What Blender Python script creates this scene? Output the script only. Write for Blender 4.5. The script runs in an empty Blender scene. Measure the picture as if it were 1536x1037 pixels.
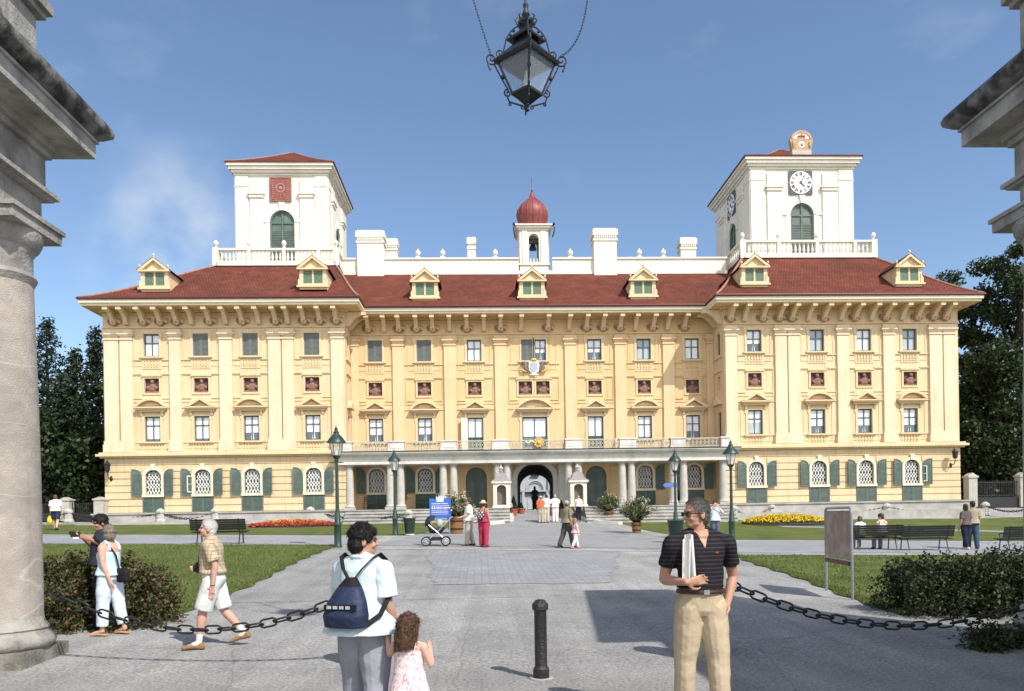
import bpy, bmesh, math, random
import numpy as np
from math import sin, cos, tan, atan, atan2, pi, radians, sqrt
from mathutils import Vector, Matrix
random.seed(7); np.random.seed(7)
scene = bpy.context.scene
COL = scene.collection

# ------------------------------------------------------------------ camera, sky, sun, exposure
FPX, CX, HZ, ROLL, TPSI, EYE = 1150.0, 768.0, 774.0, .0165, .0405, 1.65
PSI = atan(TPSI)
cam_d = bpy.data.cameras.new('camera')
cam = bpy.data.objects.new('camera', cam_d); COL.objects.link(cam)
cam_d.sensor_width = 36.0; cam_d.lens = 36.0*FPX/1536
cam_d.shift_y = (HZ-518.5)/1536
cam_d.clip_start = .05; cam_d.clip_end = 3000
cam.matrix_world = Matrix.Translation((0, 0, EYE)) @ Matrix.Rotation(-PSI, 4, 'Z') @ Matrix.Rotation(pi/2, 4, 'X') @ Matrix.Rotation(-ROLL, 4, 'Z')
scene.camera = cam

SUN_EL, SUN_AZ = radians(46.5), radians(37.5)          # azimuth measured from straight behind the camera to its right
SD = Vector((sin(SUN_AZ)*cos(SUN_EL), -cos(SUN_AZ)*cos(SUN_EL), sin(SUN_EL)))
world = bpy.data.worlds.new('World'); scene.world = world; world.use_nodes = True
nt = world.node_tree; nt.nodes.clear()
out = nt.nodes.new('ShaderNodeOutputWorld'); bg = nt.nodes.new('ShaderNodeBackground')
sky = nt.nodes.new('ShaderNodeTexSky'); sky.sky_type = 'NISHITA'; sky.sun_disc = False
sky.sun_elevation = SUN_EL; sky.sun_rotation = atan2(SD.x, SD.y)
sky.air_density = 1.0; sky.dust_density = .3; sky.ozone_density = 2.2; sky.altitude = 150
# thin, faint wisps of cloud low in the sky
geo = nt.nodes.new('ShaderNodeTexCoord'); mp = nt.nodes.new('ShaderNodeMapping'); mp.inputs['Scale'].default_value = (2.2, 2.2, 4.5)
ns = nt.nodes.new('ShaderNodeTexNoise'); ns.inputs['Scale'].default_value = 2.6; ns.inputs['Detail'].default_value = 6; ns.inputs['Roughness'].default_value = .55
cr = nt.nodes.new('ShaderNodeValToRGB'); cr.color_ramp.elements[0].position = .60; cr.color_ramp.elements[1].position = .95
cr.color_ramp.elements[1].color = (.12, .12, .12, 1)
mx = nt.nodes.new('ShaderNodeMixRGB'); mx.blend_type = 'MIX'; mx.inputs[2].default_value = (8.2, 8.6, 9.0, 1)
nt.links.new(geo.outputs['Generated'], mp.inputs[0]); nt.links.new(mp.outputs[0], ns.inputs['Vector'])
nt.links.new(ns.outputs['Fac'], cr.inputs[0]); nt.links.new(cr.outputs[0], mx.inputs[0])
# broken bright cloud added behind the camera, out of view, to lift the shade
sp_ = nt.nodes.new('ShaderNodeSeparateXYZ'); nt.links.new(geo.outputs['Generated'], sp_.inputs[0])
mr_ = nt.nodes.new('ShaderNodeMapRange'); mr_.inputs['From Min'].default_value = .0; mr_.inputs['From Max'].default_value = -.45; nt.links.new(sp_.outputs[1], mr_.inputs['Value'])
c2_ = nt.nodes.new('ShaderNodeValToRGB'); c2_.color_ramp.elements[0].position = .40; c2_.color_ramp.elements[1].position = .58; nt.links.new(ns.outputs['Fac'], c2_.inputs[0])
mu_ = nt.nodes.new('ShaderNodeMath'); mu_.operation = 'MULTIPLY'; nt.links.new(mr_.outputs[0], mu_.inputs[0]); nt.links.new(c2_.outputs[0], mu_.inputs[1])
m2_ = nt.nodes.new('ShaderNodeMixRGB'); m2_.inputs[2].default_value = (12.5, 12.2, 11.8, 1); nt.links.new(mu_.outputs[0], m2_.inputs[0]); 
# one soft white cloud low in the sky, beyond the left tower
PSI0 = atan(.0405); u0, v0 = (300-768)/1150, (774-368)/1150
cd_ = Vector((cos(PSI0)*u0+sin(PSI0), -sin(PSI0)*u0+cos(PSI0), v0-.008)).normalized()
dp_ = nt.nodes.new('ShaderNodeVectorMath'); dp_.operation = 'DOT_PRODUCT'; dp_.inputs[1].default_value = cd_; nt.links.new(geo.outputs['Generated'], dp_.inputs[0])
mr2 = nt.nodes.new('ShaderNodeMapRange'); mr2.interpolation_type = 'SMOOTHSTEP'; mr2.inputs['From Min'].default_value = .990; mr2.inputs['From Max'].default_value = 1.0; nt.links.new(dp_.outputs['Value'], mr2.inputs['Value'])
n3 = nt.nodes.new('ShaderNodeTexNoise'); n3.inputs['Scale'].default_value = 9; n3.inputs['Detail'].default_value = 6; nt.links.new(geo.outputs['Generated'], n3.inputs['Vector'])
r3 = nt.nodes.new('ShaderNodeValToRGB'); r3.color_ramp.elements[0].position = .38; r3.color_ramp.elements[1].position = .75; nt.links.new(n3.outputs['Fac'], r3.inputs[0])
mu3 = nt.nodes.new('ShaderNodeMath'); mu3.operation = 'MULTIPLY'; nt.links.new(mr2.outputs[0], mu3.inputs[0]); nt.links.new(r3.outputs[0], mu3.inputs[1])
m3_ = nt.nodes.new('ShaderNodeMixRGB'); m3_.inputs[2].default_value = (4.7, 5.1, 5.6, 1); nt.links.new(mu3.outputs[0], m3_.inputs[0]); nt.links.new(mx.outputs[0], m3_.inputs[1])
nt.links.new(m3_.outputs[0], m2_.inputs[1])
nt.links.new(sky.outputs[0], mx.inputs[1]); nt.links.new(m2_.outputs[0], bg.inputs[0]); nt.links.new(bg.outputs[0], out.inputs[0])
bg.inputs[1].default_value = .15
sun_d = bpy.data.lights.new('sun', 'SUN'); sun_d.energy = 4.7; sun_d.angle = radians(.5); sun_d.color = (1, .95, .87)
sun = bpy.data.objects.new('sun', sun_d); COL.objects.link(sun); sun.location = (20, -20, 40)
sun.rotation_euler = (-SD).to_track_quat('-Z', 'Y').to_euler()
vs = scene.view_settings
scene.display_settings.display_device = 'sRGB'
vs.view_transform = 'Standard'; vs.look = 'None'; vs.exposure = 0.2; vs.gamma = 1; vs.use_curve_mapping = False
try:
    scene.cycles.max_bounces = 6; scene.cycles.transparent_max_bounces = 12; scene.cycles.use_denoising = True
except Exception: pass

# ------------------------------------------------------------------ measuring helpers
def ray(px, py):
    u = (px-CX)/FPX; v = (HZ-py)/FPX; c, s = cos(ROLL), sin(ROLL)
    x = u*c+v*s; y = -u*s+v*c
    return Vector((cos(PSI)*x+sin(PSI), -sin(PSI)*x+cos(PSI), y))
def at(px, py, Y):
    d = ray(px, py); t = Y/d.y
    return Vector((d.x*t, Y, EYE+d.z*t))
def lerp_tab(tab, v):
    if v <= tab[0][0]: return tab[0][1]
    for (a, x), (b, y) in zip(tab, tab[1:]):
        if v <= b: return x+(y-x)*(v-a)/(b-a)
    return tab[-1][1]
PR = [(-10, 0), (8, 0), (15, .15), (22, .38), (28, .6), (37, .83), (44, 1.02), (47, 1.15), (49.5, 1.5), (52, 2.05), (60, 2.1), (300, 2.3)]
KX = [(8, 0), (25, .022), (40, .022), (48, .009), (60, .004), (300, .004)]
def H(x, y):
    return lerp_tab(PR, y) - lerp_tab(KX, y)*max(-40, min(40, x))
def G(px, py):
    d = ray(px, py); t = 3.0
    while t < 90:
        p = Vector((0, 0, EYE))+d*t
        if p.z <= H(p.x, p.y): return Vector((p.x, p.y, H(p.x, p.y)))
        t += .02
    return at(px, py, 60)

# ------------------------------------------------------------------ materials
def mat(name, col, rough=.75, var=.12, scale=3.0, bump=0.0, bscale=20.0, spec=.35, col2=None, c2scale=1.0, c2lo=.45, c2hi=.7, metal=0.0, stretch=None):
    m = bpy.data.materials.new(name); m.use_nodes = True
    n = m.node_tree.nodes; L = m.node_tree.links; b = n['Principled BSDF']
    b.inputs['Roughness'].default_value = rough; b.inputs['Metallic'].default_value = metal
    b.inputs['Specular IOR Level'].default_value = spec
    tc = n.new('ShaderNodeTexCoord'); vec = tc.outputs['Object']
    if stretch:
        mpn = n.new('ShaderNodeMapping'); mpn.inputs['Scale'].default_value = stretch
        L.new(vec, mpn.inputs[0]); vec = mpn.outputs[0]
    nz = n.new('ShaderNodeTexNoise'); nz.inputs['Scale'].default_value = scale; nz.inputs['Detail'].default_value = 5; nz.inputs['Roughness'].default_value = .62
    L.new(vec, nz.inputs['Vector'])
    rp = n.new('ShaderNodeValToRGB'); e = rp.color_ramp.elements
    e[0].position = .3; e[1].position = .72
    e[0].color = tuple(c*(1-var) for c in col)+(1,); e[1].color = tuple(min(1, c*(1+var)) for c in col)+(1,)
    L.new(nz.outputs['Fac'], rp.inputs[0]); cout = rp.outputs[0]
    if col2:
        n2 = n.new('ShaderNodeTexNoise'); n2.inputs['Scale'].default_value = c2scale; n2.inputs['Detail'].default_value = 6
        L.new(vec, n2.inputs['Vector'])
        r2 = n.new('ShaderNodeValToRGB'); r2.color_ramp.elements[0].position = c2lo; r2.color_ramp.elements[1].position = c2hi
        L.new(n2.outputs['Fac'], r2.inputs[0])
        mm = n.new('ShaderNodeMixRGB'); mm.inputs[2].default_value = tuple(col2)+(1,)
        L.new(r2.outputs[0], mm.inputs[0]); L.new(cout, mm.inputs[1]); cout = mm.outputs[0]
    L.new(cout, b.inputs['Base Color'])
    if bump:
        nb = n.new('ShaderNodeTexNoise'); nb.inputs['Scale'].default_value = bscale; nb.inputs['Detail'].default_value = 4
        L.new(vec, nb.inputs['Vector'])
        bp = n.new('ShaderNodeBump'); bp.inputs['Strength'].default_value = bump; bp.inputs['Distance'].default_value = .03
        L.new(nb.outputs['Fac'], bp.inputs['Height']); L.new(bp.outputs[0], b.inputs['Normal'])
    return m
def leafmat(name, cols, rough=.55, trans=.25):
    m = bpy.data.materials.new(name); m.use_nodes = True
    n = m.node_tree.nodes; L = m.node_tree.links; b = n['Principled BSDF']; b.inputs['Roughness'].default_value = rough
    b.inputs['Specular IOR Level'].default_value = .3
    g = n.new('ShaderNodeNewGeometry'); rp = n.new('ShaderNodeValToRGB'); rp.color_ramp.interpolation = 'LINEAR'
    el = rp.color_ramp.elements
    while len(el) < len(cols): el.new(.5)
    for i, c in enumerate(cols):
        el[i].position = i/(len(cols)-1); el[i].color = tuple(c)+(1,)
    L.new(g.outputs['Random Per Island'], rp.inputs[0]); L.new(rp.outputs[0], b.inputs['Base Color'])
    t = n.new('ShaderNodeBsdfTranslucent'); L.new(rp.outputs[0], t.inputs[0])
    ms = n.new('ShaderNodeMixShader'); ms.inputs[0].default_value = trans
    L.new(b.outputs[0], ms.inputs[1]); L.new(t.outputs[0], ms.inputs[2]); L.new(ms.outputs[0], n['Material Output'].inputs[0])
    return m
M = {}

# ------------------------------------------------------------------ mesh builder
class MB:
    def __init__(s): s.v = []; s.f = []; s.m = []
    def add(s, vs, fs, mi=0):
        o = len(s.v); s.v += [tuple(p) for p in vs]
        for f in fs: s.f.append(tuple(i+o for i in f)); s.m.append(mi)
    def quad(s, a, b, c, d, mi=0): s.add([a, b, c, d], [(0, 1, 2, 3)], mi)
    def box(s, x0, x1, y0, y1, z0, z1, mi=0):
        s.add([(x0,y0,z0),(x1,y0,z0),(x1,y1,z0),(x0,y1,z0),(x0,y0,z1),(x1,y0,z1),(x1,y1,z1),(x0,y1,z1)],
              [(0,3,2,1),(4,5,6,7),(0,1,5,4),(1,2,6,5),(2,3,7,6),(3,0,4,7)], mi)
    def obox(s, c, ax, ay, az, mi=0):            # oriented box: centre and three half vectors
        c = Vector(c); ax = Vector(ax); ay = Vector(ay); az = Vector(az)
        s.add([c-ax-ay-az, c+ax-ay-az, c+ax+ay-az, c-ax+ay-az, c-ax-ay+az, c+ax-ay+az, c+ax+ay+az, c-ax+ay+az],
              [(0,3,2,1),(4,5,6,7),(0,1,5,4),(1,2,6,5),(2,3,7,6),(3,0,4,7)], mi)
    def prism(s, poly, axis, a, b, mi=0):        # polygon swept along an axis
        n = len(poly)
        def P(p, t):
            return {'y': (p[0], t, p[1]), 'x': (t, p[0], p[1]), 'z': (p[0], p[1], t)}[axis]
        vs = [P(p, a) for p in poly]+[P(p, b) for p in poly]
        fs = [tuple(range(n-1, -1, -1)), tuple(range(n, 2*n))]+[(i, (i+1) % n, n+(i+1) % n, n+i) for i in range(n)]
        if axis == 'y': pass
        s.add(vs, fs, mi)
    def ring(s, outer, inner, y0, y1, mi=0, closed=True):   # band between two outlines in XZ swept in Y
        n = len(outer); k = n if closed else n-1
        vs = [(p[0], y0, p[1]) for p in outer]+[(p[0], y0, p[1]) for p in inner]+[(p[0], y1, p[1]) for p in outer]+[(p[0], y1, p[1]) for p in inner]
        fs = []
        for i in range(k):
            j = (i+1) % n
            fs += [(i, j, n+j, n+i), (2*n+i, 3*n+i, 3*n+j, 2*n+j), (i, 2*n+i, 2*n+j, j), (n+i, n+j, 3*n+j, 3*n+i)]
        if not closed: fs += [(0, n, 3*n, 2*n), (n-1, 3*n-1, 4*n-1, 2*n-1)]
        s.add(vs, fs, mi)
    def tube(s, pts, r, n=8, closed=False, mi=0, cap=True, flat=None):
        pts = [Vector(p) for p in pts]; k = len(pts)
        rs = r if isinstance(r, (list, tuple)) else [r]*k
        up = None; vs = []
        for i, p in enumerate(pts):
            if closed: t = pts[(i+1) % k]-pts[i-1]
            else: t = pts[min(i+1, k-1)]-pts[max(i-1, 0)]
            if t.length < 1e-9: t = Vector((0, 0, 1))
            t.normalize()
            if up is None:
                up = Vector((0, 0, 1)) if abs(t.z) < .9 else Vector((0, 1, 0))
                if flat is not None: up = Vector(flat)
            a = t.cross(up)
            if a.length < 1e-6: a = t.orthogonal()
            a.normalize(); b = a.cross(t).normalized(); up = b
            ra, rb = rs[i] if isinstance(rs[i], (tuple, list)) else (rs[i], rs[i])
            for j in range(n):
                q = 2*pi*j/n; vs.append(p+a*(cos(q)*ra)+b*(sin(q)*rb))
        fs = []
        for i in range(k if closed else k-1):
            i2 = (i+1) % k
            for j in range(n):
                j2 = (j+1) % n; fs.append((i*n+j, i*n+j2, i2*n+j2, i2*n+j))
        if cap and not closed:
            fs += [tuple(range(n-1, -1, -1)), tuple((k-1)*n+j for j in range(n))]
        s.add(vs, fs, mi)
    def lathe(s, prof, c=(0, 0, 0), n=16, mi=0, caps=True, phase=0.0):
        vs = []; k = len(prof)
        for r, z in prof:
            for j in range(n):
                q = 2*pi*j/n+phase; vs.append((c[0]+r*cos(q), c[1]+r*sin(q), c[2]+z))
        fs = []
        for i in range(k-1):
            for j in range(n):
                j2 = (j+1) % n; fs.append((i*n+j, i*n+j2, (i+1)*n+j2, (i+1)*n+j))
        if caps: fs += [tuple(range(n-1, -1, -1)), tuple((k-1)*n+j for j in range(n))]
        s.add(vs, fs, mi)
    def ell(s, c, r, n=12, mi=0, R=None):
        c = Vector(c); k = max(6, n//2+2); vs = []; fs = []
        for i in range(k+1):
            th = pi*i/k
            for j in range(n):
                q = 2*pi*j/n
                p = Vector((r[0]*sin(th)*cos(q), r[1]*sin(th)*sin(q), r[2]*cos(th)))
                if R is not None: p = R @ p
                vs.append(c+p)
        for i in range(k):
            for j in range(n):
                j2 = (j+1) % n; fs.append((i*n+j, (i+1)*n+j, (i+1)*n+j2, i*n+j2))
        s.add(vs, fs, mi)
    def mesh(s, name, mats, smooth=None):
        me = bpy.data.meshes.new(name); me.from_pydata(s.v, [], s.f); 
        for m in mats: me.materials.append(m)
        me.polygons.foreach_set('material_index', s.m)
        bm = bmesh.new(); bm.from_mesh(me)
        if len(bm.verts) < 60000: bmesh.ops.remove_doubles(bm, verts=bm.verts, dist=1e-5)
        bmesh.ops.recalc_face_normals(bm, faces=bm.faces); bm.to_mesh(me); bm.free()
        if smooth is not None:
            me.polygons.foreach_set('use_smooth', [True]*len(me.polygons)); me.set_sharp_from_angle(angle=radians(smooth))
        me.update(); return me
    def build(s, name, mats, parent=None, loc=(0, 0, 0), rz=0, smooth=None, world=False):
        if not isinstance(mats, (list, tuple)): mats = [mats]
        return link(name, s.mesh(name, mats, smooth), parent, loc, rz, world)
def link(name, me, parent=None, loc=(0, 0, 0), rz=0, world=False):
    o = bpy.data.objects.new(name, me); COL.objects.link(o); o.location = loc; o.rotation_euler = (0, 0, rz)
    if parent is not None:
        o.parent = parent
        if world: o.matrix_parent_inverse = Matrix.Translation(-Vector(parent.location))
    return o
def tag(o, label=None, cat=None, group=None, kind=None):
    if label: o['label'] = label
    if cat: o['category'] = cat
    if group: o['group'] = group
    if kind: o['kind'] = kind
    return o
def thing(name, label, cat, loc=(0, 0, 0), rz=0, group=None, s=1.0):
    o = bpy.data.objects.new(name, None); COL.objects.link(o); o.location = loc; o.rotation_euler = (0, 0, rz); o.scale = (s, s, s)
    o.empty_display_size = .3
    return tag(o, label, cat, group)
def copy_tree(o, parent=None):
    c = o.copy(); COL.objects.link(c)
    if parent is not None:
        mi = o.matrix_parent_inverse.copy(); c.parent = parent; c.matrix_parent_inverse = mi
    for ch in list(o.children): copy_tree(ch, c)
    return c
def arc(cx, cz, r, a0, a1, n, rz=None):
    rz = r if rz is None else rz
    return [(cx+r*cos(a0+(a1-a0)*i/n), cz+rz*sin(a0+(a1-a0)*i/n)) for i in range(n+1)]
def leaf_cloud(name, pts, size, mats, parent=None, loc=(0, 0, 0), aspect=.5, mi=None, updir=0.0, world=False):
    """many small leaf faces at the given points"""
    pts = np.asarray(pts, dtype=np.float64); n = len(pts)
    a = np.random.normal(size=(n, 3)); a[:, 2] += updir; a /= np.linalg.norm(a, axis=1)[:, None]
    b = np.cross(a, np.random.normal(size=(n, 3))); b /= np.linalg.norm(b, axis=1)[:, None]
    sz = size*(.6+.8*np.random.rand(n))[:, None]
    a = a*sz; b = b*sz*aspect
    c = np.cross(a, b); c /= (np.linalg.norm(c, axis=1)[:, None]+1e-12); c = c*sz*.18
    V = np.empty((n, 4, 3)); V[:, 0] = pts-a*.5-c; V[:, 1] = pts+b*.5; V[:, 2] = pts+a*.5-c; V[:, 3] = pts-b*.5
    me = bpy.data.meshes.new(name); me.vertices.add(4*n); me.vertices.foreach_set('co', V.ravel())
    me.loops.add(4*n); me.loops.foreach_set('vertex_index', np.arange(4*n, dtype=np.int32))
    me.polygons.add(n); me.polygons.foreach_set('loop_start', np.arange(0, 4*n, 4, dtype=np.int32))
    if not isinstance(mats, (list, tuple)): mats = [mats]
    for m in mats: me.materials.append(m)
    if mi is not None: me.polygons.foreach_set('material_index', np.asarray(mi, dtype=np.int32))
    me.update(calc_edges=True); me.validate()
    return link(name, me, parent, loc, 0, world)
# ------------------------------------------------------------------ palette
M['plaster'] = mat('yellow_plaster', (.66, .508, .325), .85, .05, 1.2, .15, 14, .2, col2=(.59, .44, .265), c2scale=.35, c2lo=.5, c2hi=.8)
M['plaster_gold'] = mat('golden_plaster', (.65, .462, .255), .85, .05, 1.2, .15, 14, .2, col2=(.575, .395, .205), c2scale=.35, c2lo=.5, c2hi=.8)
M['pil'] = mat('pale_pilaster_plaster', (.69, .56, .40), .85, .05, 1.2, .15, 14, .2, col2=(.62, .485, .32), c2scale=.35, c2lo=.5, c2hi=.8); M['pil_gold'] = mat('pale_golden_plaster', (.68, .50, .305), .85, .05, 1.2, .15, 14, .2, col2=(.61, .43, .25), c2scale=.35, c2lo=.5, c2hi=.8)
def streaks(m, amt, c=(.62, .58, .50)):
    n = m.node_tree.nodes; L = m.node_tree.links; b = n['Principled BSDF']; src = b.inputs['Base Color'].links[0].from_socket
    tc = n.new('ShaderNodeTexCoord'); mp = n.new('ShaderNodeMapping'); mp.inputs['Scale'].default_value = (3.2, 3.2, .16); L.new(tc.outputs['Object'], mp.inputs[0])
    nz = n.new('ShaderNodeTexNoise'); nz.inputs['Scale'].default_value = 1.6; nz.inputs['Detail'].default_value = 7; nz.inputs['Roughness'].default_value = .7; L.new(mp.outputs[0], nz.inputs['Vector'])
    r = n.new('ShaderNodeValToRGB'); r.color_ramp.elements[0].position = .52; r.color_ramp.elements[1].position = .78; r.color_ramp.elements[0].color = (1, 1, 1, 1); r.color_ramp.elements[1].color = tuple(c)+(1,)
    L.new(nz.outputs['Fac'], r.inputs[0]); mm = n.new('ShaderNodeMixRGB'); mm.blend_type = 'MULTIPLY'; mm.inputs[0].default_value = amt; L.new(src, mm.inputs[1]); L.new(r.outputs[0], mm.inputs[2]); L.new(mm.outputs[0], b.inputs['Base Color'])
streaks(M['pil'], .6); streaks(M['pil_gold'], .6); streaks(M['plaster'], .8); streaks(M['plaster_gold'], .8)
M['white'] = mat('white_plaster', (.70, .665, .575), .85, .05, 1.5, .12, 14, .2, col2=(.60, .555, .455), c2scale=.5, c2lo=.55, c2hi=.8)
streaks(M['white'], .6)
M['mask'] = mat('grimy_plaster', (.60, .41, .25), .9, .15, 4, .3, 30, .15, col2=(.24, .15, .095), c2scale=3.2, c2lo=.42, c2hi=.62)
M['cream'] = mat('cream_trim', (.74, .66, .50), .8, .05, 2, .1, 20, .2)
M['stone'] = mat('grey_stone', (.42, .40, .365), .85, .16, 2.2, .35, 18, .25, col2=(.27, .26, .24), c2scale=.8, c2lo=.52, c2hi=.75)
M['steps'] = mat('step_stone', (.37, .355, .335), .85, .2, 1.6, .3, 18, .25, col2=(.26, .25, .23), c2scale=1.3, c2lo=.5, c2hi=.72)
M['marble'] = mat('pale_stone', (.58, .56, .52), .8, .12, 2.5, .2, 18, .25, col2=(.40, .39, .37), c2scale=.9, c2lo=.5, c2hi=.75)
M['wood_green'] = mat('green_paint', (.088, .125, .108), .55, .12, 5, .1, 30, .4, col2=(.12, .17, .15), c2scale=1.4)
M['frame'] = mat('window_paint', (.075, .10, .105), .5, .1, 6, 0, 20, .4)
M['greyshut'] = mat('grey_shutter', (.15, .165, .16), .6, .12, 4, .1, 30, .3)
M['white_paint'] = mat('white_paint', (.8, .8, .77), .5, .05, 5)
M['dark'] = mat('dark_interior', (.012, .014, .017), .9, .1, 3)
M['terra'] = mat('terracotta', (.24, .135, .105), .85, .25, 9, .4, 30, .2)
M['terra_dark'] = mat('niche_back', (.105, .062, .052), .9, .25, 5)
M['brass'] = mat('gilt', (.55, .36, .10), .45, .25, 12, .5, 40, .5)
M['blue'] = mat('shield_blue', (.36, .385, .45), .6, .15, 9)
M['iron'] = mat('dark_iron', (.013, .0135, .016), .5, .3, 14, .25, 40, .5)
M['gutter'] = mat('red_gutter', (.09, .022, .024), .5, .15, 5)
M['copper'] = mat('red_dome', (.20, .05, .045), .5, .2, 3.5, .15, 12, .4)
def curtain(name, c, rough=.25):
    m = mat(name, c, .12, .10, 3, 0, 20, .5, stretch=(7, 1, .6)); return m
M['curtain'] = curtain('curtained_glass', (.78, .82, .86))
M['glass'] = curtain('dark_glass', (.10, .125, .15))
M['glass_mid'] = curtain('grey_glass', (.36, .42, .46))
# roof tile: rows of small plain tiles, weathered
def roofmat():
    m = mat('roof_tile', (.165, .055, .04), .9, .24, 1.1, 0, 20, .05, col2=(.115, .047, .038), c2scale=.4, c2lo=.48, c2hi=.8)
    n = m.node_tree.nodes; L = m.node_tree.links; b = n['Principled BSDF']
    tc = n.new('ShaderNodeTexCoord'); br = n.new('ShaderNodeTexBrick'); br.inputs['Scale'].default_value = 1
    br.inputs['Brick Width'].default_value = .2; br.inputs['Row Height'].default_value = .22; br.inputs['Mortar Size'].default_value = .018
    br.inputs['Color1'].default_value = (1, 1, 1, 1); br.inputs['Color2'].default_value = (.72, .72, .72, 1); br.inputs['Mortar'].default_value = (.3, .3, .3, 1)
    mp = n.new('ShaderNodeMapping'); mp.inputs['Rotation'].default_value = (0, 0, 0)
    sx = n.new('ShaderNodeSeparateXYZ'); cb = n.new('ShaderNodeCombineXYZ'); ad = n.new('ShaderNodeMath'); ad.operation = 'ADD'
    L.new(tc.outputs['Object'], sx.inputs[0]); L.new(sx.outputs[0], cb.inputs[0]); L.new(sx.outputs[1], ad.inputs[0]); ad.inputs[1].default_value = 0
    L.new(ad.outputs[0], cb.inputs[1]); L.new(cb.outputs[0], br.inputs['Vector'])
    src = b.inputs['Base Color'].links[0].from_socket
    mu = n.new('ShaderNodeMixRGB'); mu.blend_type = 'MULTIPLY'; mu.inputs[0].default_value = .75
    L.new(src, mu.inputs[1]); L.new(br.outputs['Color'], mu.inputs[2]); L.new(mu.outputs[0], b.inputs['Base Color'])
    bp = n.new('ShaderNodeBump'); bp.inputs['Strength'].default_value = .5; bp.inputs['Distance'].default_value = .03
    L.new(br.outputs['Color'], bp.inputs['Height']); L.new(bp.outputs[0], b.inputs['Normal'])
    return m
M['roof'] = roofmat(); M['ridge'] = mat('ridge_tile', (.30, .16, .12), .85, .3, 4, .3, 20)

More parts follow.
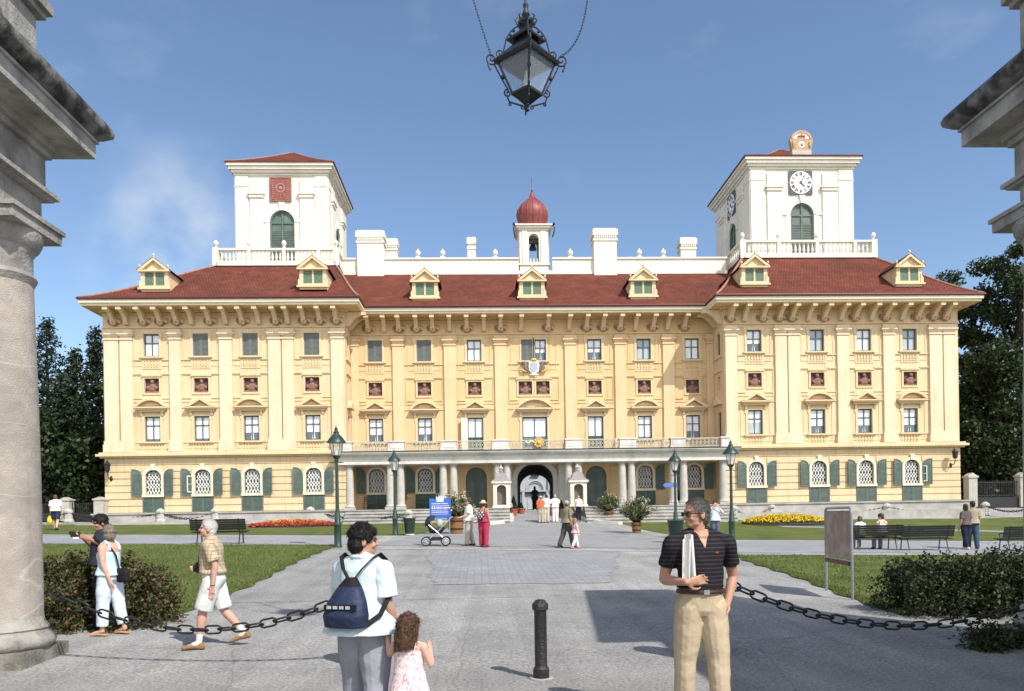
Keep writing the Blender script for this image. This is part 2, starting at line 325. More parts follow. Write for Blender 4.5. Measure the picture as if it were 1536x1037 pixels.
# ------------------------------------------------------------------ ground
def groundmat():
    m = mat('gravel', (.345, .343, .338), .92, .10, .35, 0, 20, .2)
    n = m.node_tree.nodes; L = m.node_tree.links; b = n['Principled BSDF']
    src = b.inputs['Base Color'].links[0].from_socket
    tc = n.new('ShaderNodeTexCoord')
    g = n.new('ShaderNodeTexNoise'); g.inputs['Scale'].default_value = 28; g.inputs['Detail'].default_value = 7; g.inputs['Roughness'].default_value = .8
    L.new(tc.outputs['Object'], g.inputs['Vector'])
    gr = n.new('ShaderNodeValToRGB'); gr.color_ramp.elements[0].position = .32; gr.color_ramp.elements[1].position = .68
    gr.color_ramp.elements[0].color = (.30, .30, .30, 1); gr.color_ramp.elements[1].color = (1.55, 1.53, 1.5, 1)
    L.new(g.outputs['Fac'], gr.inputs[0])
    mu = n.new('ShaderNodeMixRGB'); mu.blend_type = 'MULTIPLY'; mu.inputs[0].default_value = 1
    L.new(src, mu.inputs[1]); L.new(gr.outputs[0], mu.inputs[2])
    # cracks
    wn = n.new('ShaderNodeTexNoise'); wn.inputs['Scale'].default_value = 1.2; wn.inputs['Detail'].default_value = 4
    L.new(tc.outputs['Object'], wn.inputs['Vector'])
    ma = n.new('ShaderNodeMixRGB'); ma.inputs[0].default_value = .16; L.new(tc.outputs['Object'], ma.inputs[1]); L.new(wn.outputs['Color'], ma.inputs[2])
    vo = n.new('ShaderNodeTexVoronoi'); vo.feature = 'DISTANCE_TO_EDGE'; vo.inputs['Scale'].default_value = .30
    L.new(ma.outputs[0], vo.inputs['Vector'])
    vr = n.new('ShaderNodeValToRGB'); vr.color_ramp.elements[0].position = .0006; vr.color_ramp.elements[1].position = .0035
    vr.color_ramp.elements[0].color = (.5, .5, .5, 1); vr.color_ramp.elements[1].color = (1, 1, 1, 1)
    L.new(vo.outputs['Distance'], vr.inputs[0])
    m2 = n.new('ShaderNodeMixRGB'); m2.blend_type = 'MULTIPLY'; m2.inputs[0].default_value = .45
    L.new(mu.outputs[0], m2.inputs[1]); L.new(vr.outputs[0], m2.inputs[2])
    # old patches and stains
    st = n.new('ShaderNodeTexNoise'); st.inputs['Scale'].default_value = .55; st.inputs['Detail'].default_value = 7; st.inputs['Roughness'].default_value = .65
    L.new(tc.outputs['Object'], st.inputs['Vector'])
    sr = n.new('ShaderNodeValToRGB'); sr.color_ramp.elements[0].position = .3; sr.color_ramp.elements[1].position = .62
    sr.color_ramp.elements[0].color = (.66, .66, .68, 1); sr.color_ramp.elements[1].color = (1.05, 1.05, 1.04, 1)
    L.new(st.outputs['Fac'], sr.inputs[0])
    m3 = n.new('ShaderNodeMixRGB'); m3.blend_type = 'MULTIPLY'; m3.inputs[0].default_value = .75
    L.new(m2.outputs[0], m3.inputs[1]); L.new(sr.outputs[0], m3.inputs[2])
    pv = n.new('ShaderNodeTexVoronoi'); pv.inputs['Scale'].default_value = .22; L.new(ma.outputs[0], pv.inputs['Vector'])      # resurfaced areas, each a slightly different grey
    pb = n.new('ShaderNodeSeparateColor'); L.new(pv.outputs['Color'], pb.inputs[0]); pr_ = n.new('ShaderNodeMapRange'); pr_.inputs['To Min'].default_value = .86; pr_.inputs['To Max'].default_value = 1.08; L.new(pb.outputs[0], pr_.inputs['Value'])
    m4 = n.new('ShaderNodeMixRGB'); m4.blend_type = 'MULTIPLY'; m4.inputs[0].default_value = 1; L.new(m3.outputs[0], m4.inputs[1]); L.new(pr_.outputs[0], m4.inputs[2])
    wv = n.new('ShaderNodeTexNoise'); wv.inputs['Scale'].default_value = 1.0; wv.inputs['Detail'].default_value = 3; wm = n.new('ShaderNodeMapping'); wm.inputs['Scale'].default_value = (2.6, .07, 1); L.new(tc.outputs['Object'], wm.inputs[0]); L.new(wm.outputs[0], wv.inputs['Vector'])      # wheel tracks along the drive
    wr = n.new('ShaderNodeValToRGB'); wr.color_ramp.elements[0].position = .35; wr.color_ramp.elements[1].position = .6; wr.color_ramp.elements[0].color = (.84, .84, .85, 1); wr.color_ramp.elements[1].color = (1, 1, 1, 1); L.new(wv.outputs['Fac'], wr.inputs[0])
    m5 = n.new('ShaderNodeMixRGB'); m5.blend_type = 'MULTIPLY'; m5.inputs[0].default_value = 1; L.new(m4.outputs[0], m5.inputs[1]); L.new(wr.outputs[0], m5.inputs[2]); L.new(m5.outputs[0], b.inputs['Base Color'])
    bp = n.new('ShaderNodeBump'); bp.inputs['Strength'].default_value = .55; bp.inputs['Distance'].default_value = .02
    L.new(g.outputs['Fac'], bp.inputs['Height']); L.new(bp.outputs[0], b.inputs['Normal'])
    return m
def pavermat(name, c, bw, rh):
    m = mat(name, c, .88, .12, .8, 0, 20, .25)
    n = m.node_tree.nodes; L = m.node_tree.links; b = n['Principled BSDF']
    src = b.inputs['Base Color'].links[0].from_socket
    tc = n.new('ShaderNodeTexCoord'); br = n.new('ShaderNodeTexBrick'); br.inputs['Scale'].default_value = 1
    br.inputs['Brick Width'].default_value = bw; br.inputs['Row Height'].default_value = rh; br.inputs['Mortar Size'].default_value = .014; br.inputs['Mortar Smooth'].default_value = .3
    br.inputs['Color1'].default_value = (1.06, 1.05, 1.04, 1); br.inputs['Color2'].default_value = (.88, .88, .90, 1); br.inputs['Mortar'].default_value = (.66, .65, .63, 1)
    wn = n.new('ShaderNodeTexNoise'); wn.inputs['Scale'].default_value = 5
    L.new(tc.outputs['Object'], wn.inputs['Vector'])
    ma = n.new('ShaderNodeMixRGB'); ma.inputs[0].default_value = .02; L.new(tc.outputs['Object'], ma.inputs[1]); L.new(wn.outputs['Color'], ma.inputs[2])
    L.new(ma.outputs[0], br.inputs['Vector'])
    mu = n.new('ShaderNodeMixRGB'); mu.blend_type = 'MULTIPLY'; mu.inputs[0].default_value = 1
    L.new(src, mu.inputs[1]); L.new(br.outputs['Color'], mu.inputs[2])
    g = n.new('ShaderNodeTexNoise'); g.inputs['Scale'].default_value = 40; g.inputs['Detail'].default_value = 5
    L.new(tc.outputs['Object'], g.inputs['Vector'])
    gr = n.new('ShaderNodeValToRGB'); gr.color_ramp.elements[0].position = .3; gr.color_ramp.elements[1].position = .7
    gr.color_ramp.elements[0].color = (.6, .6, .6, 1); gr.color_ramp.elements[1].color = (1.25, 1.25, 1.25, 1)
    L.new(g.outputs['Fac'], gr.inputs[0])
    m2 = n.new('ShaderNodeMixRGB'); m2.blend_type = 'MULTIPLY'; m2.inputs[0].default_value = 1
    L.new(mu.outputs[0], m2.inputs[1]); L.new(gr.outputs[0], m2.inputs[2]); L.new(m2.outputs[0], b.inputs['Base Color'])
    bp = n.new('ShaderNodeBump'); bp.inputs['Strength'].default_value = .5; bp.inputs['Distance'].default_value = .01
    L.new(br.outputs['Color'], bp.inputs['Height']); L.new(bp.outputs[0], b.inputs['Normal'])
    return m
M['gravel'] = groundmat()
M['paver'] = pavermat('paving_setts', (.285, .29, .30), .34, .17)
M['path'] = pavermat('path_asphalt', (.28, .285, .30), 3.1, 2.3)
M['lawn'] = mat('lawn', (.085, .112, .028), .9, .30, .5, .8, 60, .15, col2=(.125, .138, .045), c2scale=.9, c2lo=.42, c2hi=.75)
def sheet(name, poly_fn, nu, nv, m, off, kind='structure'):
    """a sheet that follows the ground: poly_fn(u, v) -> (x, y)"""
    mb = MB(); vs = []; fs = []
    for j in range(nv+1):
        for i in range(nu+1):
            x, y = poly_fn(i/nu, j/nv); vs.append((x, y, H(x, y)+off))
    for j in range(nv):
        for i in range(nu):
            a = j*(nu+1)+i; fs.append((a, a+1, a+nu+2, a+nu+1))
    mb.add(vs, fs); o = mb.build(name, m); tag(o, kind=kind); return o
def quad_fn(a, b, c, d):      # near-left, near-right, far-right, far-left
    def f(u, v):
        p = ((1-u)*a[0]+u*b[0], (1-u)*a[1]+u*b[1]); q = ((1-u)*d[0]+u*c[0], (1-u)*d[1]+u*c[1])
        return ((1-v)*p[0]+v*q[0], (1-v)*p[1]+v*q[1])
    return f
ys = sorted(set(list(np.arange(-12, 62, .5))+[49.5, 61, 64, 70, 80, 100, 140, 200, 320, 600, 1200]))
xs = sorted(set([-1200, -500, -220, -120, -80, -60]+list(np.arange(-40, 40.1, 2))+[60, 80, 120, 220, 500, 1200]))
mb = MB(); vs = [(x, y, H(x, y)) for y in ys for x in xs]; nx = len(xs)
fs = [(j*nx+i, j*nx+i+1, (j+1)*nx+i+1, (j+1)*nx+i) for j in range(len(ys)-1) for i in range(nx-1)]
mb.add(vs, fs); tag(mb.build('ground', M['gravel']), kind='structure')
def wob(fn, amp=.12, f=2.3):
    def g(u, v):
        x, y = fn(u, v)
        return (x+amp*sin(y*f+1.3)*sin(y*.71*f), y+amp*.5*sin(x*f)*sin(x*.37*f+2))
    return g
def lawn(name, fn, nu, nv):
    return sheet(name, fn, nu, nv, M['lawn'], .014)
LN = quad_fn((-34, 11.4), (-4.85, 11.6), (-5.2, 27.6), (-34, 27.6))
RN = quad_fn((6.35, 11.3), (42, 10.6), (42, 24.6), (7.9, 23.9))
lawn('lawn', wob(LN), 60, 50)
lawn('lawn', wob(RN), 60, 40)
lawn('lawn', wob(quad_fn((-120, 33.5), (-3.2, 34.6), (-1.0, 47.9), (-120, 47.9)), .05), 70, 30)
lawn('lawn', wob(quad_fn((9.2, 32.4), (120, 31.4), (120, 47.9), (8.6, 47.9)), .05), 70, 30)
lawn('lawn', quad_fn((-200, 47.9), (-24.9, 47.9), (-24.9, 200), (-200, 200)), 20, 20)
lawn('lawn', quad_fn((33.4, 47.9), (220, 47.9), (220, 200), (33.4, 200)), 20, 20)
sheet('path', quad_fn((-60, 27.95), (-4.2, 27.95), (-4.2, 33.2), (-60, 33.2)), 30, 10, M['path'], .008)
sheet('path', quad_fn((7.4, 25.2), (70, 25.2), (70, 31.1), (8.6, 31.8)), 30, 10, M['path'], .008)
sheet('path', quad_fn((17.5, 43.5), (60, 30.5), (60, 31.6), (17.5, 44.6)), 40, 2, M['path'], .022)
sheet('paved_drive', quad_fn((-4.1, 27.6), (8.3, 26.6), (6.6, 52.6), (.4, 52.6)), 12, 52, M['paver'], .008)
sheet('paved_drive', wob(quad_fn((-1.05, 16.4), (2.75, 16.4), (4.6, 25.4), (-1.75, 25.4)), .16, 5.1), 16, 30, M['paver'], .008)
sheet('kerb_line', quad_fn((-5.0, 26.1), (7.6, 25.3), (7.6, 25.55), (-5.0, 26.35)), 20, 1, M['stone'], .012)

# ------------------------------------------------------------------ the palace
YW, YC = 50.0, 52.3
ZB, ZT = 2.2, 15.4
PAL = thing('palace', 'yellow baroque palace with red tiled roof, two white corner towers and a columned portico', 'palace', (3.9, 52.0, 2.1))
LX0, LX1, RX0, RX1 = -23.95, -8.62, 16.2, 32.05
AXIS = 4.15
def pal(mb, name, mats, smooth=None): return mb.build(name, mats, PAL, smooth=smooth, world=True)
def X(px, Y, py=600): return at(px, py, Y).x
ZU0, ZU1 = 12.24, 13.68        # upper windows
ZM0, ZM1 = 6.78, 8.39          # main floor windows
ZG0, ZG1 = 3.4, 4.97           # ground floor windows
def wall_grid(mb, x0, x1, z0, z1, y, holes, depth=.22, mi=0, mr=0, T=None):
    """front wall in the plane y with real openings; holes = (xa, xb, za, zb, arch radius or 0)"""
    tr = T or (lambda p: p)
    xsx = sorted(set([x0, x1]+[h[0] for h in holes]+[h[1] for h in holes])); zs = sorted(set([z0, z1]+[h[2] for h in holes]+[h[3] for h in holes]))
    for i in range(len(xsx)-1):
        for j in range(len(zs)-1):
            cx, cz = (xsx[i]+xsx[i+1])/2, (zs[j]+zs[j+1])/2
            if any(h[0] < cx < h[1] and h[2] < cz < h[3] for h in holes): continue
            mb.add([tr(p) for p in [(xsx[i], y, zs[j]), (xsx[i+1], y, zs[j]), (xsx[i+1], y, zs[j+1]), (xsx[i], y, zs[j+1])]], [(0, 1, 2, 3)], mi)
    for xa, xb, za, zb, ar in holes:
        if not ar: out = [(xa, za), (xb, za), (xb, zb), (xa, zb)]
        else:
            zc = zb-ar; out = [(xa, za), (xb, za)]+arc((xa+xb)/2, zc, (xb-xa)/2, 0, pi, 14, ar)
            ap = arc((xa+xb)/2, zc, (xb-xa)/2, 0, pi, 14, ar)
            for p, q in zip(ap, ap[1:]):
                mb.add([tr(v) for v in [(p[0], y, p[1]), (p[0], y, zb), (q[0], y, zb), (q[0], y, q[1])]], [(0, 1, 2, 3)], mi)
        n = len(out)
        for k in range(n):
            p, q = out[k], out[(k+1) % n]
            if (Vector(p)-Vector(q)).length < 1e-6: continue
            mb.add([tr(v) for v in [(p[0], y, p[1]), (q[0], y, q[1]), (q[0], y+depth, q[1]), (p[0], y+depth, p[1])]], [(0, 1, 2, 3)], mr)
def courses(mb, x0, x1, z0, z1, y, holes, h=.5, gap=.07, proud=.05, mi=0):
    """banded plaster: proud courses with open joints between"""
    n = max(1, round((z1-z0)/h)); hh = (z1-z0)/n
    for k in range(n):
        a, b = z0+k*hh+gap/2, z0+(k+1)*hh-gap/2
        cuts = sorted([(h_[0], h_[1]) for h_ in holes if h_[3] > a and h_[2] < b]); x = x0
        for ca, cb in cuts+[(x1, x1)]:
            if ca-x > .05: mb.box(x, ca, y-proud, y+.02, a, b, mi)
            x = max(x, cb)

# ---- templates for the repeated parts of the facade
def frame_mesh(w, z0, z1, bars_x=(.5,), bars_z=(.6,), b=.075, t=.07, arch=0):
    mb = MB(); h = z1-z0
    if arch:
        zc = h-arch; o = [(-w/2, 0)]+[(p[0], p[1]) for p in arc(0, zc, w/2, pi, 0, 12, arch)]+[(w/2, 0)]
        i = [(-w/2+b, b)]+[(p[0], p[1]) for p in arc(0, zc, w/2-b, pi, 0, 12, arch-b)]+[(w/2-b, b)]
        mb.ring(o, i, 0, t)
    else: mb.ring([(-w/2, 0), (w/2, 0), (w/2, h), (-w/2, h)], [(-w/2+b, b), (w/2-b, b), (w/2-b, h-b), (-w/2+b, h-b)], 0, t)
    for x in bars_x: mb.box(-w/2+x*w-.032, -w/2+x*w+.032, -.004, t-.01, b, h-b*.9)
    for z in bars_z: mb.box(-w/2+b, w/2-b, .003, t-.014, z*h-.032, z*h+.032)
    return mb.mesh('window', [M['frame']])
def pane_mesh(w, h, split, arch=0, low=0):
    mb = MB(); y = .055
    if arch:
        p = [(-w/2+.02, .02), (w/2-.02, .02)]+[(q[0], q[1]) for q in arc(0, h-arch, w/2-.02, 0, pi, 12, arch-.02)]
        mb.add([(a, y, b) for a, b in p], [tuple(range(len(p)))], 1)
    else:
        s = h*split
        if split > 0: mb.quad((-w/2+.02, y, .02), (w/2-.02, y, .02), (w/2-.02, y, s), (-w/2+.02, y, s), 1)
        mb.quad((-w/2+.02, y, s), (w/2-.02, y, s), (w/2-.02, y, h-.02), (-w/2+.02, y, h-.02), 0)
        if low:                                    # pale drapes hanging in the lower part
            mb.quad((-w*.10, y-.012, .05), (w*.10, y-.012, .05), (w*.06, y-.012, s), (-w*.06, y-.012, s), 0)
    return mb
def shutter_leaves(w, h, n=2, m='greyshut', slats=16):
    mb = MB(); lw = w/n
    for k in range(n):
        x0 = -w/2+k*lw+.008; x1 = x0+lw-.016
        mb.ring([(x0, 0), (x1, 0), (x1, h), (x0, h)], [(x0+.06, .07), (x1-.06, .07), (x1-.06, h-.07), (x0+.06, h-.07)], -.02, .03)
        for q in range(slats):
            z = .08+(h-.16)*(q+.5)/slats; dz = (h-.16)/slats
            mb.obox(((x0+x1)/2, .01, z), ((x1-x0)/2-.05, 0, 0), (0, .016, -dz*.30), (0, .004, dz*.22))
    return mb.mesh('shutter', [M[m]])
def arch_shutter(w, h, left):
    """open louvred leaf of an arched window: straight hinge edge, curved meeting edge"""
    mb = MB(); sgn = -1 if left else 1
    o = [(0, 0), (w, 0), (w, h-.12)]+[(w*cos(a), h-.62+.62*sin(a)) for a in [radians(d) for d in (35, 50, 65, 80)]]+[(0, h)]
    o = [(0, 0), (w, 0)]+[(p[0], p[1]) for p in [(w, h*.80), (w*.86, h*.89), (w*.66, h*.955), (w*.4, h*.99), (0, h)]]
    c = (w*.5, h*.47); i = [(c[0]+(p[0]-c[0])*.80, c[1]+(p[1]-c[1])*.93) for p in o]
    mb.ring(o, i, -.025, .025)
    mb.prism(i, 'y', .0, .012)
    for k in range(17):
        z = .12+k*(h-.34)/17
        mb.obox((w*.5, -.006, z), (w*.38 if z < h*.8 else w*.26, 0, 0), (0, .012, -.022), (0, .003, .016))
    if not left: pass
    # mirrored so that the curved corner is on the side of the opening
    mb.v = [((-v[0] if not left else v[0]-w), v[1], v[2]) for v in mb.v] if False else mb.v
    return mb
def surround_mesh(w, h, b=.16, proud=.05, ears=True, arch=0, sill=True, key=False):
    mb = MB()
    if arch:
        zc = h-arch
        o = [(-w/2-b, -.02)]+arc(0, zc, w/2+b, pi, 0, 14, arch+b)+[(w/2+b, -.02)]; i = [(-w/2, -.02)]+arc(0, zc, w/2, pi, 0, 14, arch)+[(w/2, -.02)]
        mb.ring(o, i, -proud, .012, closed=False)
        if sill: mb.box(-w/2-b-.02, w/2+b+.02, -proud-.06, .012, -.17, -.021)
        if key: mb.prism([(-.09, h-.02), (.09, h-.02), (.13, h+.34), (-.13, h+.34)], 'y', -proud-.05, .01)
        return mb
    e = .07 if ears else 0
    o = [(-w/2-b, -.02), (-w/2-b, h-.22), (-w/2-b-e, h-.22), (-w/2-b-e, h+b), (w/2+b+e, h+b), (w/2+b+e, h-.22), (w/2+b, h-.22), (w/2+b, -.02)]
    i = [(-w/2, -.02), (-w/2, h-.22), (-w/2, h-.22), (-w/2, h), (w/2, h), (w/2, h-.22), (w/2, h-.22), (w/2, -.02)]
    mb.ring(o, i, -proud, .012, closed=False)
    if sill:
        mb.box(-w/2-b-.1, w/2+b+.1, -proud-.10, .012, -.11, -.021); mb.box(-w/2-b-.02, w/2+b+.02, -proud-.05, .012, -.17, -.113)
    return mb
def apron_mesh(w=1.0, h=.46):
    mb = MB(); b = .11
    mb.ring([(-w/2-b, -b), (w/2+b, -b), (w/2+b, h), (-w/2-b, h)], [(-w/2, 0), (w/2, 0), (w/2, h-.02), (-w/2, h-.02)], -.035, .01)
    for k in range(5):
        x = -w/2+w*(k+.5)/5
        mb.lathe([(.055, 0), (.055, .05), (.03, .08), (.062, .2), (.03, .34), (.05, .38), (.05, h-.03)], (x, -.02, 0), 8)
    return mb.mesh('apron', [M['plaster']])
def pediment_mesh(w, h, seg):
    mb = MB(); t = .13
    mb.box(-w/2, w/2, -.40, .01, 0, .09); mb.box(-w/2+.07, w/2-.07, -.32, .01, -.09, -.002); mb.box(-w/2+.16, w/2-.16, -.2, .01, -.2, -.092)
    if seg:
        r = (w*w/4+(h-.1)**2)/(2*(h-.1)); a = math.asin(w/2/r)
        o = [(r*sin(q), .1+(h-.1)-r+r*cos(q)) for q in np.linspace(-a, a, 15)]
        i = [((r-t)*sin(q), .1+(h-.1)-r+(r-t)*cos(q)) for q in np.linspace(-a*.97, a*.97, 15)]
        i = [(x, max(z, .092)) for x, z in i]
        o = [(x, max(z, .094)) for x, z in o]
        mb.ring(o, i, -.42, .01, closed=False)
        mb.prism([(p[0]*.985, p[1]) for p in i][::-1], 'y', -.06, .008)
        mb.prism([(x*.62, .2+(z-.1)*.5) for x, z in i][::-1], 'y', -.13, -.058)
    else:
        o = [(-w/2, .094), (0, h), (w/2, .094)]; i = [(-w/2+.34, .092), (0, h-.16), (w/2-.34, .092)]
        mb.ring(o, i, -.42, .01, closed=False)
        mb.prism([(-w/2+.33, .093), (w/2-.33, .093), (0, h-.155)], 'y', -.06, .008)
        mb.prism([(-w/2+.7, .17), (w/2-.7, .17), (0, h-.28)], 'y', -.13, -.058)
    for s in (-1, 1):                                  # consoles
        mb.prism([(0, -.5), (-.1, -.46), (-.16, -.3), (-.24, -.2), (0, -.2)], 'x', s*(w/2-.34)-.07, s*(w/2-.34)+.07)
    return mb.mesh('pediment', [M['plaster']])
def relief_mesh(w=.92, h=.92, var=0):
    mb = MB(); b = .12
    mb.ring([(-w/2-b, -b), (w/2+b, -b), (w/2+b, h+b), (-w/2-b, h+b)], [(-w/2, 0), (w/2, 0), (w/2, h), (-w/2, h)], -.06, .01, 0)
    mb.box(-w/2-b-.06, w/2+b+.06, -.12, .01, h+b, h+b+.06, 0)
    return mb.mesh('relief_panel', [M['plaster']])
def bust_mesh(w=.92, h=.92, var=0):
    mb = MB(); random.seed(var+40)
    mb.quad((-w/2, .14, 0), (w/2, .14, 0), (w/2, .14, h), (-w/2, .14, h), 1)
    mb.box(-w*.42, w*.42, -.02, .13, .02, .12, 0)
    lean = random.choice((-.04, .0, .05))
    mb.ell((lean*.3, .06, .28), (.34, .14, .24), 14, 0); mb.ell((lean, .04, .42), (.22, .13, .18), 12, 0)
    mb.tube([(lean, .06, .42), (lean*1.4, .04, .60)], [.085, .075], 10)
    mb.ell((lean*1.6, .0, .69), (.11, .13, .145), 12, 0)
    mb.ell((lean*1.6, .05, .75), (.125, .12, .11), 12, 0); mb.ell((lean*1.6+lean, -.13, .68), (.022, .03, .035), 6, 0)
    for s in (-1, 1): mb.ell((s*.27+lean, -.01, .33), (.11, .1, .13), 8, 0)
    return mb.mesh('bust', [M['terra'], M['terra_dark']], 40)
T = {}
WU, WM, WG = .98, .98, 1.02
HU, HM, HG = ZU1-ZU0, ZM1-ZM0, ZG1-ZG0
T['f_up'] = frame_mesh(WU, ZU0, ZU1); T['f_main'] = frame_mesh(WM, ZM0, ZM1, (.5,), (.64,))
T['f_side'] = frame_mesh(.7, ZM0, ZM1, (.5,), (.64,)); T['p_side'] = pane_mesh(.7, HM, .0).mesh('pane', [M['glass'], M['glass']])
T['f_fr'] = frame_mesh(1.08, 6.15, 8.42, (.5,), (.40,)); T['f_frd'] = frame_mesh(1.72, 6.15, 8.42, (.5,), (.40,), .09)
T['f_ud'] = frame_mesh(.78, ZU0, ZU1); T['f_gr'] = frame_mesh(WG, ZG0, ZG1, (.5,), (.5,), .05, .06, .46)
T['p_up_a'] = pane_mesh(WU, HU, .02).mesh('pane', [M['curtain'], M['glass']])
T['p_up_b'] = pane_mesh(WU, HU, .40, 0, 1).mesh('pane', [M['curtain'], M['glass']])
T['p_up_c'] = pane_mesh(WU, HU, .0).mesh('pane', [M['glass_mid'], M['glass']])
T['p_main'] = pane_mesh(WM, HM, .33, 0, 1).mesh('pane', [M['curtain'], M['glass']])
T['p_main1'] = pane_mesh(WM, HM, .5, 0, 1).mesh('pane', [M['curtain'], M['glass_mid']]); T['p_main2'] = pane_mesh(WM, HM, .12).mesh('pane', [M['curtain'], M['glass']]); T['p_main3'] = pane_mesh(WM, HM, .36, 0, 1).mesh('pane', [M['glass_mid'], M['glass']])
T['p_fr'] = pane_mesh(1.08, 2.27, .40).mesh('pane', [M['curtain'], M['wood_green']])
T['p_frd'] = pane_mesh(1.72, 2.27, .36).mesh('pane', [M['curtain'], M['wood_green']])
T['p_ud'] = pane_mesh(.78, HU, .4, 0, 1).mesh('pane', [M['curtain'], M['glass']])
T['p_gr'] = pane_mesh(WG, HG, .0, .46).mesh('pane', [M['curtain'], M['glass']])
T['sh_up'] = shutter_leaves(WU, HU); T['sh_ud'] = shutter_leaves(.78, HU); T['sh_low'] = shutter_leaves(1.34, 1.06, 2, 'wood_green', 12)
T['ap'] = apron_mesh(); T['ped0'] = pediment_mesh(1.98, .66, False); T['ped1'] = pediment_mesh(1.98, .62, True); T['pedw'] = pediment_mesh(2.55, .76, True)
T['sr_up'] = surround_mesh(WU, HU).mesh('surround', [M['plaster']]); T['sr_main'] = surround_mesh(WM, HM).mesh('surround', [M['plaster']])
T['sr_fr'] = surround_mesh(1.08, 2.27, sill=False).mesh('surround', [M['plaster']]); T['sr_frd'] = surround_mesh(1.72, 2.27, sill=False).mesh('surround', [M['plaster']])
T['sr_ud'] = surround_mesh(.78, HU, .11, ears=False).mesh('surround', [M['plaster']])
T['sr_gr'] = surround_mesh(WG, HG, .16, .07, arch=.46, key=True).mesh('surround', [M['cream']])
def grille_mesh():
    mb = MB(); w, h, a = WG-.1, HG-.06, .42
    def top(x): return h-a+a*sqrt(max(0, 1-(2*x/w)**2))
    for s in (1, -1):
        for k in range(-4, 8):
            x0 = -w/2+k*.2; pts = []
            for q in range(24):
                z = .03+q*h/23; x = s*(x0+ (z-.03)*.62 + .03*sin(z*12))
                if abs(x) < w/2-.01 and z < top(x)-.01: pts.append((x, -.05, z))
            if len(pts) > 2: mb.tube(pts, .021, 5)
    return mb.mesh('grille', [M['white_paint']])
T['grille'] = grille_mesh()
for s_ in (0, 1):
    mb = arch_shutter(.60, 1.72, True); 
    if s_ == 0: mb.v = [(v[0]-.60, v[1], v[2]) for v in [( .60-p[0], p[1], p[2]) for p in mb.v]] if False else [(-.60+p[0], p[1], p[2]) for p in mb.v]
    else: mb.v = [(.60-p[0], p[1], p[2]) for p in mb.v]
    # s_=0: hinge edge at outer left, curved corner towards the opening
    T['as%d' % s_] = mb.mesh('shutter', [M['wood_green']])
for k in range(5): T['bust%d' % k] = bust_mesh(var=k)
T['relief'] = relief_mesh()
def put(name, me, x, y, z, parent=PAL, rz=0, sub=None):
    """link one facade part (and its sub-parts) under the palace"""
    o = bpy.data.objects.new(name, me); COL.objects.link(o); o.location = (x, y, z); o.rotation_euler = (0, 0, rz)
    o.parent = PAL; o.matrix_parent_inverse = Matrix.Translation(-PAL.location)
    for n_, m_ in (sub or []):
        c = bpy.data.objects.new(n_, m_); COL.objects.link(c); c.parent = o
    return o
HOLES = {}
bust_i = 0
def column_of_windows(x, y, kind, ped, main='main', ground=True, apron_low=True):
    """one bay: upper window, bust, pediment, main window; returns its openings"""
    global bust_i
    hs = []
    d = .12
    if kind == 'double':
        for s, k in ((-1, 'sh'), (1, 'gl')):
            xx = x+s*.46; hs.append((xx-.39, xx+.39, ZU0, ZU1, 0))
            w = put('window', T['f_ud'], xx, y+d, ZU0, sub=[('pane', T['p_ud']), ])
            sr = bpy.data.objects.new('surround', T['sr_ud']); COL.objects.link(sr); sr.parent = w; sr.location = (0, -d, 0)
            if k == 'sh':
                s2 = bpy.data.objects.new('shutter', T['sh_ud']); COL.objects.link(s2); s2.parent = w; s2.location = (0, -d+.03, 0)
    else:
        hs.append((x-WU/2, x+WU/2, ZU0, ZU1, 0))
        w = put('window', T['f_up'], x, y+d, ZU0, sub=[('pane', T['p_up_'+(kind if kind != 's' else 'a')])])
        sr = bpy.data.objects.new('surround', T['sr_up']); COL.objects.link(sr); sr.parent = w; sr.location = (0, -d, 0)
        if kind == 's':
            s2 = bpy.data.objects.new('shutter', T['sh_up']); COL.objects.link(s2); s2.parent = w; s2.location = (0, -d+.03, 0)
        put('apron', T['ap'], x, y, ZU0-.70)
    for xx in ((x-.6, x+.6) if kind == 'double' else (x,)):
        hs.append((xx-.46, xx+.46, 9.9, 10.82, 0))
        r = put('relief_panel', T['relief'], xx, y, 9.9, sub=[('bust', T['bust%d' % (bust_i % 5)])]); bust_i += 1
    put('pediment', T['pedw' if kind == 'double' else 'ped%d' % ped], x, y, 8.88)
    if main == 'main':
        hs.append((x-WM/2, x+WM/2, ZM0, ZM1, 0))
        w = put('window', T['f_main'], x, y+d, ZM0, sub=[('pane', T[random.choice(('p_main', 'p_main', 'p_main', 'p_main1', 'p_main2'))])])
        sr = bpy.data.objects.new('surround', T['sr_main']); COL.objects.link(sr); sr.parent = w; sr.location = (0, -d, 0)
        put('apron', T['ap'], x, y, ZM0-.63)
    else:
        ww = 1.08 if main == 'fr' else 1.72
        hs.append((x-ww/2, x+ww/2, 6.1, 8.42, 0))
        w = put('french_window', T['f_'+main], x, y+d, 6.12, sub=[('pane', T['p_'+main])])
        sr = bpy.data.objects.new('surround', T['sr_'+main]); COL.objects.link(sr); sr.parent = w; sr.location = (0, -d, 0)
    return hs
def ground_window(x, y, ang=.13, dark=False, right=True, left=True):
    hs = [(x-WG/2, x+WG/2, ZG0, ZG1, .46)]
    w = put('arched_window', T['f_gr'], x, y+.12, ZG0, sub=[('pane', T['p_gr']), ('grille', T['grille'])])
    sr = bpy.data.objects.new('surround', T['sr_gr']); COL.objects.link(sr); sr.parent = w; sr.location = (0, -.16, 0)
    put('shutter', T['sh_low'], x, y-.075, 2.21)
    if left: put('shutter', T['as0'], x-.70, y-.14, 3.30, rz=ang)
    if right: put('shutter', T['as1'], x+.70, y-.14, 3.30, rz=-ang)
    return hs
PN = [0]
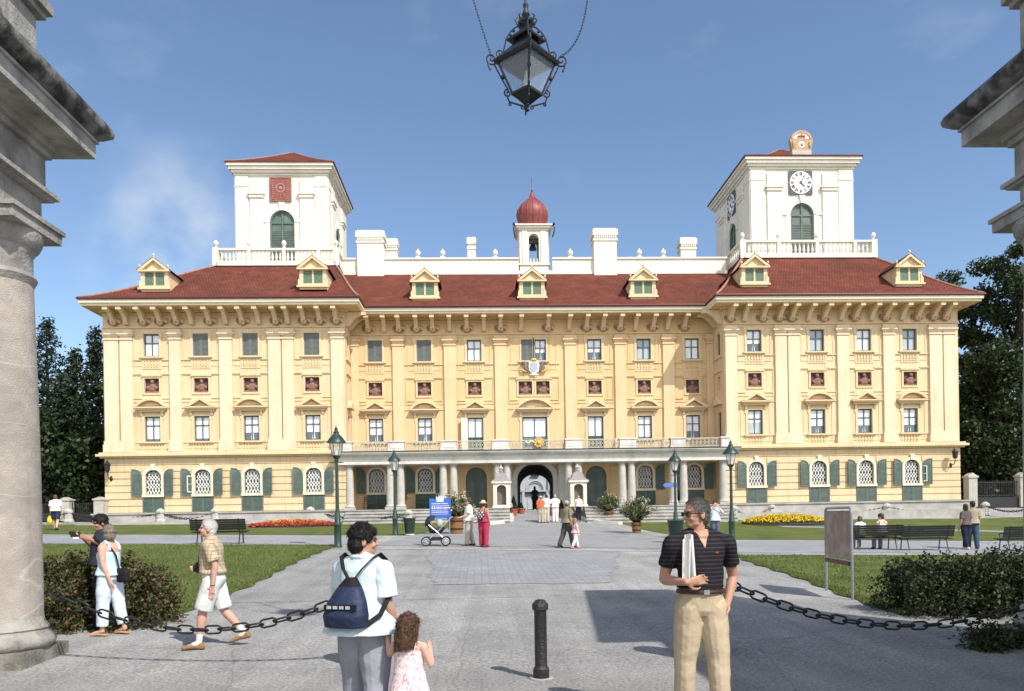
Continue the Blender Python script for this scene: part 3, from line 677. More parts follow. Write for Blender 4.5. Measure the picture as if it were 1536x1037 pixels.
def pilaster(x0, x1, y, z0=6.62, z1=14.0, proud=.14):
    mb = MB(); PN[0] += 1; proud += .006*(PN[0] % 2)
    mb.box(x0, x1, y-proud, y+.02, z0, 13.25)
    mb.box(x0-.06, x1+.06, y-proud-.06, y+.02, z0-.02, z0+.22); mb.box(x0-.1, x1+.1, y-proud-.1, y+.02, 6.12, z0-.021)
    for a, b, p in ((13.27, 13.37, .05), (13.42, 13.5, .0), (13.5, 13.6, .07), (13.6, 13.72, .14), (13.72, 13.95, .05)):
        mb.box(x0-p, x1+p, y-proud-p, y+.02, a+.002, b)
    mb.box(x0, x1, y-proud+.012, y+.02, 13.371, 13.419)
    return pal(mb, 'pilaster', M['pil_gold' if y > 51 else 'pil'])
def wing(x0, x1, wins, kinds, peds, pils, brk, gopen):
    hs = []
    for px, k, pd in zip(wins, kinds, peds):
        x = X(px, YW); hs += column_of_windows(x, YW, k, pd); hs += ground_window(x, YW)
    mb = MB()
    wall_grid(mb, x0, x1, ZB, 16.0, YW, hs)
    gh = [(h[0]-.2, h[1]+.2, 2.2, 5.22, 0) for h in hs if h[3] < 5.2]
    courses(mb, x0, x1, ZB+.02, 5.72, YW, gh, .42)
    # ledges that tie the windows together
    for zz, hh, pr_, half in ((11.98, .06, .07, 1.0), (11.08, .07, .08, .95), (9.52, .05, .06, .9), (8.92, .05, .05, 1.05), (6.68, .07, .06, 1.1)):
        for px in wins:
            x = X(px, YW)
            for s in (-1, 1):
                a, b = sorted((x+s*(.98 if zz == 8.92 else .64), x+s*(half+.35)))
                mb.box(a, b, YW-pr_, YW+.01, zz, zz+hh)
    for px in wins:
        x = X(px, YW)
        mb.ring([(x-1.28, 9.3), (x+1.28, 9.3), (x+1.28, 11.08), (x-1.28, 11.08)], [(x-1.22, 9.36), (x+1.22, 9.36), (x+1.22, 11.02), (x-1.22, 11.02)], YW-.045, YW+.01)
        mb.ring([(x-1.12, 11.6), (x+1.12, 11.6), (x+1.12, 13.9), (x-1.12, 13.9)], [(x-1.05, 11.66), (x+1.05, 11.66), (x+1.05, 13.84), (x-1.05, 13.84)], YW-.03, YW+.01)
        mb.ring([(x-1.0, 6.3), (x+1.0, 6.3), (x+1.0, 9.0), (x-1.0, 9.0)], [(x-.93, 6.36), (x+.93, 6.36), (x+.93, 8.95), (x-.93, 8.95)], YW-.03, YW+.01)
    pal(mb, 'wall', M['plaster'])
    for a, b in pils: pilaster(X(a, YW), X(b, YW), YW)
    return hs
LW = (228.5, 302.5, 376.8, 469.0); RW = (1132.5, 1226.5, 1297, 1365.5)
L_P = ((158.5, 179.5), (182, 200.5), (256, 273), (330.5, 349.5), (404, 423), (425, 442), (498, 516.5))
R_P = ((1088.5, 1105.5), (1163, 1180.5), (1182.5, 1200), (1256, 1273.5), (1325, 1342), (1394, 1413), (1415, 1432.5))
wing(LX0, LX1, LW, 'asss', (1, 0, 1, 0), L_P, None, 1)
wing(RX0, RX1, RW, 'bcac', (0, 1, 0, 1), R_P, None, 3)
# open casements standing out of two of the ground floor windows
def casement(x, y, z, rz):
    mb = MB(); mb.ring([(0, 0), (.46, 0), (.46, 1.05), (0, 1.05)], [(.05, .05), (.41, .05), (.41, 1.0), (.05, 1.0)], -.02, .02)
    mb.box(.215, .245, -.012, .012, .05, 1.0); mb.box(.05, .41, -.010, .010, .50, .53)
    o = put('casement', mb.mesh('casement', [M['white_paint']]), x, y, z, rz=rz)
casement(X(302.5, YW)-.52, YW-.03, 3.5, pi+.5); casement(X(1365.5, YW)+.52, YW-.03, 3.5, -.5)
# centre
CW = ((563.5, 's', 0, 'main'), (637, 's', 1, 'main'), (712.5, 'a', 0, 'fr'), (801.5, 'double', 1, 'frd'), (892.7, 'b', 0, 'fr'), (966.7, 'c', 1, 'main'), (1039, 'a', 0, 'main'))
CP = ((590, 606.5), (667, 684.5), (743, 760), (848, 864.5), (923, 939.5), (995, 1011.5))
hs = []
for px, k, pd, mn in CW: hs += column_of_windows(X(px, YC), YC, k, pd, mn)
gx0, gx1 = X(776, YC, 740), X(830, YC, 740); GX = (gx0+gx1)/2
for px in (565, 638, 968, 1041): hs += ground_window(X(px, YC, 720), YC, .2)
for px in (714.5, 894.5):
    x = X(px, YC, 720); hs.append((x-.72, x+.72, 2.2, 5.0, .72))
    mb = MB(); mb.ring([(-.72, 0)]+arc(0, 2.08, .72, pi, 0, 12)+[(.72, 0)], [(-.62, .1)]+arc(0, 2.08, .62, pi, 0, 12)+[(.62, .1)], 0, .1)
    p = [(-.63, .02), (.63, .02)]+arc(0, 2.08, .63, 0, pi, 12); mb.prism(p, 'y', .05, .09)
    mb.box(-.02, .02, -.01, .06, .1, 2.7); mb.box(-.62, .62, -.012, .06, 2.02, 2.1)
    for s in (-1, 1):
        for za, zb in ((.2, .9), (1.0, 1.95)): mb.ring([(s*.31-.22, za), (s*.31+.22, za), (s*.31+.22, zb), (s*.31-.22, zb)], [(s*.31-.17, za+.05), (s*.31+.17, za+.05), (s*.31+.17, zb-.05), (s*.31-.17, zb-.05)], .02, .052)
    put('arched_door', mb.mesh('arched_door', [M['wood_green']]), x, YC+.1, 2.21)
hs.append((gx0, gx1, 2.0, 5.2, 1.1))
mb = MB(); wall_grid(mb, LX1-.5, RX0+.5, 2.0, 16.2, YC, hs)
courses(mb, LX1, RX0, 2.25, 5.0, YC, [(h[0]-.2, h[1]+.2, 2.0, 5.3, 0) for h in hs if h[3] < 5.4], .42, proud=.04)
for px, k, pd, mn in CW:
    x = X(px, YC); e = .45 if k == 'double' else 0
    for zz, hh, pr_, half in ((11.98, .06, .07, 1.0), (11.08, .07, .08, .95), (9.52, .05, .06, .9), (8.92, .05, .05, 1.05), (6.68, .07, .06, 1.1)):
        if mn != 'main' and zz < 7: continue
        for s in (-1, 1):
            a, b = sorted((x+s*(.98+e if zz == 8.92 else .64+e), x+s*(half+.3+e))); mb.box(a, b, YC-pr_, YC+.01, zz, zz+hh)
    mb.ring([(x-1.28-e, 9.3), (x+1.28+e, 9.3), (x+1.28+e, 11.08), (x-1.28-e, 11.08)], [(x-1.22-e, 9.36), (x+1.22+e, 9.36), (x+1.22+e, 11.02), (x-1.22-e, 11.02)], YC-.045, YC+.01)
    mb.ring([(x-1.12-e, 11.6), (x+1.12+e, 11.6), (x+1.12+e, 13.9), (x-1.12-e, 13.9)], [(x-1.05-e, 11.66), (x+1.05+e, 11.66), (x+1.05+e, 13.84), (x-1.05-e, 13.84)], YC-.03, YC+.01)
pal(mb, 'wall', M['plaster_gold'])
for a, b in CP: pilaster(X(a, YC), X(b, YC), YC)
pilaster(LX1+.02, LX1+.5, YC); pilaster(RX0-.5, RX0-.02, YC)
# inner and outer side walls of the wings, each with one narrow row of windows on the inner side
for x, s in ((LX1, 1), (RX0, -1)):
    mb = MB(); rz = pi/2 if s > 0 else -pi/2
    hs2 = [(50.8, 51.5, ZU0, ZU1, 0), (50.8, 51.5, ZM0, ZM1, 0), (50.85, 51.45, 9.9, 10.8, 0)]
    wall_grid(mb, YW, YC+.1, ZB, 16.0, 0, hs2, -.2 if s > 0 else .2, T=(lambda p, x=x: (x+p[1], p[0], p[2])))
    mb.quad((x-s*.22, 50.8, 9.9), (x-s*.22, 51.5, 9.9), (x-s*.22, 51.5, 10.82), (x-s*.22, 50.8, 10.82))
    mb.box(min(x, x+s*.3), max(x, x+s*.3), 50.45, 51.85, 8.88, 9.0)
    mb.prism([(50.45, 9.0), (51.85, 9.0), (51.15, 9.45)], 'x', x+s*.005, x+s*.28)
    mb.box(min(x, x+s*.1), max(x, x+s*.1), 50.3, 52.0, 11.08, 11.16); mb.box(min(x, x+s*.1), max(x, x+s*.1), 50.3, 52.0, 12.0, 12.08)
    pal(mb, 'wall', M['plaster'])
    for z in (ZU0, ZM0): put('window', T['f_side'], x-s*.12, 51.15, z, rz=rz, sub=[('pane', T['p_side'])])
mb = MB()
mb.quad((LX0, YW, ZB), (LX0, 80, ZB), (LX0, 80, 16), (LX0, YW, 16)); mb.quad((RX1, YW, ZB), (RX1, 80, ZB), (RX1, 80, 16), (RX1, YW, 16))
bk = [(gx0+.66, gx1+.86, 2.0, 5.08, 1.1)]
wall_grid(mb, LX0, RX1, 2.0, 19.6, 64, bk, .3)
pal(mb, 'wall', M['plaster'])
# plinth of the wings
for a, b in ((LX0-.35, LX1+.1), (RX0-.1, RX1+.35)):
    mb = MB(); mb.box(a, b, 49.0, YW+.05, .6, 2.12); mb.box(a-.06, b+.06, 48.92, YW+.02, 2.122, 2.21)
    mb.box(a-.1, b+.1, 48.2, 49.0, .6, 1.62)
    pal(mb, 'plinth', M['steps'])
# string course
for a, b in ((LX0-.1, LX1+.1), (RX0-.1, RX1+.1)):
    mb = MB(); mb.box(a-.12, b+.12, YW-.22, YW+.02, 5.74, 5.84); mb.box(a-.3, b+.3, YW-.42, YW+.02, 5.842, 5.99); mb.box(a-.16, b+.16, YW-.26, YW+.02, 5.992, 6.1)
    pal(mb, 'string_course', M['plaster'])

# ---- main cornice: soffit, white fascia, consoles with masks
EO = 1.5
def outline(off):
    return [(LX0-off*.5, 80), (LX0-off*.5, YW-off), (LX1+off*.78, YW-off), (LX1+off*.78, YC-off), (RX0-off*.62, YC-off), (RX0-off*.62, YW-off), (RX1+off*.55, YW-off), (RX1+off*.55, 80)]
def band(mb, o1, z1, o2, z2, mi=0):
    a, b = outline(o1), outline(o2)
    for i in range(7): mb.quad((*a[i], z1), (*a[i+1], z1), (*b[i+1], z2), (*b[i], z2), mi)
mb = MB()
band(mb, 0.0, 15.02, .25, 15.02); band(mb, .25, 15.02, .25, 15.14); band(mb, .25, 15.14, 1.36, 15.14)
pal(mb, 'soffit', M['plaster_gold'])  # deeper gold than the wing walls: eave shade put into the colour
mb = MB(); band(mb, 1.36, 15.14, 1.36, 15.24); band(mb, 1.36, 15.24, 1.5, 15.3); band(mb, 1.5, 15.3, 1.5, 15.5); band(mb, 1.5, 15.5, 1.36, 15.5)
pal(mb, 'cornice', M['cream'])
mb = MB()
for off, z in ((1.56, 15.56),):
    o = outline(off)
    mb.tube([(*p, z) for p in o], .085, 8)
pal(mb, 'gutter', M['gutter'])
mb = MB()
for y, x0, x1 in ((YW, LX0, LX1), (YC, LX1, RX0), (YW, RX0, RX1)):
    mb.box(x0-.02, x1+.02, y-.10, y+.01, 14.02, 14.10); mb.box(x0-.02, x1+.02, y-.06, y+.01, 14.86, 15.0)
pal(mb, 'frieze', M['plaster_gold'])  # same deeper gold along the wings, carrying painted eave shade
mb = MB()
prof = [(0, 15.12), (-1.22, 15.12), (-1.22, 14.95), (-1.02, 14.93), (-.78, 14.82), (-.52, 14.62), (-.32, 14.36), (-.24, 14.24), (-.1, 14.2), (0, 14.2)]
mb.prism(prof, 'x', -.125, .125); mb.box(-.155, .155, -1.30, -1.0, 14.92, 15.125)
T['console'] = mb.mesh('console', [M['plaster']])
mb = MB(); mb.ell((0, -.16, 14.42), (.27, .16, .27), 10); mb.ell((0, -.3, 14.42), (.09, .08, .1), 8); mb.ell((-.14, -.24, 14.5), (.08, .07, .06), 6); mb.ell((.14, -.24, 14.5), (.08, .07, .06), 6); mb.ell((0, -.24, 14.26), (.15, .09, .08), 8)
for s in (-1, 1): mb.ell((s*.3, -.08, 14.48), (.14, .09, .2), 8)
T['mask'] = mb.mesh('mask', [M['mask']], 40)
LB = (157, 177, 203, 229, 254, 277.5, 304.5, 330, 355, 380.5, 406.5, 425, 449.5, 474, 499)
CB = (548, 573, 595, 622, 647, 673, 699, 725.5, 751, 782.5, 823.5, 856, 882.5, 908, 934, 957.5, 984.5, 1006.5, 1032.5)
RB = (1104, 1125, 1153.5, 1179, 1198, 1223, 1247.5, 1273, 1295, 1319.5, 1342, 1366.5, 1390.5, 1415, 1433)
for arr, y in ((LB, YW), (CB, YC), (RB, YW)):
    for i, px in enumerate(arr):
        x = at(px, 462, y-1.25).x; put('console', T['console'], x, y, 0)
        if i % 2 == 0 or i % 5 == 3: put('mask', T['mask'], x+.02, y, 0)
for x, s, ys_ in ((LX1, 1, (50.5, 51.5)), (RX0, -1, (50.5, 51.5))):
    for y in ys_: put('console', T['console'], x, y, 0, rz=pi/2*s)

# ---- roofs
def roof_patch(mb, e, p, belly=.06):
    """e: eave points, p: matching top points; slightly flatter at the eave"""
    k = len(e)
    for i in range(k-1):
        cols = []
        for q in (i, i+1):
            E_, P_ = Vector(e[q]), Vector(p[q]); c = []
            for t in (0, .12, .28, .5, .75, 1):
                w = E_.lerp(P_, t); w.z -= belly*8*t*(1-t)*(1-t)*.9
                c.append(w)
            cols.append(c)
        for t in range(5): mb.quad(cols[0][t], cols[1][t], cols[1][t+1], cols[0][t+1])
ZE = 15.58
mb = MB(); e = [(LX0-.75, 80, ZE), (LX0-.75, 48.5, ZE), (LX1+1.17, 48.5, ZE), (LX1+1.17, 64, ZE)]; p = [(-18.35, 80, 19.6), (-18.35, 54.85, 19.6), (-9.98, 54.85, 19.6), (-9.98, 64, 19.6)]
roof_patch(mb, e, p, .18); pal(mb, 'roof', M['roof'], 30)
mb = MB(); e = [(RX0-.93, 64, ZE), (RX0-.93, 48.5, ZE), (RX1+.82, 48.5, ZE), (RX1+.82, 80, ZE)]; p = [(19.27, 64, 20.05), (19.27, 54.85, 20.05), (28.93, 54.85, 20.05), (28.93, 80, 20.05)]
roof_patch(mb, e, p, .18); pal(mb, 'roof', M['roof'], 30)
mb = MB(); e = [(LX1-1, YC-1.5, ZE), (RX0+1, YC-1.5, ZE)]; p = [(-11, 56.7, 19.6), (20.5, 56.7, 19.6)]
roof_patch(mb, e, p, .06); mb.quad((-11, 56.7, 19.6), (20.5, 56.7, 19.6), (20.5, 63, 19.6), (-11, 63, 19.6)); mb.quad((-11, 63, 19.6), (20.5, 63, 19.6), (20.5, 66, 16), (-11, 66, 16))
pal(mb, 'roof', M['roof'], 30)
# hip ridges
mb = MB()
def ridge_line(a, b, belly):
    A, B = Vector(a), Vector(b); pts = []
    for t in np.linspace(0, 1, 12):
        w = A.lerp(B, t); w.z += .05-belly*8*t*(1-t)*(1-t)*.9; pts.append(w)
    return pts
for a, b in (((LX0-.75, 48.5, ZE), (-18.35, 54.85, 19.6)), ((LX1+1.17, 48.5, ZE), (-9.98, 54.85, 19.6)), ((RX0-.93, 48.5, ZE), (19.27, 54.85, 20.05)), ((RX1+.82, 48.5, ZE), (28.93, 54.85, 20.05))):
    mb = MB(); mb.tube(ridge_line(a, b, .18), .075, 8); pal(mb, 'ridge', M['ridge'])

# ---- dormers
def dormer(px, py, Y):
    c = at(px, py, Y); x, z = c.x, c.z; w, h, L_ = 1.72, 1.12, 4.6
    mb = MB()
    hs3 = [(-.62, -.05, .14, .98, 0), (.05, .62, .14, .98, 0)]
    mb2 = MB(); wall_grid(mb2, -w/2, w/2, -.25, h, 0, hs3, .12); mb.add(mb2.v, mb2.f, 0)
    mb.prism([(-w/2, h), (w/2, h), (0, h+.62)], 'y', .0, .1)
    mb.ring([(-w/2-.16, h-.02), (0, h+.76), (w/2+.16, h-.02)], [(-w/2+.12, h+.0), (0, h+.60), (w/2-.12, h+.0)], -.2, .06, closed=False)
    mb.box(-w/2-.14, w/2+.14, -.19, .05, h-.12, h-.022); mb.box(-w/2-.16, w/2+.16, -.14, .05, -.12, .0)
    for s in (-1, 1):
        mb.quad((s*w/2, 0, -.25), (s*w/2, L_, -.25), (s*w/2, L_, h), (s*w/2, 0, h))
        mb.prism([(s*.95, -.1), (s*.95, .35), (s*.76, .62), (s*.76, -.1)], 'y', -.05, .1)
    for xx, zz in ((-w/2-.02, h+.02), (w/2+.02, h+.02), (0, h+.74)):
        mb.lathe([(.07, 0), (.07, .07), (.03, .1), (.075, .19), (.05, .27), (.015, .34)], (xx, -.08, zz), 8)
    o = mb.build('dormer', [M['plaster']], PAL, (x, Y, z), 0); o.matrix_parent_inverse = Matrix.Translation(-PAL.location)
    r = MB(); r.quad((-w/2-.2, -.22, h-.02), (0, -.22, h+.80), (0, L_, h+.80), (-w/2-.2, L_, h-.02)); r.quad((w/2+.2, -.22, h-.02), (0, -.22, h+.80), (0, L_, h+.80), (w/2+.2, L_, h-.02))
    r.build('roof', M['roof'], o)
    for xx in (-.335, .335):
        s = MB(); s.box(-.26, .26, .06, .09, .16, .96); s.ring([(-.275, .145), (.275, .145), (.275, .975), (-.275, .975)], [(-.22, .2), (.22, .2), (.22, .92), (-.22, .92)], .035, .07)
        for q in range(9): s.box(-.22, .22, .045, .066, .22+q*.078, .255+q*.078)
        b = s.build('shutter', mat('dormer_green', (.13, .20, .14), .6, .15, 5) if 'dg' not in M else M['dg'], o, (xx, 0, 0)); M['dg'] = b.data.materials[0]
for px, py, Y in ((232, 432, 49.9), (469.5, 428.6, 49.9), (637.5, 446.3, 51.9), (798.3, 445.2, 51.9), (965, 444, 51.9), (1132, 425.4, 49.9), (1364, 424.6, 49.9)): dormer(px, py, Y)

# ---- parapet, urns, chimneys
mb = MB()
mb.box(-9.9, 3.1, 56.6, 57.0, 19.3, 20.6); mb.box(5.6, 18.6, 56.6, 57.0, 19.3, 20.6); mb.box(-9.98, 3.1, 56.5, 57.1, 20.6, 20.72); mb.box(5.6, 18.7, 56.5, 57.1, 20.6, 20.72)
mb.box(-10, 18.7, 56.54, 56.6, 19.3, 19.75)
pal(mb, 'parapet', M['white'])
def urn_mesh():
    mb = MB(); mb.box(-.2, .2, -.2, .2, 0, .16); mb.lathe([(.11, .16), (.07, .24), (.2, .38), (.25, .52), (.2, .66), (.08, .74), (.09, .8), (.03, .9)], (0, 0, 0), 12); return mb.mesh('urn', [M['white']], 40)
T['urn'] = urn_mesh()
for px in (627, 664, 743, 855.5, 959, 995): put('urn', T['urn'], at(px, 385, 56.8).x, 56.8, 20.72).scale = (.85, .85, .82)
def chimney(pl, pr_, pt, pb, Y, d, dent=True):
    a, b = at(pl, pt, Y), at(pr_, pb, Y); x0, x1, z1, z0 = a.x, b.x, a.z, b.z-.8
    e = (x1-x0)*.05; mb = MB(); hgt = z1-z0
    mb.box(x0+e, x1-e, Y, Y+d, z0, z1-.95); mb.box(x0+e*.3, x1-e*.3, Y-.06, Y+d+.06, z1-.949, z1-.8)
    mb.box(x0, x1, Y-.12, Y+d+.12, z1-.55, z1-.12); mb.box(x0+e, x1-e, Y-.02, Y+d+.02, z1-.8, z1-.55); mb.box(x0+e*1.2, x1-e*1.2, Y+.05, Y+d-.05, z1-.12, z1)
    if dent:
        n = int((x1-x0)/.16)
        for k in range(n): xx = x0+e+(x1-x0-2*e)*(k+.5)/n; mb.box(xx-.045, xx+.045, Y-.10, Y, z1-.76, z1-.555)
    pal(mb, 'chimney', M['white'])
chimney(533, 578, 345, 414, 56.3, 1.2); chimney(577, 597, 357.5, 388, 59.5, .9); chimney(700, 714.5, 355.5, 389, 58, .8, False)
chimney(888.7, 927.5, 342, 410, 56.3, 1.2); chimney(1019.5, 1045.5, 356, 388, 58.5, .9)
# ---- bell tower
bx0, bx1, BY = at(779, 360, 57.0).x, at(821.5, 360, 57.0).x, 57.0; bxc = (bx0+bx1)/2; hw = (bx1-bx0)/2
mb = MB()
for rz in range(4):
    R = Matrix.Rotation(rz*pi/2, 4, 'Z'); c = Vector((bxc, BY+hw-.3, 0))
    wall_grid(mb, -hw, hw, 19.3, 23.15, -hw, [(-.38, .38, 20.4, 22.55, .38)], .45, T=lambda p, R=R, c=c: tuple(R @ Vector(p)+c))
    for s in (-1, 1): 
        for a, b, d in ((s*.5, s*.86, .07),):
            x0, x1 = sorted((a, b)); vs = [(x0, -hw-d, 20.3), (x1, -hw-d, 20.3), (x1, -hw, 20.3), (x0, -hw, 20.3), (x0, -hw-d, 22.75), (x1, -hw-d, 22.75), (x1, -hw, 22.75), (x0, -hw, 22.75)]
            mb.add([tuple(R @ Vector(v)+c) for v in vs], [(0,3,2,1),(4,5,6,7),(0,1,5,4),(1,2,6,5),(2,3,7,6),(3,0,4,7)])
for z, o, h in ((22.78, .1, .12), (22.92, .22, .14), (23.07, .32, .1), (20.2, .1, .12)): mb.box(bxc-hw-o, bxc+hw+o, BY-.3-o, BY+2*hw-.3+o, z, z+h)
for k in range(3): mb.lathe([(.05, 0), (.05, .08), (.09, .3), (.04, .6), (.06, .7)], (bxc-.25+k*.25, BY-.12, 20.42-.72+.35), 8)
bt = pal(mb, 'bell_tower', M['white'])
mb = MB(); dz = 23.17
mb.lathe([(1.0, 0), (1.02, .1), (.93, .18), (1.0, .45), (1.14, .8), (1.19, 1.15), (1.12, 1.5), (.9, 1.85), (.6, 2.12), (.34, 2.33), (.2, 2.55), (.12, 2.8)], (bxc, BY+hw-.3, dz), 16)
for k in range(16):
    q = 2*pi*k/16; mb.tube([(bxc+r*1.005*cos(q), BY+hw-.3+r*1.005*sin(q), dz+z) for r, z in ((.93, .18), (1.0, .45), (1.14, .8), (1.19, 1.15), (1.12, 1.5), (.9, 1.85), (.6, 2.12), (.34, 2.33))], .03, 5)
mb.lathe([(.11, 2.7), (.14, 2.8), (.06, 2.9), (.09, 3.02), (.03, 3.15), (.03, 3.9), (.008, 4.0)], (bxc, BY+hw-.3, dz), 8)
d = mb.build('dome', M['copper'], bt, smooth=30); 
mb = MB(); mb.lathe([(.1, .45), (.16, .4), (.22, .2), (.3, 0)], (bxc, BY+hw-.3, 21.7), 12); mb.box(bxc-.6, bxc+.6, BY+hw-.34, BY+hw-.26, 22.15, 22.25); mb.build('bell', M['iron'], bt)
mb = MB()
for s in (-1, 1):
    mb.tube([(bxc+s*(hw+.32), BY-.55, 23.1), (bxc+s*(hw+.45), BY-.6, 22.9), (bxc+s*(hw+.42), BY-.58, 22.5), (bxc+s*(hw+.3), BY-.5, 22.2)], .05, 6); mb.ell((bxc+s*(hw+.42), BY-.6, 23.15), (.1, .1, .12), 8)
mb.build('gargoyle', M['iron'], bt)

# ---- corner towers
def balustrade(x0, x1, y0, y1, z, h):
    mb = MB(); t = .17
    def side(a, b, n, ends):
        A, B = Vector(a), Vector(b); d = (B-A).normalized(); nrm = Vector((-d.y, d.x, 0))
        mid = (A+B)/2; L_ = (B-A).length/2
        mb.obox(mid+Vector((0, 0, .16)), d*L_, nrm*.2, (0, 0, .16)); mb.obox(mid+Vector((0, 0, h-.07)), d*L_, nrm*.17, (0, 0, .07))
        for i in range(n):
            if i % 9 == 8:
                mb.obox(A.lerp(B, (i+.5)/n)+Vector((0, 0, (h+.3)/2)), d*.12, nrm*.16, (0, 0, (h-.34)/2)); continue
            q = A.lerp(B, (i+.5)/n); mb.lathe([(.085, .32), (.085, .38), (.045, .43), (.1, .56), (.085, .66), (.04, h-.26), (.08, h-.2), (.08, h-.14)], (q.x, q.y, q.z), 7)
    side((x0, y0, z), (x1, y0, z), 31, 1); side((x0, y1, z), (x0, y0, z), 27, 1); side((x1, y0, z), (x1, y1, z), 27, 1)
    balls = [(x0, y0), (x1, y0), (x0, y1), (x1, y1), (x0, (y0+y1)/2), (x1, (y0+y1)/2)]
    for i in (8.5, 17.5): balls.append((x0+(x1-x0)*i/31*1.0, y0))
    for x, y in balls:
        if (x, y) in ((x0, y0), (x1, y0)): mb.box(x-.2, x+.2, y-.2, y+.2, z, z+h+.03)
        mb.lathe([(.12, h), (.1, h+.08), (.06, h+.14), (.1, h+.2), (.17, h+.32), (.17, h+.42), (.1, h+.54), (.03, h+.6)], (x, y, z), 10)
    mb.quad((x0, y0, z+.02), (x1, y0, z+.02), (x1, y1, z+.02), (x0, y1, z+.02))
    return mb
pal(balustrade(-18.35, -9.95, 54.85, 65.5, 19.58, 1.24), 'balustrade', M['white'])
pal(balustrade(19.25, 28.95, 54.85, 65.5, 20.03, 1.28), 'balustrade', M['white'])
def clock_face(r, n):
    mb = MB()
    mb.box(-r*1.03, r*1.03, -.03, .03, -r*1.03, r*1.03, 1)
    mb.prism([(r*.97*cos(2*pi*i/40), r*.97*sin(2*pi*i/40)) for i in range(40)], 'y', -.05, -.028, 0)
    NUM = ['XII', 'I', 'II', 'III', 'IV', 'V', 'VI', 'VII', 'VIII', 'IX', 'X', 'XI']
    W = {'I': .09, 'V': .2, 'X': .2}
    for k, s in enumerate(NUM):
        a = pi/2-k*pi/6; rd = Vector((cos(a), 0, sin(a))); tg = Vector((sin(a), 0, -cos(a)))
        tot = sum(W[c] for c in s)*r*.75; u = -tot/2
        def stroke(u0, v0, u1, v1):
            A = rd*(r*v0)+tg*u0; B = rd*(r*v1)+tg*u1; dd = (B-A); ln = dd.length/2; dd.normalize(); nn = Vector((-dd.z, 0, dd.x))
            mb.obox((A+B)/2+Vector((0, -.056, 0)), dd*ln, (0, .006, 0), nn*r*.028, 1)
        for c in s:
            w = W[c]*r*.75
            if c == 'I': stroke(u+w/2, .62, u+w/2, .9)
            elif c == 'V': stroke(u, .9, u+w/2, .62); stroke(u+w, .9, u+w/2, .62)
            else: stroke(u, .9, u+w, .62); stroke(u+w, .9, u, .62)
            u += w
    mb.ring([(r*.58*cos(2*pi*i/32), r*.58*sin(2*pi*i/32)) for i in range(32)], [(r*.56*cos(2*pi*i/32), r*.56*sin(2*pi*i/32)) for i in range(32)], -.058, -.05, 1)
    return mb
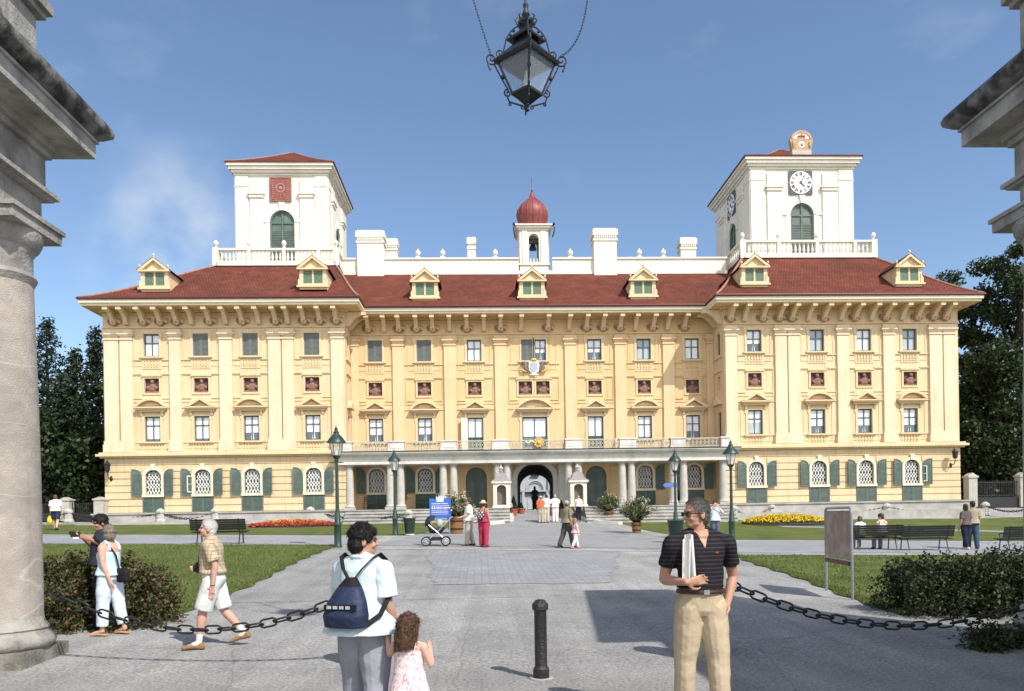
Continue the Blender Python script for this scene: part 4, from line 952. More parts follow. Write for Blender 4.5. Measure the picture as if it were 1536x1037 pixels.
def tower(x0, x1, y0, z0, zc, depth, ztop, plate, right):
    cx = (x0+x1)/2; hw = (x1-x0)/2; y1 = y0+depth; mb = MB(); aw, az0, az1 = 1.78, z0, zc-2.35
    hol = [(-aw/2, aw/2, z0, az1-.3, aw/2)]
    for rz in range(4):
        R = Matrix.Rotation(rz*pi/2, 4, 'Z'); c = Vector((cx, (y0+y1)/2, 0)); hx = hw if rz % 2 == 0 else depth/2; hy = depth/2 if rz % 2 == 0 else hw
        fn = lambda p, R=R, c=c: tuple(R @ Vector(p)+c)
        wall_grid(mb, -hx, hx, z0, zc, -hy, hol, .3, T=fn)
        def bx(a, b, d, za, zb):
            vs = [(a, -hy-d, za), (b, -hy-d, za), (b, -hy+.01, za), (a, -hy+.01, za), (a, -hy-d, zb), (b, -hy-d, zb), (b, -hy+.01, zb), (a, -hy+.01, zb)]
            mb.add([fn(v) for v in vs], [(0,3,2,1),(4,5,6,7),(0,1,5,4),(1,2,6,5),(2,3,7,6),(3,0,4,7)])
        for s in (-1, 1):
            a, b = sorted((s*hx*.40, s*hx*.68)); bx(a, b, .12, z0, zc-2.0+.2); bx(a-.06, b+.06, .2, zc-1.78, zc-1.55); bx(a-.14, b+.14, .28, zc-1.55, zc-1.42); bx(a, b, .12, zc-1.4, zc-.45)
            a, b = sorted((s*hx*.72, s*hx*.995)); bx(a, b, .06, z0, zc-.98); bx(a, b+.0, .1, zc-.96, zc-.86); bx(a, b, .06, zc-.84, zc-.02)
            a, b = sorted((s*aw*.5, s*(aw*.5+.34))); bx(a, b, .05, z0, az1-1.15)
            bx(min(s*1.0, s*1.5), max(s*1.0, s*1.5), .09, az1-1.2, az1-1.08)
        o = arc(0, az1-.3-aw/2, aw/2+.3, 0, pi, 16); i = arc(0, az1-.3-aw/2, aw/2, 0, pi, 16)
        rb = MB(); rb.ring(o, i, -hy-.05, -hy+.01, closed=False); mb.add([fn(v) for v in rb.v], rb.f)
        kb = MB(); kb.prism([(-.12, az1-.32), (.12, az1-.32), (.22, az1+.25), (-.22, az1+.25)], 'y', -hy-.14, -hy); mb.add([fn(v) for v in kb.v], kb.f)
    # cornice
    for za, zb, o in ((zc-.16, zc-.02, .1), (zc, zc+.2, .22), (zc+.2, zc+.42, .38), (zc+.42, zc+.62, .5)): mb.box(x0-o, x1+o, y0-o, y1+o, za+.001, zb)
    t = pal(mb, 'tower', M['white'])
    r = MB(); o = .58; zr = zc+.63
    ap = (cx, (y0+y1)/2, ztop); cs = [(x0-o, y0-o, zr), (x1+o, y0-o, zr), (x1+o, y1+o, zr), (x0-o, y1+o, zr)]
    for i in range(4):
        a, b = Vector(cs[i]), Vector(cs[(i+1) % 4]); A = Vector(ap); prev = (a, b)
        for tt in (.2, .4, .6, .8, 1):
            na, nb = a.lerp(A, tt), b.lerp(A, tt); dzz = -(1.1 if right else .45)*tt*(1-tt); na.z += dzz; nb.z += dzz
            r.quad(prev[0], prev[1], nb, na); prev = (na, nb)
    r.box(x0-o, x1+o, y0-o, y1+o, zr-.02, zr+.07)
    for q in cs:
        a, A = Vector(q), Vector(ap); kk = (1.1 if right else .45); mbr = MB(); mbr.tube([a.lerp(A, u)-Vector((0, 0, kk*u*(1-u)-.03)) for u in np.linspace(0, .97, 9)], .05, 6); r.add(mbr.v, mbr.f, 1)
    r.build('roof', [M['roof'], M['ridge']], t)
    for rz in range(4):
        R = Matrix.Rotation(rz*pi/2, 4, 'Z'); c = Vector((cx, (y0+y1)/2, 0)); hy = depth/2 if rz % 2 == 0 else hw
        s = MB(); top = az1-.3; p = [(-aw/2, z0), (aw/2, z0)]+arc(0, top-aw/2, aw/2, 0, pi, 16)
        s.prism(p, 'y', .16, .2); s.ring([(-aw/2+.001, z0)]+arc(0, top-aw/2, aw/2-.001, pi, 0, 16)+[(aw/2-.001, z0)], [(-aw/2+.12, z0)]+arc(0, top-aw/2, aw/2-.12, pi, 0, 16)+[(aw/2-.12, z0)], .07, .17, closed=False)
        s.box(-.05, .05, .08, .17, z0, top-.05); s.box(-aw/2+.1, aw/2-.1, .09, .17, top-aw/2-.05, top-aw/2+.05); s.box(-aw/2+.1, aw/2-.1, .09, .17, z0+.8, z0+.9)
        for k in range(24):
            z = z0+.1+k*.125
            if z < top-aw/2+.1: s.obox((0, .13, z), (aw/2-.12, 0, 0), (0, .02, -.035), (0, .004, .02))
        so = s.build('shutter', M['wood_green'], t); so.matrix_world = Matrix.Translation(c) @ R @ Matrix.Translation((0, -hy, 0))
    return t
def on_face(o, x, y, z, rz=0): o.location = (x, y, z); o.rotation_euler = (0, 0, rz)
tl = tower(-17.36, -10.74, 56.2, 19.6, 26.72, 7.4, 30.0, 'red', False)
tr_ = tower(20.4, 28.15, 56.2, 20.05, 27.25, 8.2, 30.55, 'clock', True)
pc = at(421, 285, 56.2)
mb = MB(); mb.box(-.78, .78, -.04, .02, -.88, .88, 1); mb.ring([(-.78, -.88), (.78, -.88), (.78, .88), (-.78, .88)], [(-.7, -.8), (.7, -.8), (.7, .8), (-.7, .8)], -.06, -.03, 0)
mb.ring(arc(0, .1, .34, 0, 2*pi, 24)[:-1], arc(0, .1, .26, 0, 2*pi, 24)[:-1], -.07, -.03, 2); mb.ell((0, -.05, .1), (.12, .04, .12), 10, 2)
for k in range(9): mb.box(-.6, -.45, -.065, -.03, -.7+k*.16, -.64+k*.16, 2); mb.box(.45, .6, -.065, -.03, -.7+k*.16, -.64+k*.16, 2)
for k in range(7): a = pi+k*pi/6; mb.tube([(.3*cos(a), -.05, .1+.3*sin(a)), (.62*cos(a), -.05, .1+.72*sin(a))], .016, 4, mi=2)
o = mb.build('sundial', [M['terra'], mat('sundial_red', (.24, .075, .065), .85, .35, 5, .3, 20), mat('sundial_line', (.36, .2, .17), .8)], tl); on_face(o, pc.x, 56.15, pc.z)
pc = at(1200.3, 275, 56.2)
cw = mat('clock_white', (.78, .78, .76), .5, .05, 4); cd = mat('clock_dark', (.07, .075, .085), .6, .2, 6)
mb = clock_face(.86, 0)
for a, ln, w in ((radians(62), .74, .05), (radians(-48), .52, .075)):
    d = Vector((cos(a), 0, sin(a))); n = Vector((-d.z, 0, d.x)); mb.obox(d*ln*.5*.86-d*.08+Vector((0, -.075, 0)), d*ln*.5, (0, .008, 0), n*w*.6, 1)
mb.prism(arc(0, 0, .1, 0, 2*pi, 16)[:-1], 'y', -.09, -.05, 1)
cm = mb.mesh('clock', [cw, cd])
o = link('clock', cm, tr_); on_face(o, pc.x, 56.13, pc.z)
o = link('clock', cm, tr_); on_face(o, 20.33, 60.3, pc.z, -pi/2)
# painted crest above the clock
cz = 27.9; cx_ = at(1202, 220, 56.0).x
mb = MB()
mb.box(-.72, .72, -.1, .35, -.02, .5, 0); mb.prism([(-.7, .5), (.7, .5), (.86, 1.25), (.84, 1.4), (-.84, 1.4), (-.86, 1.25)], 'y', -.06, .3, 1)
mb.prism([(-.62, 1.4)]+arc(0, 1.38, .62, pi, 0, 14, .42)[1:-1]+[(.62, 1.4)], 'y', -.04, .28, 2)
mb.ring(arc(0, 1.36, .78, pi, 0, 14, .62), arc(0, 1.36, .62, pi, 0, 14, .44), -.09, .3, 1, closed=False)
for k in range(5): a = pi*(k+.5)/5; mb.ell((.72*cos(a), .1, 1.38+.58*sin(a)), (.1, .1, .1), 8, 1)
mb.ell((0, -.05, .92), (.25, .06, .25), 14, 2); mb.ell((0, -.1, .92), (.12, .05, .13), 8, 3)
for s in (-1, 1): mb.ell((s*.62, -.08, .95), (.1, .08, .3), 8, 1); mb.ell((s*.2, -.1, 1.55), (.12, .06, .09), 8, 3)
mb.ell((0, -.1, 1.6), (.1, .07, .14), 8, 3)
o = mb.build('crest', [M['stone'], mat('crest_ochre', (.42, .27, .15), .8, .3, 6, .4, 20), M['white_paint'], mat('crest_red', (.45, .16, .10), .7, .2, 6)], tr_, smooth=40); on_face(o, cx_, 56.0, cz)

# ---- portico
PX0, PX1, PY = -9.35, 16.95, 49.35
mb = MB()
mb.box(PX0+.25, PX1-.25, PY+.35, YC-.02, 5.12, 5.2); mb.box(PX0+.2, PX1-.2, PY+.3, PY+1.05, 5.1, 5.32); mb.box(PX0+.17, PX1-.17, PY+.27, PY+1.08, 5.322, 5.58)
mb.box(PX0+.1, PX1-.1, PY+.2, YC-.03, 5.582, 5.66); mb.box(PX0, PX1, PY, YC-.03, 5.70, 5.80); mb.box(PX0+.06, PX1-.06, PY+.08, YC-.03, 5.662, 5.698); mb.box(PX0-.06, PX1+.06, PY-.08, YC-.03, 5.802, 5.9)
pal(mb, 'portico_deck', M['marble'])
mb = MB(); mb.box(PX0+.05, PX1-.05, PY-.0, YC-.05, 5.9, 5.925); mb.box(PX0-.07, PX1+.07, PY-.1, PY-.02, 5.86, 5.93)
pal(mb, 'deck_flashing', M['iron'])
def col_mesh():
    mb = MB(); z0, z1 = 2.2, 5.12; h = z1-z0
    mb.box(-.33, .33, -.33, .33, 0, .14)
    mb.lathe([(.31, .14), (.34, .19), (.31, .25), (.27, .29), (.255, .34), (.26, .9), (.25, 1.6), (.225, h-.36), (.22, h-.3), (.245, h-.27), (.22, h-.24), (.22, h-.17), (.29, h-.1)], (0, 0, 0), 20)
    mb.box(-.31, .31, -.31, .31, h-.1, h); return mb.mesh('column', [M['stone']], 35)
T['col'] = col_mesh()
for px in (524.6, 585.5, 601, 665, 680.5, 746, 760.5, 853, 868, 933.5, 947.5, 1009.5, 1025.5, 1085): put('column', T['col'], at(px, 720, 50.05).x, 50.05, 2.2)
# pedestals and iron railing on the deck
for pl, pr_ in ((515, 528), (582.5, 606), (661, 684.5), (738.5, 763.5), (848, 872.5), (929, 953.5), (1005.5, 1027.5), (1081, 1093)):
    a, b = at(pl, 665, 49.6).x, at(pr_, 665, 49.6).x; mb = MB()
    mb.box(a, b, 49.42, 49.85, 5.92, 6.5); mb.box(a-.05, b+.05, 49.37, 49.9, 6.502, 6.6); mb.box(a-.04, b+.04, 49.38, 49.89, 5.93, 6.02)
    mb.box(a+.1, b-.1, 49.40, 49.45, 6.1, 6.42); pal(mb, 'pedestal', M['marble'])
mb = MB()
edges = [528, 582.5, 606, 661, 684.5, 738.5, 763.5, 848, 872.5, 929, 953.5, 1005.5, 1027.5, 1081]
for a, b in zip(edges[::2], edges[1::2]):
    x0, x1 = at(a, 665, 49.6).x, at(b, 665, 49.6).x
    mb.box(x0, x1, 49.58, 49.66, 6.50, 6.56); mb.box(x0, x1, 49.585, 49.655, 5.99, 6.04)
    n = max(3, int((x1-x0)/.24))
    for i in range(n):
        x = x0+(x1-x0)*(i+.5)/n
        mb.tube([(x+.1*cos(q), 49.62, 6.27+.2*sin(q)) for q in np.linspace(0, 2*pi, 11)[:-1]], .017, 4, True)
        mb.ell((x, 49.62, 6.27), (.045, .03, .05), 6)
        if i: xx = x0+(x1-x0)*i/n; mb.box(xx-.012, xx+.012, 49.605, 49.635, 6.04, 6.5)
pal(mb, 'railing', mat('railing_paint', (.48, .45, .36), .6, .15, 6))
mb = MB(); c = at(808, 664, 49.5); mb.ell((c.x, 49.5, c.z), (.26, .08, .26), 16); mb.ell((c.x, 49.42, c.z), (.12, .07, .14), 10)
for k in range(10): q = 2*pi*k/10; mb.ell((c.x+.27*cos(q), 49.48, c.z+.27*sin(q)), (.09, .07, .09), 7)
mb.tube([(c.x-.28, 49.5, c.z), (c.x-.5, 49.5, c.z+.14), (c.x-.62, 49.5, c.z-.02), (c.x-.85, 49.5, c.z+.05)], .04, 6, mi=1)
pal(mb, 'emblem', [M['brass'], M['white_paint']], 40)
# coat of arms over the middle bay
mb = MB(); c = at(801, 551, YC-.2); q = c.z
sh = [(-.32, .42), (.32, .42), (.36, .1), (.3, -.25), (0, -.48), (-.3, -.25), (-.36, .1)]
mb.prism([(c.x+a, q+b) for a, b in sh], 'y', YC-.2, YC-.02, 0); mb.prism([(c.x+a*.74, q+b*.74) for a, b in sh], 'y', YC-.24, YC-.19, 1)
for s in (-1, 1):
    mb.tube([(c.x+s*.36, YC-.15, q-.25), (c.x+s*.6, YC-.18, q-.1), (c.x+s*.55, YC-.18, q+.2), (c.x+s*.75, YC-.18, q+.35), (c.x+s*.9, YC-.16, q+.15)], [.07, .1, .1, .08, .03], 7, mi=2)
    mb.tube([(c.x+s*.5, YC-.15, q-.3), (c.x+s*.8, YC-.18, q-.2), (c.x+s*.92, YC-.16, q+.0)], [.06, .08, .03], 7, mi=3); mb.ell((c.x+s*.62, YC-.2, q+.32), (.1, .08, .1), 8, 2)
mb.ell((c.x, YC-.2, q+.5), (.22, .1, .12), 10, 3); mb.ell((c.x, YC-.18, q-.5), (.3, .08, .07), 8, 0)
pal(mb, 'coat_of_arms', [M['white_paint'], M['blue'], M['greyshut'], M['brass']], 40)
# open casement of the left French window
mb = MB(); mb.ring([(0, 0), (.5, 0), (.5, 2.2), (0, 2.2)], [(.06, .06), (.44, .06), (.44, 2.14), (.06, 2.14)], -.025, .025)
for z in (.75, 1.4): mb.box(.06, .44, -.015, .015, z, z+.05)
mb.quad((.06, .004, .06), (.44, .004, .06), (.44, .004, 2.14), (.06, .004, 2.14))
put('casement', mb.mesh('casement', [M['cream']]), X(712.5, YC)-.54, YC-.04, 6.15, rz=pi+.55)
# gateway: stone jambs, vaulted passage, courtyard front beyond
mb = MB(); zc = 5.2-1.1; w = (gx1-gx0)/2
mb.ring([(GX-w-.36, 2.0)]+arc(GX, zc, w+.36, pi, 0, 18, 1.1+.36)+[(GX+w+.36, 2.0)], [(GX-w, 2.0)]+arc(GX, zc, w, pi, 0, 18, 1.1)+[(GX+w, 2.0)], YC-.12, YC+.01, closed=False)
for s in (-1, 1): mb.box(GX+s*(w+.62)-.26, GX+s*(w+.62)+.26, YC-.3, YC+.01, 2.0, 5.1)
pal(mb, 'gate_surround', M['marble'])
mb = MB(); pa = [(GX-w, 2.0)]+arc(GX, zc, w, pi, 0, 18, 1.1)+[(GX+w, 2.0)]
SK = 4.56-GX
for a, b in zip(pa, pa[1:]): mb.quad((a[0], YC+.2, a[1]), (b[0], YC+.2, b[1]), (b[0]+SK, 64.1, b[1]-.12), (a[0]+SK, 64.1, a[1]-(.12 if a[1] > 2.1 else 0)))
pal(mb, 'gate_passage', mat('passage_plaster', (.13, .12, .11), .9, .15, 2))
cyw = mat('courtyard_plaster', (.40, .43, .47), .85, .05, 1)
mb = MB(); Yc = 92; zt = at(803, 735, Yc).z
mb.quad((-14, Yc, 1.5), (22, Yc, 1.5), (22, Yc, 14), (-14, Yc, 14)); cxx = at(803, 740, Yc).x
mb.ring(arc(cxx, 4.64, 1.15, 0, pi, 20, 1.3), arc(cxx, 4.64, .98, 0, pi, 20, 1.12), Yc-.2, Yc, closed=False); mb.ring(arc(cxx, 4.64, .86, 0, pi, 20, 1.0), arc(cxx, 4.64, .80, 0, pi, 20, .93), Yc-.12, Yc, closed=False)
mb.box(cxx-2.6, cxx+2.6, Yc-.25, Yc, 4.5, 4.64)
for s in (-1, 1):
    mb.box(cxx+s*1.45-.14, cxx+s*1.45+.14, Yc-.22, Yc, 1.5, 4.5); mb.box(cxx+s*1.75-.22, cxx+s*1.75+.22, Yc-.3, Yc, 4.64, 7.2); mb.ring([(cxx+s*.55-.42, 2.4), (cxx+s*.55+.42, 2.4), (cxx+s*.55+.42, 3.9), (cxx+s*.55-.42, 3.9)], [(cxx+s*.55-.35, 2.47), (cxx+s*.55+.35, 2.47), (cxx+s*.55+.35, 3.83), (cxx+s*.55-.35, 3.83)], Yc-.06, Yc)
pal(mb, 'courtyard_front', cyw)
mb = MB(); mb.box(cxx-.48, cxx+.48, Yc-.3, Yc-.05, 6.4, 6.62); mb.box(cxx-1.15, cxx+1.15, Yc-.3, Yc-.05, 4.26, 4.38); pal(mb, 'courtyard_lintel', M['iron'])
# steps below the portico and the kerbs of the ramp
for a, b in ((LX1+.1, 1.84), (6.58, RX0-.1)):
    mb = MB()
    for k in range(5):
        mb.box(a+.02, b-.02, 47.4+k*.3, 52.4 if k == 4 else 47.8+k*.3, .5, 1.33+k*.205); mb.box(a, b, 47.34+k*.3, 52.38 if k == 4 else 47.7+k*.3, 1.3+k*.205, 1.36+k*.205)
    pal(mb, 'steps', M['steps'])
for s, x in ((-1, 1.97), (1, 6.45)):
    mb = MB(); n = 14
    pts = []
    for i in range(n+1):
        t = i/n; y = 52.2-t*6.0; xx = x+s*(0 if t < .62 else 2.0*((t-.62)/.38)**1.6); pts.append((xx, y, H(xx, y)))
    for p, q in zip(pts, pts[1:]):
        mb.add([(p[0]-.13, p[1], p[2]-.2), (p[0]+.13, p[1], p[2]-.2), (q[0]+.13, q[1], q[2]-.2), (q[0]-.13, q[1], q[2]-.2), (p[0]-.13, p[1], p[2]+.2), (p[0]+.13, p[1], p[2]+.2), (q[0]+.13, q[1], q[2]+.2), (q[0]-.13, q[1], q[2]+.2)],
               [(0,1,2,3),(4,7,6,5),(0,4,5,1),(1,5,6,2),(2,6,7,3),(3,7,4,0)])
    tag(mb.build('kerb', M['marble']), kind='structure')
# wall lanterns at the outer corners of the wings
for px, py in ((165, 710), (1428, 690)):
    c = at(px, py, 49.8); mb = MB(); mb.tube([(0, .2, -.35), (0, -.25, -.3), (0, -.4, -.1), (0, -.4, .05)], .03, 6); mb.lathe([(.06, .05), (.16, .12), (.2, .5), (.24, .52), (.1, .68), (.03, .8)], (0, -.4, 0), 6)
    mb.ell((0, .12, -.35), (.12, .06, .2), 8); put('wall_lantern', mb.mesh('wall_lantern', [M['iron']]), c.x, 49.85, c.z)
# ------------------------------------------------------------------ gate piers in front
def pier(X0, sgn, label, DY=0, CX_=.36, SPLAY=0.0):
    """column and entablature of the gateway; X0 = inner face of the frieze, sgn = +1 when the passage lies towards +X"""
    t = thing('gate_pier', label, 'gate pier', (X0, 8.95+DY, 0), 0, 'stone piers of the gateway')
    def bx(mb, xi, xo, y0, y1, z0, z1):      # xi: distance of the inner face in front of the frieze, xo: depth behind it
        a, b = sorted((sgn*xi, -sgn*xo)); mb.box(a, b, y0-8.95, y1-8.95, z0, z1)
    FY = 9.36
    cxl = -sgn*CX_
    mb = MB(); 
    mb.box(cxl-.50, cxl+.50, -.5, .5, -.05, .20); 
    mb.build('plinth', M['pier_dirty'], t)
    mb = MB(); mb.lathe([(.50, .20), (.54, .235), (.555, .28), (.54, .325), (.50, .36), (.475, .385), (.47, .41), (.485, .43), (.47, .455), (.44, .49), (.425, .56)], (cxl, 0, 0), 40)
    mb.build('base', M['pier'], t, smooth=40)
    mb = MB(); mb.lathe([(.425, .558), (.424, 1.2), (.42, 2.2), (.405, 3.2), (.375, 4.5)], (cxl, 0, 0), 48, caps=False); mb.build('shaft', M['pier_shaft'], t, smooth=40)
    mb = MB(); mb.lathe([(.37, 4.45), (.40, 4.5), (.42, 4.54), (.40, 4.58), (.375, 4.6), (.375, 4.82), (.40, 4.85), (.40, 4.88), (.44, 4.9), (.475, 4.97), (.49, 5.05), (.49, 5.08)], (cxl, 0, 0), 40)
    mb.box(cxl-.50, cxl+.50, -.5, .5, 5.08, 5.2); mb.box(cxl-.53, cxl+.53, -.53, .53, 5.2, 5.25); mb.build('capital', M['pier'], t, smooth=40)
    mb = MB(); Y1 = -3.0
    bx(mb, -.02, 1.6, Y1, 9.3, 5.25, 5.6); bx(mb, .07, 1.6, Y1+.01, FY+.06, 5.6, 5.63); bx(mb, .12, 1.6, Y1+.02, FY+.10, 5.63, 5.68)
    bx(mb, 0, 1.6, Y1+.03, FY, 5.68, 6.12)
    bx(mb, .06, 1.6, Y1+.04, FY+.04, 6.1205, 6.2); bx(mb, .12, 1.6, Y1+.05, FY+.08, 6.2, 6.29)
    bx(mb, .43, 1.6, Y1+.06, 9.73, 6.29, 6.49); bx(mb, .46, 1.6, Y1+.07, 9.76, 6.49, 6.525)
    mb.build('entablature', M['pier'], t)
    mb = MB()   # weathered rounded top moulding
    prof = [(.44, 6.526), (.50, 6.55), (.585, 6.62), (.60, 6.69), (.57, 6.75), (.48, 6.79), (.30, 6.82), (.06, 6.84)]
    vs = []; n = len(prof)
    for o, z in prof:
        e = 9.30+o; vs += [(sgn*o, Y1-8.95, z), (sgn*o, e-8.95, z), (-sgn*1.6, e-8.95, z)]
    fs = []
    for i in range(n-1):
        for k in range(2): a = i*3+k; fs.append((a, a+1, a+4, a+3))
    mb.add(vs, fs); mb.build('cornice_moulding', M['pier_top'], t, smooth=50)
    mb = MB(); bx(mb, .02, 1.6, 3.9, FY+.0, 6.83, 7.0); bx(mb, -.04, 1.55, 3.95, FY-.08, 7.0, 7.82); mb.build('attic', M['pier'], t)
    mb = MB(); bx(mb, .04, 1.6, 3.88, FY+.0, 7.82, 7.9); mb.prism([(sgn*.10, FY+.06-8.95), (sgn*(.10+SPLAY), 3.8-8.95), (-sgn*1.6, 3.8-8.95), (-sgn*1.6, FY+.06-8.95)], 'z', 7.9, 8.02); mb.build('attic_cap', M['pier_dirty'], t)
    mb = MB(); bx(mb, -.75, 1.6, Y1+.1, 8.2, -.05, 5.25); bx(mb, -.68, 1.6, Y1+.08, 8.27, -.05, .45); bx(mb, -.68, 1.6, Y1+.08, 8.27, 5.0, 5.245); mb.build('wall', M['pier'], t)
    return t
def piermat(name, c, dark, lo, hi, sc, stretch=None, bump=.5, joints=False):
    m = mat(name, c, .9, .14, 3.2, bump, 26, .2, col2=dark, c2scale=sc, c2lo=lo, c2hi=hi, stretch=stretch); return m
M['pier'] = piermat('weathered_stone', (.35, .335, .31), (.155, .148, .135), .42, .72, 2.6)
M['pier_dirty'] = piermat('dirty_stone', (.27, .26, .235), (.13, .125, .105), .42, .66, 3.4)
M['pier_top'] = piermat('blackened_stone', (.20, .195, .185), (.045, .044, .042), .38, .6, 5.0)
def shaftmat():
    m = mat('column_stone', (.385, .345, .305), .88, .16, 7, .45, 60, .2, col2=(.25, .225, .20), c2scale=1.8, c2lo=.45, c2hi=.75)
    n = m.node_tree.nodes; L = m.node_tree.links; b = n['Principled BSDF']; src = b.inputs['Base Color'].links[0].from_socket
    tc = n.new('ShaderNodeTexCoord'); nz = n.new('ShaderNodeTexNoise'); nz.inputs['Scale'].default_value = .55; nz.inputs['Detail'].default_value = 4; nz.inputs['Roughness'].default_value = .4; nz.inputs['Distortion'].default_value = .3
    mp = n.new('ShaderNodeMapping'); mp.inputs['Scale'].default_value = (.6, .6, 1.6); L.new(tc.outputs['Object'], mp.inputs[0]); L.new(mp.outputs[0], nz.inputs['Vector'])
    r = n.new('ShaderNodeValToRGB'); e = r.color_ramp.elements; e[0].position = .497; e[0].color = (0, 0, 0, 1); e[1].position = .503; e[1].color = (0, 0, 0, 1); k = e.new(.5); k.color = (.45, .45, .45, 1)
    L.new(nz.outputs['Fac'], r.inputs[0]); mm = n.new('ShaderNodeMixRGB'); mm.inputs[2].default_value = (.60, .585, .56, 1); L.new(r.outputs[0], mm.inputs[0]); L.new(src, mm.inputs[1]); L.new(mm.outputs[0], b.inputs['Base Color'])
    return m
M['pier_shaft'] = shaftmat(); streaks(M['pier'], .9, (.42, .40, .37)); streaks(M['pier_shaft'], .55, (.62, .58, .53))
pier(-5.27, 1, 'weathered stone column and entablature on the left side of the gateway', .27)
pier(6.68, -1, 'shaded stone pier on the right, only its cornice and capital reach into view', -.12, .26, .52)

# ------------------------------------------------------------------ lantern of the gateway
LXc, LYc = .555, 8.0
lan = thing('hanging_lantern', 'black wrought iron lantern hanging on chains in front of the blue sky', 'lantern', (LXc, LYc, 5.885), radians(47), s=.87)
mglass = bpy.data.materials.new('milky_glass'); mglass.use_nodes = True
n_ = mglass.node_tree.nodes; l_ = mglass.node_tree.links; b_ = n_['Principled BSDF']; b_.inputs['Base Color'].default_value = (.55, .62, .68, 1); b_.inputs['Roughness'].default_value = .25
tr0 = n_.new('ShaderNodeBsdfTransparent'); ms0 = n_.new('ShaderNodeMixShader'); ms0.inputs[0].default_value = .28; tr0.inputs[0].default_value = (.8, .88, .95, 1)
l_.new(tr0.outputs[0], ms0.inputs[1]); l_.new(b_.outputs[0], ms0.inputs[2]); l_.new(ms0.outputs[0], n_['Material Output'].inputs[0])
M['glass_milk'] = mglass
RT, RB_, ZT_, ZB_ = .245, .125, .575, .20         # half sides of the glass body (square, in local axes)
mb = MB()
def frustum(mb, r0, z0, r1, z1, mi=0): mb.lathe([(r0*1.4142, z0), (r1*1.4142, z1)], (0, 0, 0), 4, mi, phase=pi/4)
frustum(mb, .02, .06, RB_, ZB_-.02); frustum(mb, RB_+.012, ZB_-.02, RB_+.012, ZB_+.012)
frustum(mb, RT+.03, ZT_-.015, RT+.045, ZT_+.02); frustum(mb, RT+.04, ZT_+.02, .115, .79)
frustum(mb, .115, .79, .105, .83); frustum(mb, .165, .83, .17, .85); frustum(mb, .17, .85, .06, .96); frustum(mb, .06, .96, .05, 1.0)
for sx in (-1, 1):
    for sy in (-1, 1): mb.tube([(sx*RB_, sy*RB_, ZB_), (sx*RT, sy*RT, ZT_)], .013, 6)
mb.build('body', M['iron'], lan)
mb = MB()
for k in range(4):
    R = Matrix.Rotation(k*pi/2, 3, 'Z'); a, b, c, d = [R @ Vector(p) for p in ((-RB_, -RB_+.004, ZB_), (RB_, -RB_+.004, ZB_), (RT, -RT+.004, ZT_), (-RT, -RT+.004, ZT_))]
    mb.quad(a, b, c, d)
mb.build('glass', mglass, lan)
mb = MB(); mb.lathe([(.03, ZB_), (.045, .28), (.05, .34), (.03, .40), (.02, .47)], (0, 0, 0), 10); mb.build('lamp_holder', M['white_paint'], lan)
mb = MB()
mb.lathe([(.0, -.02), (.03, 0), (.018, .03), (.028, .055), (.015, .07)], (0, 0, 0), 8); mb.build('drop_finial', M['iron'], lan, smooth=40); mb = MB()
for k in range(8):
    q = 2*pi*k/8; c, s = cos(q), sin(q)
    mb.tube([(.05*c, .05*s, .98), (.10*c, .10*s, 1.03), (.13*c, .13*s, 1.09), (.10*c, .10*s, 1.12)], [.012, .012, .01, .006], 5)
    mb.ell((.075*c, .075*s, 1.06), (.025, .025, .03), 6)
mb.lathe([(.05, 1.0), (.065, 1.04), (.03, 1.1), (.05, 1.15), (.022, 1.22), (.035, 1.26), (.016, 1.3), (.014, 2.82)], (0, 0, 0), 10)
mb.build('finial', M['iron'], lan, smooth=40)
def spiral(c, r0, turns, a0, sgn, ax, n=22):
    ax = Vector(ax); pts = []
    for i in range(n+1):
        t = i/n; r = r0*(1-t*.85); a = a0+sgn*2*pi*turns*t; pts.append(Vector(c)+ax*(r*cos(a))+Vector((0, 0, r*sin(a))))
    return pts
mb = MB()
for sx in (-1, 1):
    for sy in (-1, 1):
        ax = Vector((sx, sy, 0)).normalized(); d = lambda r, z: ax*r+Vector((0, 0, z)); q = 1.4142
        mb.tube([d(RB_*q+.045, ZB_+.03), d((RB_+RT)/2*q+.05, (ZB_+ZT_)/2), d(RT*q+.05, ZT_-.02)], .009, 6)
        mb.ell(d((RB_+RT)/2*q+.03, (ZB_+ZT_)/2), (.025, .025, .028), 7)
        mb.tube(spiral(d(RT*q+.075, ZT_+.035), .075, 1.4, pi*1.25, 1, ax), .010, 6)
        mb.tube(spiral(d(RT*q-.03, ZT_+.10), .05, 1.3, pi*1.6, 1, ax), .009, 6)
        mb.tube([d(RT*q-.055, ZT_+.07), d(RT*q-.08, ZT_+.17), d(.24, .86), d(.19, .94), d(.12, 1.0), d(.06, 1.02)], .009, 6)
        for t in (.25, .5, .75): mb.ell(d(.27-.16*t, .80+.2*t), (.018, .018, .018), 6)
        mb.tube(spiral(d(RB_*q+.055, ZB_-.0), .05, 1.3, pi*.5, -1, ax), .010, 6)
        mb.tube([d(RB_*q+.06, ZB_-.05), d(RB_*q+.04, ZB_-.10), d(RB_*q-.02, ZB_-.12), d(.05, .05)], .010, 6)
        mb.tube(spiral(d(RB_*q+.03, ZB_-.13), .022, 1.1, pi*.5, -1, ax, 12), .009, 5)
        mb.tube(spiral(d(.05, .035), .03, 1.2, pi*.5, -1, ax, 12), .008, 5)
        mb.tube([d(RT*q+.12, ZT_+.0), d(RT*q+.11, ZT_-.06), d(RT*q+.09, ZT_-.1)], [.012, .011, .014], 5)
mb.build('scrollwork', M['iron'], lan, smooth=40)
